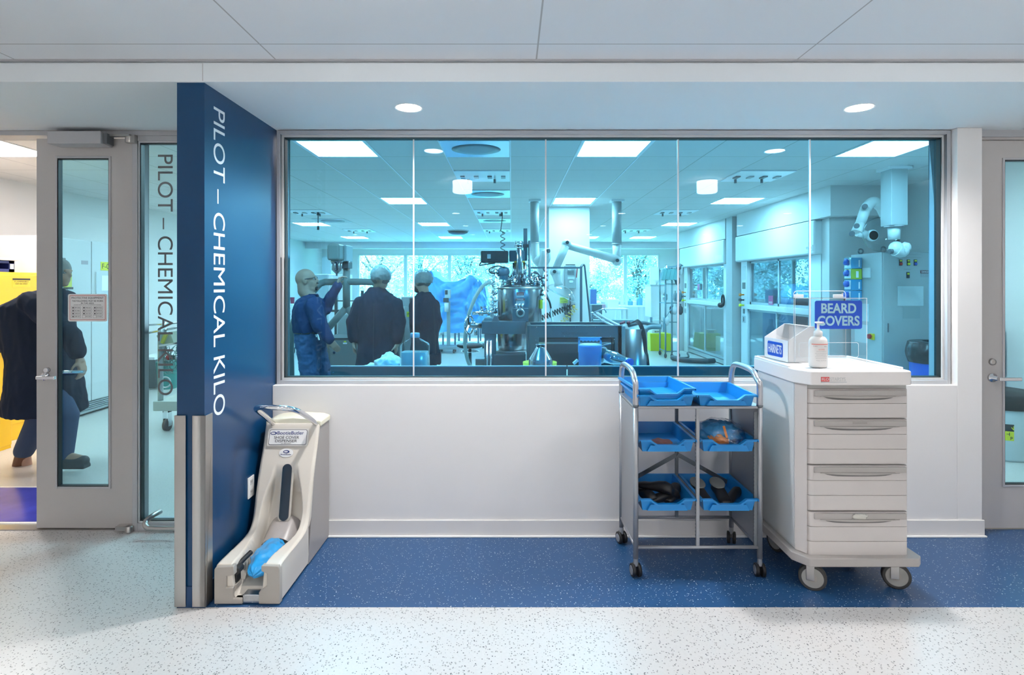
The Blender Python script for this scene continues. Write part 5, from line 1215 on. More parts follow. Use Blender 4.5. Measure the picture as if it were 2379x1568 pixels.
for k in range(9):
    p = [P(1132+rnd.uniform(-4, 10), 628+8*k+rnd.uniform(-3, 3), Y-.1) for k in range(4)]
    c0 = P(rnd.uniform(1128, 1165), rnd.uniform(618, 682), Y-.12)
    MB().tube([c0+Vector((.03*math.cos(2*PI*i/14), .01*math.sin(3*i), .024*math.sin(2*PI*i/14))) for i in range(14)], .0030, 8, closed=True).build('small_hose', BLACK if k < 4 else DSTEEL, rc)
MB().tube(bez([P(1172, 622, Y-.1), P(1158, 618, Y-.14), P(1138, 624, Y-.14), P(1140, 634, Y-.12), P(1158, 634, Y-.08)], 6), .006, 8).build('loop_cable', BLACK, rc)
MB().tube(bez([P(1120, 606, Y-.1), P(1114, 616, Y-.1), P(1124, 615, Y-.1), P(1150, 611, Y-.08)], 6), .006, 8).build('motor_cable', BLACK, rc)
b = MB(); pts = [P(1146, 677+i*12, Y-.22) for i in range(8)]
b.tube([P(1145, 676, Y-.2), P(1145, 742, Y-.2)], .012, 12)
for i in range(7): b.ball(P(1147+(-1)**i*5, 680+9*i, Y-.21), (.016, .014, .013), 10, 8); b.cyl(P(1139, 680+9*i, Y-.2), P(1153, 683+9*i, Y-.2), .008, n=10)
b.build('valve_stack', CHROME, rc)
b = MB().cyl(P(1098, 728, Y-.25), P(1155, 724, Y-.2), .016)
for px in (1118, 1137): b.lathe([(.026, -.02), (.026, .02)], P(px, 727, Y-.25), 'x', 18); b.tube([P(px+6+7*math.cos(2*PI*i/12), 718+5*math.sin(2*PI*i/12), Y-.25) for i in range(12)], .005, 6, closed=True)
b.bar(P(1117, 712, Y-.28), P(1122, 721, Y-.25), .014, .008); b.build('side_manifold', CHROME, rc)
MB().box(Xp(1126, Y-.2), Xp(1146, Y-.2), Y-.28, Y-.1, Z(748, Y-.2), Z(738, Y-.2)).build('manifold_block', mat('teal_block', (.22, .30, .32), .4), rc, bevel=.003)
b = MB()
pth = [P(1240, 632, Y), P(1252, 636, Y), P(1258, 650, Y-.02), P(1266, 660, Y-.02), P(1270, 685, Y-.04)]
b.tube(pth, .013, 12)
for i in range(14):
    c0 = P(1256+rnd.uniform(-8, 16), 634+i*4.2+rnd.uniform(-2, 2), Y-.03+rnd.uniform(-.04, .04)); b.cyl(c0, c0+Vector((rnd.uniform(-.05, .05), rnd.uniform(-.03, .03), rnd.uniform(-.04, .04))), rnd.uniform(.008, .018), n=10)
b.build('outlet_piping', DSTEEL, rc)
b = MB().cyl(P(1240, 658, Y), P(1262, 676, Y), .012).build('bright_branch', CHROME, rc)
# hand wheel, seen nearly edge-on
hc = P(1090, 755, yf); ax_ = Vector((1, -.42, 0)).normalized(); e1 = Vector((0, 0, 1)); e2 = ax_.cross(e1)
ww_ = MB().tube([hc+e1*.083*math.cos(2*PI*i/28)+e2*.083*math.sin(2*PI*i/28) for i in range(28)], .010, 12, closed=True)
for k in range(3): t_ = 2*PI*k/3+.3; ww_.bar(hc, hc+e1*.083*math.cos(t_)+e2*.083*math.sin(t_), .014, .010)
ww_.build('hand_wheel', CHROME, rc)
MB().cyl(hc, P(1121, 757, yf+.08), .026).build('wheel_shaft', STEEL, rc)
MB().cyl(P(1094, 750, yf), P(1104, 750, yf), .014).build('wheel_knob', CHROME, rc)
MB().cyl(hc+Vector((.06, 0, -.03)), P(1104, 779, yf), .012).build('wheel_stem', CHROME, rc)
MB().tube(bez([P(1140, 655, Y-.2), P(1122, 664, Y-.25), P(1105, 690, Y-.3), P(1090, 728, Y-.33), P(1082, 770, Y-.35), P(1080, 800, Y-.35), P(1086, 835, Y-.35), P(1096, 856, Y-.35), P(1110, 880, Y-.3)], 7), .017, 16).build('transfer_hose', mat('hose_grey', (.36, .38, .34), .45), rc)
MB().tube(bez([P(1268, 676, Y-.1), P(1278, 700, Y-.1), P(1281, 730, Y-.12), P(1286, 760, Y-.2)], 6), .010, 10).build('return_hose', PALEGREY, rc)
MB().tube(bez([P(1266, 686, Y-.1), P(1276, 700, Y-.12), P(1280, 716, Y-.12)], 6), .009, 10).build('black_hose', BLACK, rc)
cl_ = coil(P(1256, 740, 5.6), P(1325, 712, 5.6), .026, 12, 12)
bc_ = thing('coiled_air_hose', 'black coiled hose hanging between the reactor and the column panel', 'hose', P(1290, 726, 5.6))
MB().tube(cl_, .0055, 8).build('coil', BLACK, bc_)
yc_ = thing('coiled_air_hose', 'yellow coiled hose hanging at the column below the caution label', 'hose', P(1320, 735, 8.54))
MB().tube(coil(P(1305, 750, 8.54), P(1338, 715, 8.54), .035, 6, 12), .006, 8).build('coil', mat('hose_yellow', (.62, .42, .08), .4), yc_)
sc_ = thing('coiled_power_line', 'dark coiled line hanging from the ceiling outlet panel above the reactor', 'power line', P(1168, 520, 9.2))
MB().tube([P(1166, 487, 9.2), P(1167, 505, 9.2), P(1164, 530, 9.2)]+coil(P(1168, 533, 9.2), P(1168, 582, 9.2), .036, 3.6, 12), .007, 8).cyl(P(1166, 489, 9.2), P(1166, 502, 9.2), .016).build('cord', DARK, sc_)
hcd = thing('hanging_gas_line', 'short dark hanging gas line under the left ceiling outlet panel', 'cord', P(739, 500, 9.2))
MB().cyl(P(739, 486, 9.2), P(739, 500, 9.2), .022).cyl(P(739, 500, 9.2), P(739, 526, 9.2), .008).cyl(P(739, 526, 9.2), P(739, 534, 9.2), .018).build('line', DARK, hcd)

# ================================================================== STEEL TUB (filter dryer) AND ITS GANTRY
Y = 4.85; tb = thing('steel_tub', 'large open stainless steel tub machine with recessed front panel', 'machine', (.55, 5.1, 0))
x0_, x1_ = Xp(1231, Y), Xp(1436, Y); zt_ = Z(757, Y); yb = 5.25
outer = [(x0_, Y), (x1_, Y), (x1_+.03, Y+.02), (x1_+.045, Y+.06), (x1_+.045, yb), (x0_-.02, yb), (x0_-.02, Y+.03)]
b = MB()
b.box(x0_, x1_, Y, Y+.03, Z(783, Y), zt_).box(x0_, Xp(1252, Y), Y, Y+.03, 0, Z(783, Y)).box(Xp(1428, Y), x1_, Y, Y+.03, 0, Z(783, Y)).box(x0_-.02, x0_+.01, Y+.03, yb, 0, zt_).box(x0_, x1_+.03, yb-.03, yb, 0, Z(749, yb)).box(x1_, x1_+.04, Y+.03, yb, 0, zt_)
b.build('housing', DSTEEL, tb, bevel=.003)
MB().box(Xp(1252, Y), Xp(1428, Y), Y+.05, Y+.06, .0, Z(783, Y)).build('recess_panel', mat('recess_steel', (.10, .11, .12), .3, .6), tb)
MB().box(x0_, x1_, Y+.04, yb-.04, Z(800, Y), Z(796, Y)).build('tub_floor', STEEL, tb)
framebox(MB(), Xp(1268, Y), Xp(1424, Y), .2, Z(786, Y), .008, Y+.03, Y+.055).build('recess_frame', mat('dark_line', (.03, .03, .03), .5), tb)
MB().box(x0_-.02, x1_+.04, Y-.006, Y+.036, zt_, zt_+.006).box(x0_-.022, x0_+.012, Y, yb, zt_, zt_+.006).box(x0_, x1_+.03, yb-.034, yb+.004, Z(749, yb), Z(749, yb)+.006).build('bright_rim', STEEL, tb)
b = MB()
for px in (1247, 1290, 1337, 1383, 1430): b.ball((Xp(px, Y), Y-.002, Z(759.5, Y)), .004, 8, 6)
for px, py in ((1311, 781), (1418, 781), (1427, 789), (1245, 790)): b.ball((Xp(px, Y), Y-.002, Z(py, Y)), .004, 8, 6)
b.build('rivets', CHROME, tb)
text('faint_writing', 'Xformulator', (Xp(1304, Y), Y-.001, Z(777.5, Y)), (1, 0, 0), (0, 0, 1), .235, .028, mat('faint_grey', (.10, .115, .125), .5), tb, .0006)
cy = MB().lathe([(.115, 0), (.115, Z(764, Y+.1))], (Xp(1477, Y+.1), Y+.16, 0), 'z', 40); cy.build('side_drum', mat('drum_steel', (.26, .28, .30), .28, .9), tb)
MB().box(Xp(1436, Y), Xp(1455, Y), Y+.03, Y+.10, 0, Z(757, Y)-.002).build('drum_shroud', STEEL, tb, bevel=.006)
MB().box(Xp(1489, Y), Xp(1504, Y), Y+.1, Y+.22, 0, Z(790, Y)).build('drum_support', DSTEEL, tb, bevel=.004)
hsb = MB()
hsb.tube(bez([P(1460, 756, 5.0), P(1490, 750, 5.05), P(1510, 753, 5.1), P(1536, 757, 5.15)], 6), .017, 14)
hsb.build('upper_hose', mat('hose_dark', (.13, .16, .17), .5), tb)
MB().tube(bez([P(1494, 778, 4.95), P(1500, 766, 5.0), P(1512, 760, 5.0), P(1536, 760, 5.0)], 6), .022, 14).build('thick_hose', mat('hose_teal', (.22, .28, .28), .5), tb)
for k in range(5):
    MB().tube(bez([P(1463+k*3, 752-k, 4.95), P(1474+k*2, 747-k, 4.95), P(1484+k*2, 754, 4.92), P(1492+k*2, 780, 4.9), P(1497+k*1.5, 815, 4.88), P(1503+k*.6, 826, 4.86), P(1504+k, 850, 4.86), P(1508, 875, 4.9)], 6), .005, 8).build('cable', BLACK, tb)
MB().tube([P(1440, 752, 4.98), P(1452, 748, 4.98)], .012).ball(P(1460, 750, 4.98), .018).build('red_grip', mat('dull_red', (.25, .06, .08), .5), tb)
MB().tube([P(1386, 727, 5.3), P(1410, 742, 5.2), P(1440, 757, 4.9)], .012, 10).tube([P(1380, 730, 5.3), P(1400, 745, 5.2), P(1425, 757, 4.9)], .010, 10).build('lid_struts', ALU, tb)
b = MB().tube(bez([P(1376, 745, 5.35), P(1378, 728, 5.35), P(1390, 722, 5.35), P(1402, 718, 5.35), P(1407, 722, 5.35), P(1408, 727, 5.35)], 5), .007, 10)
for k in range(6): b.ball(P(1376+4*k, 728+3*(k % 3), 5.35), .018, 10, 8)
b.build('spray_fitting', CHROME, tb)
MB().box(Xp(1376, 5.5), Xp(1470, 5.5), 5.46, 5.60, Z(751, 5.5), Z(743, 5.5)).build('rear_ledge', mat('ledge_teal', (.25, .33, .34), .4), tb)
gy = 5.6
ga = thing('lifting_gantry', 'dark square-tube gantry frame standing behind the steel tub', 'frame', (.6, gy, 0))
MB().bar(P(1232, 622, gy), P(1352, 622, gy), .015, .018).build('top_bar', DSTEEL, ga)
MB().box(Xp(1347, gy), Xp(1352.5, gy), gy-.012, gy+.012, 0, Z(619, gy)).build('upright', DSTEEL, ga)
MB().tube(bez([P(1350, 621, gy), P(1353, 616, gy+.01), P(1358, 616, gy+.02)], 4), .012, 10).build('corner_bend', DSTEEL, ga)
MB().bar(P(1358, 616, gy+.02), P(1372, 755, gy+.1), .016).build('brace', DSTEEL, ga)
MB().bar((P(1372, 755, gy+.1)), (P(1372, 755, gy+.1).x+.03, gy+.15, 0), .016).build('brace', DSTEEL, ga)

# column panel, hung controller, caution sign
cp = thing('control_box', 'grey green controller with keypad and red lever on the white column', 'controller', P(1328, 650, 8.5))
yk = 8.52
MB().box(Xp(1312, yk), Xp(1337, yk), yk-.06, 8.62, Z(670, yk), Z(617, yk)).build('case', mat('controller_grey', (.26, .30, .30), .45), cp, bevel=.006)
MB().box(Xp(1314, yk), Xp(1336, yk), yk-.02, yk+.02, Z(617, yk), Z(614, yk)).build('hood_bar', DARK, cp)
b = MB()
for r_ in range(4):
    for c_ in range(5): x = Xp(1318+c_*3.1, yk); z = Z(630+r_*2.7, yk); b.box(x, x+.011, yk-.066, yk-.06, z, z+.011)
b.build('keypad', DARK, cp)
MB().box(Xp(1318, yk), Xp(1334, yk), yk-.064, yk-.06, Z(649, yk), Z(643, yk)).build('display', mat('display_pale', (.45, .50, .50), .3), cp)
rplate(MB(), (Xp(1326, yk), yk-.061, Z(654, yk)), (1, 0, 0), (0, 0, 1), .06, .035, .012, .003).build('arrow_pad', PALEGREY, cp)
MB().bar(P(1341, 624, yk-.05), P(1339, 645, yk-.05), .018).build('lever', mat('lever_red', (.30, .05, .06), .4), cp)
text('case_writing', 'MLA', P(1320, 628, yk-.061), (1, 0, 0), (0, 0, 1), .045, .018, WHITEP, cp, .001)
cs = thing('caution_label', 'yellow CAUTION label on the white column', 'label', P(1310, 695, 8.6))
MB().box(Xp(1301, 8.6), Xp(1319, 8.6), 8.60, 8.618, Z(704, 8.6), Z(691, 8.6)).build('label_plate', mat('label_lime', (.62, .66, .12), .5), cs)
text('label_writing', 'CAUTION', P(1302, 696, 8.5995), (1, 0, 0), (0, 0, 1), .105, .026, mat('olive_ink', (.16, .18, .03), .5), cs, .001)
text('label_writing', 'HOT SURFACE', P(1303.5, 702, 8.5995), (1, 0, 0), (0, 0, 1), .09, .018, MATS['olive_ink'], cs, .001)
cv = thing('column_valves', 'cluster of dark valves and a conduit fixed low on the white column', 'valves', P(1322, 720, 8.55))
b = MB().cyl(P(1325, 690, 8.57), P(1325, 760, 8.57), .012).cyl(P(1312, 704, 8.57), P(1312, 722, 8.57), .02)
for k in range(9): b.ball(P(1312+rnd.uniform(0, 14), 716+rnd.uniform(0, 18), 8.55), rnd.uniform(.015, .03), 10, 8)
b.cyl(P(1318, 712, 8.55), P(1336, 708, 8.55), .012).build('valve_body', DARK, cv)
MB().ball(P(1333, 712, 8.54), .025).build('yellow_knob', MATS['amber'], cv)
# ================================================================== BACK OF THE LAB
def Xp(px, y): return (px-CX)*y/F
def Z(py, y): return EYE-(py-CY)*y/F
rnd = random.Random(9)
Y = 13.9
tt = thing('tarp_covered_machine', 'large machine draped in a blue plastic tarp before the windows', 'machine', (Xp(1063, Y), Y, 0))
prof_t = [(985, 690), (992, 655), (1000, 632), (1010, 631), (1022, 645), (1040, 655), (1060, 656), (1080, 650), (1098, 642), (1115, 650), (1128, 665), (1133, 690)]
def topz(px):
    for a, b_ in zip(prof_t, prof_t[1:]):
        if a[0] <= px <= b_[0]: k = (px-a[0])/(b_[0]-a[0]); k = k*k*(3-2*k); return a[1]+(b_[1]-a[1])*k
    return 690
def tarp(u, v):
    a = 2*PI*u; px = 1060+74*math.copysign(abs(math.cos(a))**.6, math.cos(a)); yy = Y+.8*math.copysign(abs(math.sin(a))**.6, math.sin(a))
    sag = 22*math.sin(PI*max(0, min(1, (px-985)/148)))
    bot = 748+sag*.9+8*noise.noise(Vector((px*.05, 3, 0)))
    t0 = topz(min(max(px, 986), 1132)); py = t0+(bot-t0)*v
    fold = .30*(abs(noise.noise(Vector((px*.045+v*2.6, v*2.6, yy*.3))))-.2)+.16*abs(noise.noise(Vector((px*.11-v*4, v*5, yy*.6))))
    s = 1+.04*v
    return (Xp(1060+(px-1060)*s, Y), Y+(yy-Y)*(1+.1*v)+fold*3*(-1 if yy < Y else 1)*.5, Z(py, Y)+fold*.2)
b = MB().grid(tarp, 120, 44)
ctr = [(Xp(1060+(148*(k/16)-74)*.97, Y), Y, Z(topz(986+148*k/16*.98), Y)) for k in range(17)]
b.grid(lambda u, v: tuple(Vector(tarp(u, 0)).lerp(Vector((tarp(u, 0)[0], Y, Z(topz(min(max(1060+(tarp(u, 0)[0]*F/Y+CX-1060), 986), 1132))-2, Y))), v)), 120, 6)
b.build('tarp', TARP, tt)
b = MB()
for px in (1008, 1035, 1062, 1088, 1114):
    for dy in (-.5, .5): b.bar((Xp(px, Y), Y+dy, .08), (Xp(px, Y), Y+dy, .62), .04)
b.bar((Xp(995, Y), Y-.5, .60), (Xp(1125, Y), Y-.5, .60), .05); b.bar((Xp(995, Y), Y+.5, .60), (Xp(1125, Y), Y+.5, .60), .05)
b.build('machine_frame', mat('blue_grey_steel', (.18, .28, .38), .4), tt)
for px in (1000, 1125): MB().cyl((Xp(px, Y)-.02, Y-.5, .06), (Xp(px, Y)+.02, Y-.5, .06), .06, n=16).build('caster', DARK, tt)
for k in range(12):
    c0 = Vector((Xp(rnd.uniform(1005, 1120), Y), Y-.55, rnd.uniform(.3, .6))); MB().lathe([(.04, 0), (.04, .1), (.02, .12), (.02, .16)], c0, 'z', 12).build('motor_fitting', DARK if k % 2 else CHROME, tt)
Y = 12.6
st = thing('probe_stand', 'slim instrument on a wheeled stand in front of the blue tarp', 'stand', (Xp(1041, Y), Y, 0))
xx = Xp(1042, Y)
MB().bar((xx, Y, .10), (xx, Y, Z(700, Y)), .075, .06).build('column', mat('stand_grey', (.24, .29, .32), .4), st)
MB().box(Xp(1034, Y), Xp(1047, Y), Y-.08, Y+.06, Z(693, Y), Z(673, Y)).build('head', mat('head_grey', (.42, .48, .50), .4), st, bevel=.01)
MB().box(Xp(1035, Y), Xp(1041, Y), Y-.09, Y-.08, Z(684, Y), Z(674, Y)).build('screen', DARK, st)
MB().box(Xp(1031, Y), Xp(1043, Y), Y-.10, Y-.02, Z(702, Y), Z(692, Y)).build('clamp', DARK, st)
MB().lathe([(.05, Z(724, Y)), (.05, Z(703, Y))], (Xp(1038, Y), Y-.06, 0), 'z', 18).build('probe', PALEGREY, st)
MB().box(Xp(1018, Y), Xp(1062, Y), Y-.22, Y+.22, .09, .15).build('foot', MATS['stand_grey'], st, bevel=.01)
for px in (1024, 1056):
    for dy in (-.16, .16): MB().cyl((Xp(px, Y)-.02, Y+dy, .045), (Xp(px, Y)+.02, Y+dy, .045), .045, n=14).build('caster', DARK, st)
Y = 6.9
sl_ = thing('lab_stool', 'black round-seated lab stool with foot ring beside the hand wheel', 'stool', (Xp(1092, Y), Y, 0))
xs = Xp(1092, Y); zs = Z(799, Y)
MB().lathe([(0, zs-.045), (.13, zs-.045), (.16, zs-.03), (.165, zs-.01), (.14, zs), (0, zs+.003)], (xs, Y, 0), 'z', 36).build('seat', BLACK, sl_)
MB().tube([(xs, Y, .12), (xs, Y, zs-.045)], [.03, .018], 14).build('pillar', DARK, sl_)
MB().tube([(xs+.11*math.cos(2*PI*k/28), Y+.11*math.sin(2*PI*k/28), zs-.09) for k in range(28)], .006, 8, closed=True).bar((xs-.11, Y, zs-.09), (xs+.11, Y, zs-.09), .008).build('adjust_ring', CHROME, sl_)
for k in range(5):
    a = 2*PI*k/5; e = Vector((xs+.26*math.cos(a), Y+.26*math.sin(a), .07)); MB().bar((xs, Y, .13), e, .03, .02).build('leg', DARK, sl_); MB().ball(e-Vector((0, 0, .035)), (.03, .03, .033), 12, 8).build('caster', BLACK, sl_)

def small(name, lab, cat, b, m, loc, part='body', grp=None):
    t = thing(name, lab, cat, loc, grp); b.build(part, m, t, bevel=.004); return t
# drawer cart at the far left and what stands near the left wall
Y = 12.3; t = thing('drawer_cart', 'white drawer cart on casters at the left edge of the long window', 'cart', (Xp(671, Y), Y, 0))
MB().box(Xp(656, Y), Xp(681, Y), Y, Y+.5, .14, Z(706, Y)).build('cart_body', WHITEP, t, bevel=.006)
for k in range(6):
    z = Z(712+k*14, Y); MB().box(Xp(657, Y), Xp(680, Y), Y-.012, Y, z-.11, z).build('drawer', WHITEP, t, bevel=.004); MB().box(Xp(664, Y), Xp(675, Y), Y-.03, Y-.012, z-.045, z-.03).build('drawer_pull', DARK, t)
for px in (659, 679): MB().cyl((Xp(px, Y)-.02, Y+.05, .07), (Xp(px, Y)+.02, Y+.05, .07), .07, n=16).build('caster', BLACK, t)
small('red_cup', 'small dark red cup on the white drawer cart at the left', 'cup', MB().lathe([(.04, Z(706, Y)), (.05, Z(691, Y))], (Xp(671, Y), Y+.2, 0), 'z', 16), mat('cup_red', (.32, .04, .08), .4), (Xp(671, Y), Y+.2, Z(706, Y)), 'cup')
Y = 15.2
small('tall_cabinet', 'tall pale cabinet by the far left wall, left of the mixer', 'cabinet', MB().box(Xp(748, Y), Xp(769, Y), Y, Y+.5, 0, Z(596, Y)), mat('pale_blue_cabinet', (.45, .52, .55), .5), (Xp(758, Y), Y, 0), 'cabinet_body')
Y = 11.0
t = thing('fume_enclosure', 'white enclosure with a pale blue side behind the man in the sweatshirt', 'cabinet', (Xp(742, Y), Y, 0))
MB().box(Xp(725, Y), Xp(760, Y), Y, Y+.7, 0, Z(637, Y)).build('cabinet_body', MATS['pale_blue_cabinet'], t, bevel=.01)
MB().box(Xp(760, Y), Xp(795, Y), Y+.05, Y+.7, 0, Z(637, Y)).build('side_unit', WHITEP, t, bevel=.01)
MB().box(Xp(765, Y), Xp(785, Y), Y+.04, Y+.05, Z(700, Y), Z(660, Y)).build('door_seam', PALEGREY, t)
Y = 12.5
t = thing('side_bench', 'white bench with small items beyond the mixer frame', 'bench', (Xp(800, Y), Y, 0))
MB().box(Xp(745, Y), Xp(860, Y), Y, Y+.7, Z(716, Y)-.04, Z(716, Y)).build('benchtop', WHITEP, t)
for px in (747, 858): MB().box(Xp(px-1, Y), Xp(px+1, Y), Y+.05, Y+.65, 0, Z(716, Y)-.04).build('leg', PALEGREY, t)
# tables under the right-hand windows
Y = 14.9
def table(x0, x1, y, zt, lab, m=PALEGREY):
    t = thing('work_table', lab, 'table', ((x0+x1)/2, y+.35, 0), 'tables below the far windows'); MB().box(x0, x1, y, y+.7, zt-.035, zt).build('tabletop', WHITEP, t, bevel=.003)
    for x in (x0+.04, x1-.04):
        for yy in (y+.04, y+.66): MB().box(x-.022, x+.022, yy-.022, yy+.022, 0, zt-.035).build('leg', m, t)
    return t
zt1 = Z(710, Y)
table(Xp(1372, Y), Xp(1446, Y), Y-.8, Z(717, Y-.8), 'nearer small table below the far windows right of the column')
table(Xp(1440, Y), Xp(1500, Y), Y, zt1, 'white table below the far windows with bottles on it')
tz0 = Z(717, Y-.8)
it_ = [('white_jug', 'white jug on the far table next to the white column', 'jug', 1390, 15, .26, WHITEP), ('red_box', 'small red and white box on the far table', 'box', 1400, 14, .10, mat('pinkish', (.45, .25, .32), .5)), ('white_crate', 'white crate on the far table', 'crate', 1424, 26, .22, WHITEP)]
for n_, l_, c_, px, w, h, m_ in it_:
    yy = Y-.5; small(n_, l_, c_, MB().box(Xp(px-w/2, yy), Xp(px+w/2, yy), yy, yy+.3, tz0, tz0+h) if w != 15 else MB().lathe([(.08, tz0), (.09, tz0+.14), (.03, tz0+.2), (.03, tz0+h)], (Xp(px, yy), yy+.1, 0), 'z', 18), m_, (Xp(px, yy), yy, tz0))
for k, (px, h, r) in enumerate(((1446, .42, .05), (1456, .34, .04), (1464, .18, .07), (1474, .16, .06), (1486, .30, .08), (1494, .12, .05))):
    yy = Y+.35; small('lab_bottle', ['tall clear bottle at the left end of the far white table', 'second tall bottle on the far white table', 'round blue flask on the far white table', 'white pot on the far white table', 'large pale blue jar on the far white table', 'small pot at the right end of the far white table'][k], 'bottle', MB().lathe([(r, zt1), (r, zt1+h*.6), (r*.4, zt1+h*.75), (r*.4, zt1+h)], (Xp(px, yy), yy, 0), 'z', 20), [PALEGREY, PALEGREY, mat('flask_blue', (.12, .35, .55), .3), WHITEP, MATS['flask_blue'], WHITEP][k], (Xp(px, yy), yy, zt1), 'bottle_body', 'bottles on the far white table')
yy = 13.0
small('blue_box_unit', 'blue topped white unit standing right of the column', 'cabinet', MB().box(Xp(1372, yy), Xp(1386, yy), yy, yy+.4, 0, Z(672, yy)), mat('unit_blue', (.10, .25, .62), .4), (Xp(1380, yy), yy, 0), 'cabinet_body')
small('grey_crate', 'dark grey crate on legs beyond the steel tub', 'crate', MB().box(Xp(1375, 11), Xp(1399, 11), 11, 11.4, 0, Z(708, 11)), mat('crate_grey', (.14, .20, .23), .5), (Xp(1387, 11), 11, 0), 'crate')
# white cabinet with printer, equipment rack, yellow bin
Y = 14.0
t = thing('white_cabinet', 'white boxy cabinet with a paper stand on top, left of the fume hoods', 'cabinet', (Xp(1533, Y), Y, 0))
MB().box(Xp(1512, Y), Xp(1548, Y), Y, Y+.6, Z(737, Y), Z(664, Y)).build('cabinet_body', WHITEP, t, bevel=.01)
MB().box(Xp(1510, Y), Xp(1570, Y), Y-.03, Y+.65, Z(664, Y), Z(661, Y)).build('top', PALEGREY, t)
for px in (1515, 1546): MB().bar((Xp(px, Y), Y+.1, 0), (Xp(px, Y), Y+.1, Z(737, Y)), .05).build('leg', MATS['blue_grey_steel'], t)
MB().box(Xp(1515, Y), Xp(1535, Y), Y+.2, Y+.25, Z(661, Y), Z(620, Y)).build('poster_stand', WHITEP, t)
MB().lathe([(.03, Z(661, Y)), (.07, Z(650, Y))], (Xp(1527, Y), Y+.1, 0), 'z', 16).build('funnel', PALEGREY, t)
t = thing('low_white_box', 'white waste box on the floor under the white cabinet', 'box', (Xp(1530, Y), Y-.3, 0)); MB().box(Xp(1517, Y), Xp(1544, Y), Y+.16, Y+.5, 0.0, Z(746, Y)).build('box_body', WHITEP, t, bevel=.006)
Y = 13.2
t = thing('yellow_bin', 'bright yellow low bin on the floor behind the tub hoses', 'bin', (Xp(1527, Y), Y, 0))
MB().prism([(Xp(1502, Y), Z(772, Y)), (Xp(1549, Y), Z(772, Y)), (Xp(1552, Y), .0), (Xp(1503, Y), .0)], 'y', Y-.35, Y+.05).build('bin_body', mat('bin_yellow', (.80, .74, .01), .4), t, bevel=.006)
t2 = thing('power_strip_box', 'small white outlet box on the yellow bin', 'box', (Xp(1518, Y), Y-.1, Z(772, Y)))
MB().box(Xp(1508, Y), Xp(1528, Y), Y-.25, Y-.05, Z(772, Y), Z(764, Y)).build('case', WHITEP, t2, bevel=.004)
for k in range(3): MB().box(Xp(1515+4*k, Y), Xp(1517+4*k, Y), Y-.255, Y-.25, Z(770, Y), Z(766.5, Y)).build('socket', INK, t2)
Y = 11.6
t = thing('equipment_rack', 'tall chrome equipment rack crowded with hanging flasks left of the far fume hood', 'rack', (Xp(1565, Y), Y, 0))
for px, yy in ((1546, 0), (1561, 0), (1548, .5), (1580, .1)):
    MB().cyl((Xp(px, Y), Y+yy, .10), (Xp(px, Y), Y+yy, Z(622, Y)), .018, n=12).build('post', mat('rack_steel', (.20, .32, .36), .3, .6), t)
    MB().ball((Xp(px, Y), Y+yy, .05), (.03, .045, .05), 12, 8).build('caster', DARK, t)
b = MB()
for z in (.14, .75, 1.15, 1.55, Z(624, Y)): b.bar((Xp(1546, Y), Y, z), (Xp(1580, Y), Y+.05, z), .02); b.bar((Xp(1546, Y), Y, z), (Xp(1548, Y), Y+.5, z), .02)
b.bar((Xp(1546, Y), Y, .85), (Xp(1561, Y), Y, 1.05), .015); b.bar((Xp(1561, Y), Y, Z(640, Y)), (Xp(1588, Y), Y, Z(690, Y)), .015); b.bar((Xp(1550, Y), Y, Z(621, Y)), (Xp(1584, Y), Y-.1, Z(617, Y)), .03)
b.build('cross_bars', MATS['rack_steel'], t)
for k in range(16):
    c0 = Vector((Xp(rnd.uniform(1544, 1584), Y), Y+rnd.uniform(-.05, .2), Z(rnd.choice((628, 640, 652, 690, 720, 745, 765)), Y)))
    MB().lathe([(.02, -.10), (.05, -.05), (.05, .05), (.015, .09), (.015, .13)], c0, 'z', 12).build('flask', [MATS['rack_steel'], CHROME, PALEGREY, DARK][k % 4], t)
for k in range(4): MB().bar(P(1540+9*k, 650, Y-.05), P(1545+9*k, 625, Y-.05), .075).build('actuator', mat('rack_green', (.10, .28, .28), .4), t)
bs = P(1577, 622, Y-.1); MB().tube([bs, bs+Vector((.05, 0, .07))], .03).ball(bs, .05).build('top_motor', DARK, t)

# ================================================================== EXTRACTION ARMS
ARM = mat('arm_white', (.66, .68, .66), .4); JNT = mat('joint_dark', (.08, .09, .10), .5)
DUCT = mat('duct_grey', (.40, .43, .43), .4)
Y = 7.94
def drop(px, y, py0, py1, w, t, sq_=False):
    x = Xp(px, y); r = w/2
    if sq_: MB().box(x-r, x+r, y-r, y+r, Z(py1, y), LC).build('duct_drop', DUCT, t, bevel=.006)
    else: MB().lathe([(r, Z(py1, y)), (r, LC)], (x, y, 0), 'z', 28).build('duct_drop', DUCT, t)
    MB().box(x-r*1.35, x+r*1.35, y-r*1.3, y+r*1.3, LC-.03, LC-.0005).build('ceiling_plate', WHITEP, t)
    MB().lathe([(r*1.06, Z(py1, y)-.012), (r*1.06, Z(py1, y))], (x, y, 0), 'z', 28).build('end_ring', ALU, t)
t = thing('extraction_arm', 'jointed white extraction arm with clear dome over the tub, right of the column', 'extraction arm', (Xp(1433, Y), Y, LC), 'white extraction arms hanging from the ceiling')
drop(1433, Y, 465, 566, .135, t)
ar = .055
MB().tube([P(1433, 566, Y), P(1433, 592, Y), P(1433, 603, Y)], [.062, .058, .058], 20).build('swivel', ARM, t)
MB().tube([P(1433, 603, Y-.04), P(1318, 570, Y-.10)], [.060, .052], 20).ball(P(1433, 606, Y-.03), .070).build('upper_tube', ARM, t)
MB().ball(P(1316, 567, Y-.12), .068).build('elbow', ARM, t)
MB().tube([P(1316, 567, Y-.12), P(1291, 625, Y-.2)], [.058, .050], 20).build('lower_tube', ARM, t)
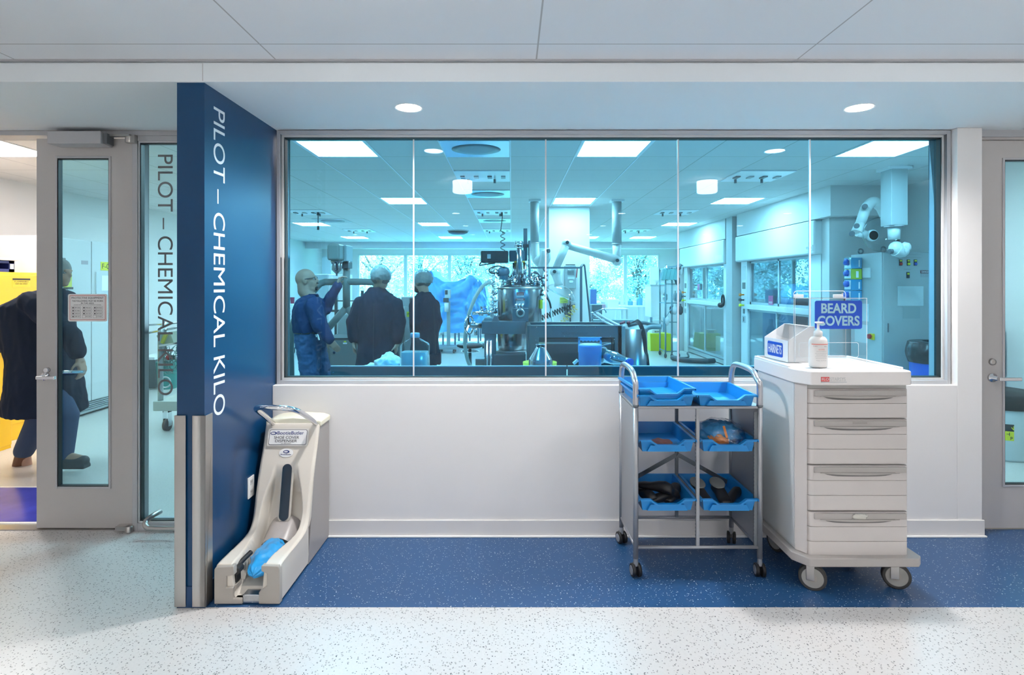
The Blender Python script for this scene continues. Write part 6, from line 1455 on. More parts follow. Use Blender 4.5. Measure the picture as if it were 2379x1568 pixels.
MB().ball(P(1290, 632, Y-.22), (.075, .07, .07)).tube([P(1290, 632, Y-.22), P(1296, 655, Y-.22), P(1298, 664, Y-.22)], [.065, .05, .062], 20).build('wrist', ARM, t)
for p in (P(1434, 605, Y-.11), P(1318, 563, Y-.20), P(1288, 631, Y-.30)): MB().cyl(p, p+Vector((0, -.02, 0)), .024).build('joint_knob', JNT, t)
dm = P(1304, 682, Y-.22); Rm = Matrix.Rotation(math.radians(28), 3, 'Y')
b = MB()
def dome(u, v):
    a = 2*PI*u; p = .12+v*1.15; r = .24
    return dm+Rm @ Vector((r*math.sin(p)*math.cos(a), r*math.sin(p)*math.sin(a), .12-r*(1-math.cos(p))*.85))
b.grid(dome, 40, 12).build('clear_dome', glass('dome_clear', (.88, .93, .94), boost=2), t)
MB().tube([dome(k/40, 1.0) for k in range(40)], .006, 8, closed=True).build('dome_rim', glass('dome_clear2', (.6, .8, .84), boost=4), t)
t = thing('extraction_arm', 'folded white extraction arm hanging left of the column above the reactor', 'extraction arm', (Xp(1242, Y), Y, LC), 'white extraction arms hanging from the ceiling')
drop(1242, Y, 465, 564, .125, t)
MB().tube(bez([P(1242, 564, Y), P(1243, 582, Y), P(1246, 602, Y-.02), P(1256, 612, Y-.03), P(1267, 606, Y-.04), P(1270, 592, Y-.05), P(1266, 580, Y-.06)], 5), [.062]*31, 18).build('upper_tube', ARM, t)
MB().ball(P(1256, 604, Y-.03), (.11, .09, .08)).build('elbow', ARM, t)
MB().tube([P(1266, 584, Y-.1), P(1262, 600, Y-.1), P(1252, 655, Y-.1)], [.055, .05, .04], 16).build('lower_tube', ARM, t)
p = P(1272, 583, Y-.12); MB().cyl(p, p+Vector((.02, -.02, 0)), .03).build('joint_knob', JNT, t)
Y = 5.76
t = thing('extraction_arm', 'white extraction arm folded against the square drop before the grey hood wall', 'extraction arm', (Xp(2077, Y), Y, LC), 'white extraction arms hanging from the ceiling')
drop(2077, Y, 390, 525, .17, t, True)
MB().tube([P(2077, 527, Y), P(2077, 556, Y)], [.060, .052], 20).build('swivel', ARM, t)
MB().ball(P(2082, 577, Y), (.072, .065, .075)).tube(bez([P(2082, 580, Y), P(2096, 585, Y), P(2104, 572, Y-.02), P(2112, 582, Y-.04)], 5), [.07, .068, .066, .064, .062, .060, .058, .056, .054, .052, .048, .044, .040, .036, .030, .02], 18).build('elbow', ARM, t)
p = P(2066, 584, Y-.03); MB().cyl(p+Vector((.03, 0, 0)), p, .026).build('joint_knob', JNT, t)
yy = Y+.35
MB().tube(bez([P(2062, 520, yy), P(2050, 492, yy), P(2040, 474, yy), P(2028, 469, yy), P(2016, 478, yy), P(2010, 490, yy)], 5), [.045]*8+[.055]*18, 18).build('upper_tube', ARM, t)
MB().tube([P(2012, 484, yy), P(1998, 520, yy-.02)], [.055, .048], 18).build('lower_tube', ARM, t)
MB().tube([P(1998, 520, yy-.02), P(1990, 540, yy-.04)], [.05, .055], 18).build('wrist', ARM, t)
for p in (P(2009, 480, yy-.07), P(1979, 543, yy-.05), P(1990, 525, yy-.06)): MB().cyl(p, p+Vector((-.01, -.02, 0)), .028).build('joint_knob', JNT, t)
dc = P(2027, 547, yy-.05)
MB().lathe([(.052, -.02), (.062, -.012), (.062, .02), (.05, .03)], dc, 'y', 28).build('hood_collar', ARM, t)
MB().lathe([(0, -.021), (.05, -.021)], dc, 'y', 28).build('hood_mouth', mat('mouth_dark', (.10, .07, .05), .6), t)
MB().tube([P(1992, 540, yy-.03), P(2012, 545, yy-.03)], .045, 16).build('hood_neck', ARM, t)
MB().lathe([(.055, .0), (.12, -.03), (.17, -.09), (.185, -.13)], dc, 'y', 40).build('clear_dome', MATS['dome_clear'], t)
MB().tube([dc+Vector((.185*math.cos(2*PI*k/40), -.13, .185*math.sin(2*PI*k/40))) for k in range(40)], .003, 6, closed=True).build('dome_rim', MATS['dome_clear2'], t)

# ================================================================== FUME HOODS
HW = mat('hood_white', (.74, .74, .73), .4); HG = mat('hood_pier_grey', (.50, .50, .49), .45)
XH = 4.0
def fume_hood(y0, y1, lab, near):
    t = thing('fume_hood', lab, 'fume hood', (4.45, (y0+y1)/2, 0), 'walk-in fume hoods along the right wall')
    MB().box(XH-.10, 4.85, y0-.02, y1+.02, 1.925, 2.37).build('header', HW, t, bevel=.03, seg=3)
    pw = .24
    for a, c_ in ((y0, y0+pw), (y1-pw, y1)):
        MB().box(XH, 4.85, a, c_, 0, 1.925).build('side_post', HW, t, bevel=.004)
    MB().box(4.82, 4.85, y0+pw, y1-pw, 0, 1.925).build('back_wall', mat('hood_inner', (.50, .53, .54), .4), t)
    MB().box(XH+.03, 4.82, y0+pw, y1-pw, .02, .10).build('sill_tray', HG, t)
    # sash frames and panes, a lower and an upper pair
    for z0, z1, dx in ((.12, 1.12, .0), (1.20, 1.92, .03)):
        b = MB(); x = XH+.02+dx; ym = (y0+y1)/2
        for a in (y0+pw, ym-.02, y1-pw-.04): b.box(x, x+.03, a, a+.04, z0, z1)
        b.box(x, x+.03, y0+pw, y1-pw, z0, z0+.04); b.box(x, x+.03, y0+pw, y1-pw, z1-.03, z1)
        b.build('sash_frame', mat('sash_grey', (.45, .50, .52), .35), t)
        for a, c_ in ((y0+pw+.04, ym-.02), (ym+.02, y1-pw-.04)): MB().box(x+.010, x+.016, a, c_, z0+.04, z1-.03).build('sash_pane', HOODG, t)
    MB().box(XH-.02, XH+.05, y0+pw, y1-pw, 1.12, 1.20).build('sash_rail', HW, t, bevel=.006)
    # controls on the far post: switch plates and tap knobs
    yc = y1-pw/2; x = XH-.006
    def pl(z0, z1, w, m, n_): MB().box(x, XH, yc-w/2, yc+w/2, z0, z1).build(n_, m, t, bevel=.002)
    pl(1.62, 1.85, .13, PALEGREY, 'monitor_panel'); pl(1.46, 1.57, .12, mat('plate_dark', (.16, .17, .16), .5), 'display'); pl(.88, 1.0, .13, ALU, 'double_outlet'); pl(.90, .98, .035, INK, 'socket'); pl(1.04, 1.12, .07, MATS['plate_dark'], 'switch')
    for k, (z, m) in enumerate(((1.36, ORANGE), (1.27, DARK), (1.18, YELL))):
        kn = MB().tube([(XH, yc, z), (XH-.045, yc, z)], [.012, .012], 12).tube([(XH-.045, yc, z), (XH-.05, yc, z), (XH-.085, yc, z)], [.02, .026, .024], 16); kn.build('tap_knob', m, t)
        MB().tube([(4.6, y1-pw-.0, z), (4.6, y1-pw-.05, z)], .03, 14).build('inner_tap', m, t)
    return t
h1 = fume_hood(7.17, 9.66, 'nearer white fume hood with a blue covered vessel inside', True)
h2 = fume_hood(10.22, 12.86, 'farther white fume hood beyond the grey pier', False)
MB().box(XH-.108, XH-.10, 7.18, 7.34, 1.975, 2.045).build('name_plate', WHITEP, h1)
text('name_writing', 'VENTUR', (XH-.109, 7.33, 1.993), (0, -1, 0), (0, 0, 1), .14, .036, GRL, h1, .001)
MB().box(XH+.03, XH+.034, 8.55, 8.70, 1.22, 1.36).build('hood_sticker', mat('magenta_sticker', (.50, .08, .22), .4), h1)
text('sticker_writing', 'HOOD', (XH+.029, 8.68, 1.24), (0, -1, 0), (0, 0, 1), .11, .03, WHITEP, h1, .001)
MB().box(XH+.03, XH+.034, 11.9, 12.02, 1.42, 1.55).build('hood_sticker', MATS['magenta_sticker'], h2)
text('name_writing', 'VENTUR', (XH-.102, 10.55, 2.02), (0, -1, 0), (0, 0, 1), .25, .05, GRL, h2, .001)
MB().box(XH-.104, XH-.101, 10.26, 10.60, 2.0, 2.09).build('name_plate', WHITEP, h2)
bv = thing('blue_covered_vessel', 'round vessel under a blue cover inside the nearer fume hood', 'vessel', (4.42, 8.35, .10))
MB().lathe([(.34, .10), (.36, .5), (.37, 1.25), (.34, 1.40), (.24, 1.52), (.08, 1.57), (0, 1.575)], (4.44, 8.35, 0), 'z', 36, sy=1.5).build('cover', mat('cover_blue', (.03, .22, .50), .5, bump=.2, nscale=4), bv)
hv = thing('glass_rig', 'small glass and tubing rig standing low in the nearer fume hood', 'apparatus', (4.4, 9.15, .1))
for k in range(4): MB().lathe([(.03, 0), (.08, .08), (.03, .2), (.03, .3)], (4.3+.08*(k % 2), 8.95+.12*k, .102+.28*(k % 3)), 'z', 14).build('flask', FLASK, hv)
MB().cyl((4.34, 9.1, .1), (4.34, 9.1, 1.0), .012).build('rod', CHROME, hv)
hs2 = thing('vacuum_hose', 'fat dark hose lying on the floor before the farther fume hood', 'hose', (3.6, 10.9, 0))
MB().tube(bez([(3.28, 11.3, .05), (3.4, 10.9, .055), (3.7, 10.7, .06), (3.93, 10.75, .06)], 8), .05, 14).tube(bez([(3.28, 11.3, .05), (3.5, 11.5, .02), (3.7, 11.6, .02), (3.9, 12.3, .02)], 8), .018, 10).build('hose', DARK, hs2)
cbx = thing('pump_box', 'white and grey pump box on the floor inside the farther fume hood', 'pump', (4.3, 10.9, .1))
MB().box(4.12, 4.5, 10.75, 11.2, .103, .50).build('case', PALEGREY, cbx, bevel=.01); MB().lathe([(.09, -.01), (.09, 0), (0, -.012)], (4.33, 10.75, .3), 'y', 24).build('fan', DARK, cbx)
gg = thing('safety_goggles', 'black goggles hanging on the farther fume hood beside the pier', 'goggles', (3.92, 10.35, 1.25))
MB().tube([(3.95, 10.36+.055*math.cos(2*PI*k/16), 1.24+.10*math.sin(2*PI*k/16)) for k in range(16)], .018, 8, closed=True).ball((3.93, 10.42, 1.15), (.05, .09, .05)).build('goggles', BLACK, gg)

# ================================================================== CONTROL CABINET, GLOVE RACK, BLUE BIN (right end)
CAB = mat('control_cabinet_grey', (.40, .42, .42), .45)
ky = 6.18; kx = 4.125; kz = Z(586, ky)
kc = thing('control_cabinet', 'tall grey electrical cabinet with coloured push buttons at the right end of the window', 'cabinet', (4.45, 6.45, 0))
MB().box(kx, 4.80, ky, 6.74, 0, kz).build('cabinet_body', CAB, kc, bevel=.004)
MB().box(kx+.012, 4.79, ky-.014, ky, .08, kz-.01).build('door', CAB, kc, bevel=.003)
yf = ky-.015
MB().box(kx+.055, kx+.065, yf-.01, yf, 0.0+1.0, 1.10).build('lock_plate', DSTEEL, kc)
for px, m in ((2092, RED), (2110, YELL), (2126, BLUEM)):
    x = Xp(px, yf); MB().box(x-.016, x+.016, yf-.008, yf, Z(617, yf), Z(603, yf)).build('button_plate', INK, kc); MB().lathe([(.013, -.02), (.015, -.008), (.015, 0)], (x, yf, Z(613, yf)), 'y', 16).build('push_button', m, kc)
    MB().box(x-.012, x+.012, yf-.010, yf-.008, Z(607.5, yf), Z(604, yf)).build('button_label', YELL, kc)
x = Xp(2109, yf); MB().box(x-.016, x+.016, yf-.008, yf, Z(646, yf), Z(632, yf)).build('button_plate', INK, kc); MB().box(x-.012, x+.012, yf-.010, yf-.008, Z(638, yf), Z(634, yf)).build('button_label', YELL, kc)
text('panel_writing', 'Technologies Pvt. Ltd.', P(2106, 593, yf-.001), (1, 0, 0), (0, 0, 1), .165, .016, GRL, kc, .0006)
text('panel_writing', 'MIXER RUN', P(2100, 627, yf-.001), (1, 0, 0), (0, 0, 1), .08, .012, GRL, kc, .0006)
MB().box(Xp(2084, yf), Xp(2141, yf), yf-.003, yf, Z(599, yf), Z(598, yf)).build('name_line', GRL, kc)
MB().box(Xp(2138, yf), Xp(2163, yf), yf-.003, yf, Z(635, yf), Z(628, yf)).build('danger_plate', mat('danger_dark', (.16, .05, .06), .5), kc)
text('danger_writing', 'DANGER', P(2141, 633.6, yf-.0035), (1, 0, 0), (0, 0, 1), .09, .02, WHITEP, kc, .0006)
MB().box(Xp(2139, yf), Xp(2162, yf), yf-.003, yf, Z(644, yf), Z(636, yf)).build('danger_text_plate', GRL, kc)
MB().box(Xp(2085, yf), Xp(2145, yf), yf-.003, yf, Z(710.5, yf), Z(665, yf)).build('taped_paper', mat('paper_pale', (.62, .66, .66), .7), kc)
MB().box(Xp(2098, yf), Xp(2137, yf), yf-.002, yf, Z(740, yf), Z(713, yf)).build('taped_paper', mat('paper_grey', (.34, .38, .38), .7), kc)
for px in (1999, 2052, 2165):
    yq = 6.60 if px < 2040 else 6.24
    c0 = Vector((max(kx+.03, min(4.77, Xp(px, yq))), yq, kz)); MB().tube([c0+Vector((.028*math.cos(2*PI*k/14), 0, .036+.028*math.sin(2*PI*k/14))) for k in range(14)], .009, 8, closed=True).cyl(c0-Vector((0, 0, .001)), c0+Vector((0, 0, .014)), .02).build('lifting_eye', DSTEEL, kc)
# on its left side: vent, emergency stop, papers
x = kx-.002
def syz(px): return kx*F/(px-CX)
MB().box(kx-.014, kx, 6.36, 6.50, Z(645, 6.4), Z(622, 6.4)).build('vent_grille', PALEGREY, kc, bevel=.002)
MB().box(kx-.02, kx, 6.30, 6.37, Z(789, 6.33), Z(775, 6.33)).build('stop_plate', mat('stop_yellow', (.80, .60, .02), .4), kc); MB().lathe([(.022, -.055), (.028, -.05), (.028, -.03), (.015, -.02)], (kx, 6.335, Z(781.5, 6.33)), 'x', 20).build('stop_button', mat('stop_red', (.45, .02, .03), .4), kc)
MB().box(kx-.004, kx, 6.40, 6.53, Z(747, 6.4), Z(706, 6.4)).build('taped_paper', MATS['paper_pale'], kc); MB().box(kx-.004, kx, 6.42, 6.66, Z(798, 6.4), Z(756, 6.4)).build('taped_paper', MATS['paper_pale'], kc)
gr = thing('glove_box_rack', 'wall rack of stacked glove boxes with blue gloves poking out', 'rack', (4.05, 6.6, 1.4))
gx0, gx1, gy0, gy1 = kx-.13, kx-.005, 6.52, 6.66
MB().box(gx0-.004, gx1+.002, gy1, gy1+.004, Z(702, 6.55), Z(597, 6.55)).box(gx0-.004, gx0-.002, gy0, gy1, Z(702, 6.55), Z(597, 6.55)).build('rack_shell', glass('rack_clear', (.8, .88, .9)), gr)
zz = [Z(v, gy0) for v in (700, 674.5, 649, 624, 598)]
for k in range(4):
    g2 = thing('glove_box', ['blue glove box at the bottom of the wall rack', 'blue glove box second from the bottom of the wall rack', 'green and white glove box in the wall rack', 'light blue glove box at the top of the wall rack'][k], 'box', (gx0, gy0, zz[k]), 'glove boxes in the wall rack')
    MB().box(gx0, gx1, gy0, gy1-.003, zz[k]+.003, zz[k+1]-.003).build('carton', [mat('box_blue', (.02, .30, .55), .5), MATS['box_blue'], mat('box_green', (.40, .55, .06), .5), mat('box_sky', (.10, .38, .62), .5)][k], g2, bevel=.002)
    MB().box(gx0+.055 if k == 2 else gx0+.085, gx0+.085 if k == 2 else gx0+.10, gy0-.002, gy0, zz[k]+.02, zz[k+1]-.03).build('carton_print', WHITEP, g2)
    MB().box(gx0-.003, gx0, gy0+.01, gy1-.01, zz[k]+.012, zz[k+1]-.012).build('carton_side', WHITEP, g2)
    crumple((gx0-.018, gy0+.07, (zz[k]+zz[k+1])/2+.01), (.022, .04, .035), 30+k, .5, 4, 20, 14).build('glove', mat('glove_blue', (.01, .10, .50), .4), g2)
bb = thing('blue_bin', 'blue rubbish bin lined with a black bag before the control cabinet', 'bin', (4.3, 5.74, 0))
byy = 5.74; bx0_ = Xp(2122, byy)+.0; r = .25; bc0 = (bx0_+r, byy)
MB().lathe([(r*.80, 0), (r*.84, .02), (r*.98, Z(838, byy)), (r, Z(820, byy))], (*bc0, 0), 'z', 4 if False else 28).build('bin_body', mat('bin_blue', (.01, .10, .52), .4), bb)
def lin(u, v):
    a = 2*PI*u; z0_, z1_ = Z(842, byy), Z(793, byy); k = 1+.03*noise.noise(Vector((math.cos(a)*3, math.sin(a)*3, v*4)))+.015*math.cos(22*a)*v*(1-v)*4
    rr = r*(1.02+.07*math.sin(PI*min(1, v*1.3)))*k if v < .85 else r*(1.02-.5*(v-.85)/.15)
    return (bc0[0]+rr*math.cos(a), bc0[1]+rr*math.sin(a), z0_+(z1_-z0_)*min(1, v/.85)*1.0)
MB().grid(lin, 66, 22).build('bin_liner', mat('liner_black', (.02, .022, .025), .25), bb)

# ================================================================== SEEN THROUGH THE RIGHT DOOR
dr_ = thing('white_drum', 'white drum with black lid band and caution sticker behind the right door', 'drum', (4.5, 5.0, 0))
dcx, dcy, drr = 4.40, 5.05, .30
MB().lathe([(drr*.97, 0), (drr, .02), (drr, .34), (drr*.98, .44)], (dcx, dcy, 0), 'z', 48).build('drum_body', mat('drum_white', (.62, .66, .66), .4), dr_)
MB().lathe([(drr*.99, .44), (drr*1.03, .445), (drr*1.03, .55), (drr*.98, .57), (0, .58)], (dcx, dcy, 0), 'z', 48).build('lid', BLACK, dr_)
def on_drum(px, z):
    dx, dy = (px-CX)/F, 1.; ox, oy = -dcx, -dcy; a = dx*dx+1; b_ = 2*(ox*dx+oy); c_ = ox*ox+oy*oy-(drr+.006)**2; t = (-b_-math.sqrt(max(0, b_*b_-4*a*c_)))/(2*a); return Vector((dx*t, t, z))
for z0, z1, m, nme in ((.185, .265, YELL, 'sticker'), (.265, .325, INK, 'sticker_band'), (.462, .535, YELL, 'lid_sticker')):
    b = MB(); pxs = [2290+8.5*k for k in range(9)] if nme != 'lid_sticker' else [2300+6.3*k for k in range(9)]; vs = []
    for px in pxs: vs += [on_drum(px-2, z0), on_drum(px-2, z1)]
    b.add(vs, [(2*i, 2*i+2, 2*i+3, 2*i+1) for i in range(8)]); b.build(nme, m, dr_, fix=False)
def drumtext(s, pa, pb, z0, h, m):
    a, b_ = on_drum(pa, z0), on_drum(pb, z0); r_ = (b_-a); text('sticker_writing', s, a-Vector((0, .004, 0)), r_, (0, 0, 1), r_.length, h, m, dr_, .0006, .01)
drumtext('CAUTION', 2292, 2355, .277, .036, YELL); drumtext('WATCH', 2293, 2345, .228, .028, INK); drumtext('YOUR STEP', 2293, 2352, .193, .026, INK)
small('dark_panel', 'dark upright panel edge behind the right door glass', 'panel', MB().box(4.60, 4.80, 5.02+.35, 5.06+.35, .9, 1.0) if False else MB().box(4.485, 4.80, 5.40, 5.44, .60, 1.10), mat('panel_dark_teal', (.03, .06, .08), .5), (4.6, 5.42, .6), 'panel').location.z = .6

# ================================================================== LEFT: YELLOW CABINET, FREEZERS, SIDELIGHT VIEW
XL = -4.88
yc = thing('flammables_cabinet', 'yellow safety storage cabinet seen through the open doorway', 'cabinet', (-5.1, 5.0, 0))
MB().box(-5.45, XL, 4.25, 5.72, .0, Z(632, 5.4)).build('cabinet_body', YEL, yc, bevel=.006)
MB().box(XL, XL+.006, 4.27, 4.98, .16, Z(632, 5.4)-.03).build('door', YEL, yc, bevel=.003); MB().box(XL, XL+.006, 4.99, 5.70, .16, Z(632, 5.4)-.03).build('door', YEL, yc, bevel=.003)
MB().box(XL+.006, XL+.03, 5.24, 5.44, .88, .99).build('latch', BLACK, yc, bevel=.006)
MB().box(XL+.0062, XL+.0075, 5.42, 5.62, 1.50, 1.59).build('label', mat('label_gold', (.80, .58, .03), .5), yc)
MB().box(XL+.0075, XL+.0080, 5.42, 5.62, 1.572, 1.59).build('label_band', INK, yc)
text('label_writing', 'FLAMMABLE', (XL+.0082, 5.44, 1.552), (0, 1, 0), (0, 0, 1), .16, .012, INK, yc, .0004); text('label_writing', 'KEEP FIRE AWAY', (XL+.0082, 5.45, 1.53), (0, 1, 0), (0, 0, 1), .14, .011, INK, yc, .0004)
ys = thing('yellow_step', 'low yellow box protruding before the yellow cabinet', 'box', (-4.7, 5.1, 0))
MB().box(XL+.01, XL+.20, 4.6, 5.2, .03, .36).build('box_body', YEL, ys, bevel=.006)
MB().box(XL+.01, XL+.195, 4.605, 5.195, 0, .03).build('foot', YEL, ys)
cz = Z(632, 5.4)
cr = thing('blue_crate', 'blue plastic crate on top of the yellow cabinet', 'crate', (-5.1, 5.3, cz)); 
MB().box(-5.35, XL-.01, 4.6, 5.46, cz, cz+.03).box(-5.35, XL-.01, 4.6, 5.46, cz+.085, cz+.11).box(-5.35, XL-.01, 4.6, 4.63, cz, cz+.11).box(-5.35, XL-.01, 5.40, 5.46, cz, cz+.11).box(-5.35, XL-.01, 5.0, 5.03, cz, cz+.11).box(-5.35, -5.2, 4.6, 5.46, cz, cz+.11).build('crate_body', mat('crate_navy', (.03, .04, .20), .5), cr)
MB().box(XL-.01, XL-.007, 5.41, 5.45, cz+.03, cz+.08).build('label', WHITEP, cr)
small('white_carton', 'flat white cartons lying on the blue crate', 'carton', MB().box(-5.4, XL+.02, 4.5, 5.48, cz+.111, cz+.135).box(-5.4, XL-.05, 4.6, 5.3, cz+.135, cz+.20), mat('carton_white', (.66, .60, .55), .6), (-5.1, 5.0, cz+.11), 'carton')
XF = -4.96
fz = thing('tall_freezer', 'tall white laboratory freezer with base grille behind the left door', 'freezer', (-5.3, 6.8, 0))
FRZ = mat('freezer_white', (.62, .63, .63), .4)
MB().box(-5.75, XF-.03, 5.85, 7.3, .02, 2.05).build('freezer_body', FRZ, fz, bevel=.006)
MB().box(XF-.03, XF, 5.86, 6.55, .16, 2.04).build('door', FRZ, fz, bevel=.004); MB().box(XF-.03, XF, 6.56, 7.29, .16, 2.04).build('door', FRZ, fz, bevel=.004)
b = MB()
for k in range(5): b.box(XF-.03, XF-.006, 5.9, 7.25, .045+k*.022, .057+k*.022)
b.build('base_grille', mat('grille', (.35, .40, .42), .4), fz)
text('maker_writing', 'VWR', (XF+.001, 6.06, Z(606, 6.2)), (0, 1, 0), (0, 0, 1), .12, .03, INK, fz, .0006)
MB().box(XF, XF+.003, 6.70, 6.95, Z(628, 6.7), Z(608, 6.7)).build('tag', YELL, fz)
text('tag_writing', 'F-003', (XF+.0035, 6.72, Z(624, 6.7)), (0, 1, 0), (0, 0, 1), .21, .062, INK, fz, .0006)
MB().box(XF, XF+.012, 6.62, 6.95, Z(690, 6.7), Z(632, 6.7)).build('paper_holder', mat('holder', (.58, .62, .64), .4), fz); MB().box(XF+.012, XF+.014, 6.70, 6.86, Z(675, 6.7), Z(640, 6.7)).build('paper', WHITEP, fz)
MB().box(XF, XF+.002, 6.40, 6.50, Z(614, 6.4), Z(605, 6.4)).build('sticker', mat('sticker_grey', (.40, .36, .40), .5), fz)
MB().box(XF, XF+.045, 6.15, 6.21, Z(668, 6.2), Z(634, 6.2)).build('thermometer', MATS['label_lime'], fz, bevel=.006); MB().box(XF, XF+.05, 6.14, 6.22, Z(672, 6.2), Z(667, 6.2)).build('thermometer_clip', DARK, fz)
MB().box(XF, XF+.07, 5.87, 5.93, Z(594, 5.9), Z(584, 5.9)).build('door_hinge', DARK, fz)
# behind the sidelight
Y = 5.76; ct = thing('tube_cart', 'wheeled cart with bent tube handle and wiring seen through the sidelight', 'cart', (Xp(400, Y), Y, 0))
bx0 = Xp(355, Y); bx1 = bx0+.75; bz = Z(955, Y)
MB().box(bx0, bx1, Y, Y+.55, bz, bz+.10).build('base_slab', mat('slab_tan', (.46, .47, .42), .5), ct, bevel=.006)
for x, yy in ((bx0+.12, Y+.05), (bx1-.1, Y+.05), (bx0+.12, Y+.48), (bx1-.1, Y+.48)):
    w = MB().cyl((x-.018, yy, .062), (x+.018, yy, .062), .062, n=24).build('caster_wheel', mat('wheel_brown', (.09, .06, .06), .5), ct)
    MB().box(x-.03, x-.024, yy-.03, yy+.03, .05, bz).box(x+.024, x+.03, yy-.03, yy+.03, .05, bz).box(x-.03, x+.03, yy-.03, yy+.03, bz-.02, bz).build('caster_fork', CHROME, ct)
MB().tube(bez([(Xp(345, Y), Y+.3, Z(757, Y)), (Xp(356, Y), Y+.2, Z(755, Y)), (Xp(364, Y), Y+.1, Z(764, Y)), (Xp(366, Y), Y+.05, Z(785, Y)), (Xp(366, Y), Y+.05, bz+.1)], 6), .026, 16).build('handle_post', mat('tube_grey', (.42, .46, .46), .3, .6), ct)
b = MB().tube([P(334, 775, Y+.1), P(420, 760, Y+.1)], .012).tube([P(345, 755, Y+.3), P(420, 750, Y+.3)], .010).bar(P(372, 803, Y), P(425, 795, Y), .05, .02); b.build('side_rails', CHROME, ct)
MB().obox(P(392, 787, Y+.1), (.07, 0, .02), (0, .06, 0), (-.02, 0, .06)).build('gauge_box', mat('gauge', (.30, .34, .25), .4), ct); MB().bar(P(377, 797, Y+.03), P(387, 776, Y+.03), .03).build('yellow_trim', mat('trim_olive', (.40, .38, .05), .5), ct)
b = MB()
for k in range(12):
    pts = [P(rnd.uniform(374, 420), rnd.uniform(800, 870), Y+rnd.uniform(.05, .3)) for _ in range(5)]; b.tube(bez(pts, 5), .004, 6)
b.build('wiring', mat('wire_teal', (.10, .22, .20), .5), ct)
for k in range(5): MB().lathe([(.02, 0), (.02, .05)], P(374+9*k, 836, Y+.15), 'z', 12).build('connector', [DARK, CHROME, RED, DARK, CHROME][k], ct)
MB().tube([(P(384, 888, Y+.12)+Vector((.055*math.cos(2*PI*k/28), 0, .055*math.sin(2*PI*k/28)))) for k in range(28)], .008, 8, closed=True).build('hose_ring', PALEGREY, ct)
Y = 8.2
small('grey_cabinet', 'grey low cabinet under the white bench seen through the sidelight', 'cabinet', MB().box(Xp(322, Y), Xp(360, Y), Y, Y+.5, 0, Z(835, Y)), mat('low_cab', (.13, .16, .17), .5), (Xp(340, Y), Y, 0), 'cabinet_body')
small('teal_bin', 'teal waste bin beyond the tube cart', 'bin', MB().lathe([(.12, 0), (.15, .40)], (Xp(389, Y), Y, 0), 'z', 20), mat('bin_teal', (.03, .22, .20), .5), (Xp(389, Y), Y, 0), 'bin_body')
t = thing('left_wall_bench', 'white bench top over the grey cabinet seen through the sidelight', 'bench', (Xp(350, Y), Y, 0))
MB().box(Xp(318, Y), Xp(364, Y), Y-.05, Y+.6, Z(835, Y), Z(829, Y)).build('benchtop', WHITEP, t); MB().box(Xp(326, Y), Xp(338, Y), Y+.4, Y+.5, Z(829, Y), Z(770, Y)).build('upright', DARK, t)
Y = 11.0
t = thing('partition_panel', 'pale framed panel with a blue notice seen through the sidelight', 'panel', (Xp(365, Y), Y, 0))
MB().box(Xp(322, Y), Xp(402, Y), Y, Y+.05, 0, Z(580, Y)).build('panel', LABWALL, t)
framebox(MB(), Xp(334, Y), Xp(397, Y), Z(735, Y), Z(615, Y), .03, Y-.02, Y).build('panel_frame', PALEGREY, t)
small('wall_notice', 'blue printed notice high on the wall beyond the sidelight lettering', 'notice', MB().box(Xp(361, 10.9), Xp(384, 10.9), 10.88, 10.9, Z(571, 10.9), Z(545, 10.9)), mat('notice_blue', (.05, .22, .45), .5), (Xp(372, 10.9), 10.89, Z(571, 10.9)), 'notice_board')
nb = bpy.data.objects['wall_notice']; text('notice_writing', 'ROOM', (Xp(364, 10.88), 10.878, Z(566, 10.88)), (1, 0, 0), (0, 0, 1), .14, .05, WHITEP, nb, .001)
MB().box(Xp(350, 10.9), Xp(396, 10.9), 10.9, 11.0, Z(580, 10.9), Z(543, 10.9)).build('backing_board', LABWALL, nb)

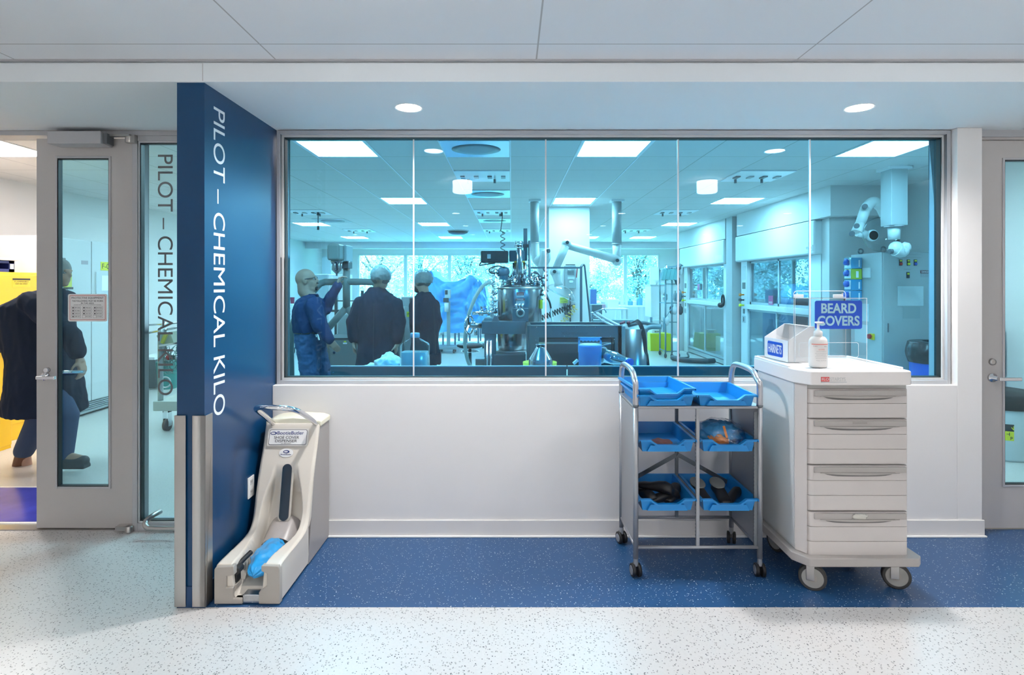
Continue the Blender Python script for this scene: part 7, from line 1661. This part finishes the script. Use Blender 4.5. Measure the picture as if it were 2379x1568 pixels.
# ================================================================== OUTSIDE
LEAF = []  # leaf colours paled and greyed to hold the overexposed daylight haze
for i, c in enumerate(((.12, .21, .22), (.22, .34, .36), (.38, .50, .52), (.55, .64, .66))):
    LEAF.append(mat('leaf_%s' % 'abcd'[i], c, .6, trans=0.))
struct('ground', MB().box(-26, 26, 17.3, 60, -.4, -.3), mat('lawn', (.16, .30, .10), .9, noise_amt=.3, nscale=2))
def tree(x, y, h, r, lab, mi, n=5200, seed=1):
    t = thing('tree', lab, 'tree', (x, y, -.3), 'trees outside the far windows'); R_ = random.Random(seed)
    b = MB().tube([(x, y, -.3), (x+.1, y, h*.35), (x, y+.1, h*.6)], [.16, .12, .07], 10)
    for k in range(6): a = 2*PI*k/6; b.tube([(x, y, h*.3+.1*k), (x+r*.6*math.cos(a), y+r*.6*math.sin(a), h*.55+.12*k)], [.06, .02], 7)
    b.build('trunk', mat('bark', (.10, .07, .05), .9), t)
    cl = [(Vector((x, y, h*.55))+Vector((R_.gauss(0, r*.45), R_.gauss(0, r*.4), R_.gauss(0, h*.22))), R_.uniform(.35, .7)*r*.6) for _ in range(26)]
    v, f = [], []
    for k in range(n):
        c, rr = R_.choice(cl); d = Vector((R_.gauss(0, 1), R_.gauss(0, 1), R_.gauss(0, 1))).normalized(); p = c+d*rr*R_.uniform(.6, 1)
        if p.z < .1: p.z = .1+R_.random()
        u = Vector((R_.gauss(0, 1), R_.gauss(0, 1), R_.gauss(0, 1))).normalized(); w = u.orthogonal().normalized(); s = R_.uniform(.028, .065); i = len(v)
        v += [p-u*s, p+w*s*.6, p+u*s, p-w*s*.6]; f.append((i, i+1, i+2, i+3))
    m = MB(); m.add(v, f); m.build('crown', LEAF[mi], t, fix=False)
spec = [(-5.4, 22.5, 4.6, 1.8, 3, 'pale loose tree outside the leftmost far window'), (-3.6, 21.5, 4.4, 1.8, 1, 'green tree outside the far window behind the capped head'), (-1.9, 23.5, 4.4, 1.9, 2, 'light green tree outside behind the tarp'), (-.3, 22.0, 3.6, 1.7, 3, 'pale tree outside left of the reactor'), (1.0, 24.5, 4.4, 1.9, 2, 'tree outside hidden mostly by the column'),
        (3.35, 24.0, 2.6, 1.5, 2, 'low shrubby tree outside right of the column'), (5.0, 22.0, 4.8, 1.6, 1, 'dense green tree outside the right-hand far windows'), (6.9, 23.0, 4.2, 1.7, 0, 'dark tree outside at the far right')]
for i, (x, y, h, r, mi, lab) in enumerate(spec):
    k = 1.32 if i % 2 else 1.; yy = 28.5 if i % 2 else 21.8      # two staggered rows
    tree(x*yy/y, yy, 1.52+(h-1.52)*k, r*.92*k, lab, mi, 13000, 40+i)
hd = thing('hedge', 'distant pale hedge line closing the view outside the windows', 'hedge', (0, 34, -.3))
v, f = [], []; R_ = random.Random(3)
for k in range(9000):
    p = Vector((R_.uniform(-15, 15), 33+R_.uniform(-.8, .8), R_.uniform(-.3, 1.6)+R_.random()*.6*math.sin(k))); u = Vector((R_.gauss(0, 1), R_.gauss(0, 1), R_.gauss(0, 1))).normalized(); w = u.orthogonal(); s = .12; i = len(v)
    v += [p-u*s, p+w*s*.6, p+u*s, p-w*s*.6]; f.append((i, i+1, i+2, i+3))
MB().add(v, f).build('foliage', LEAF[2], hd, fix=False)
for o in bpy.data.objects:
    if '_b' in o: del o['_b']
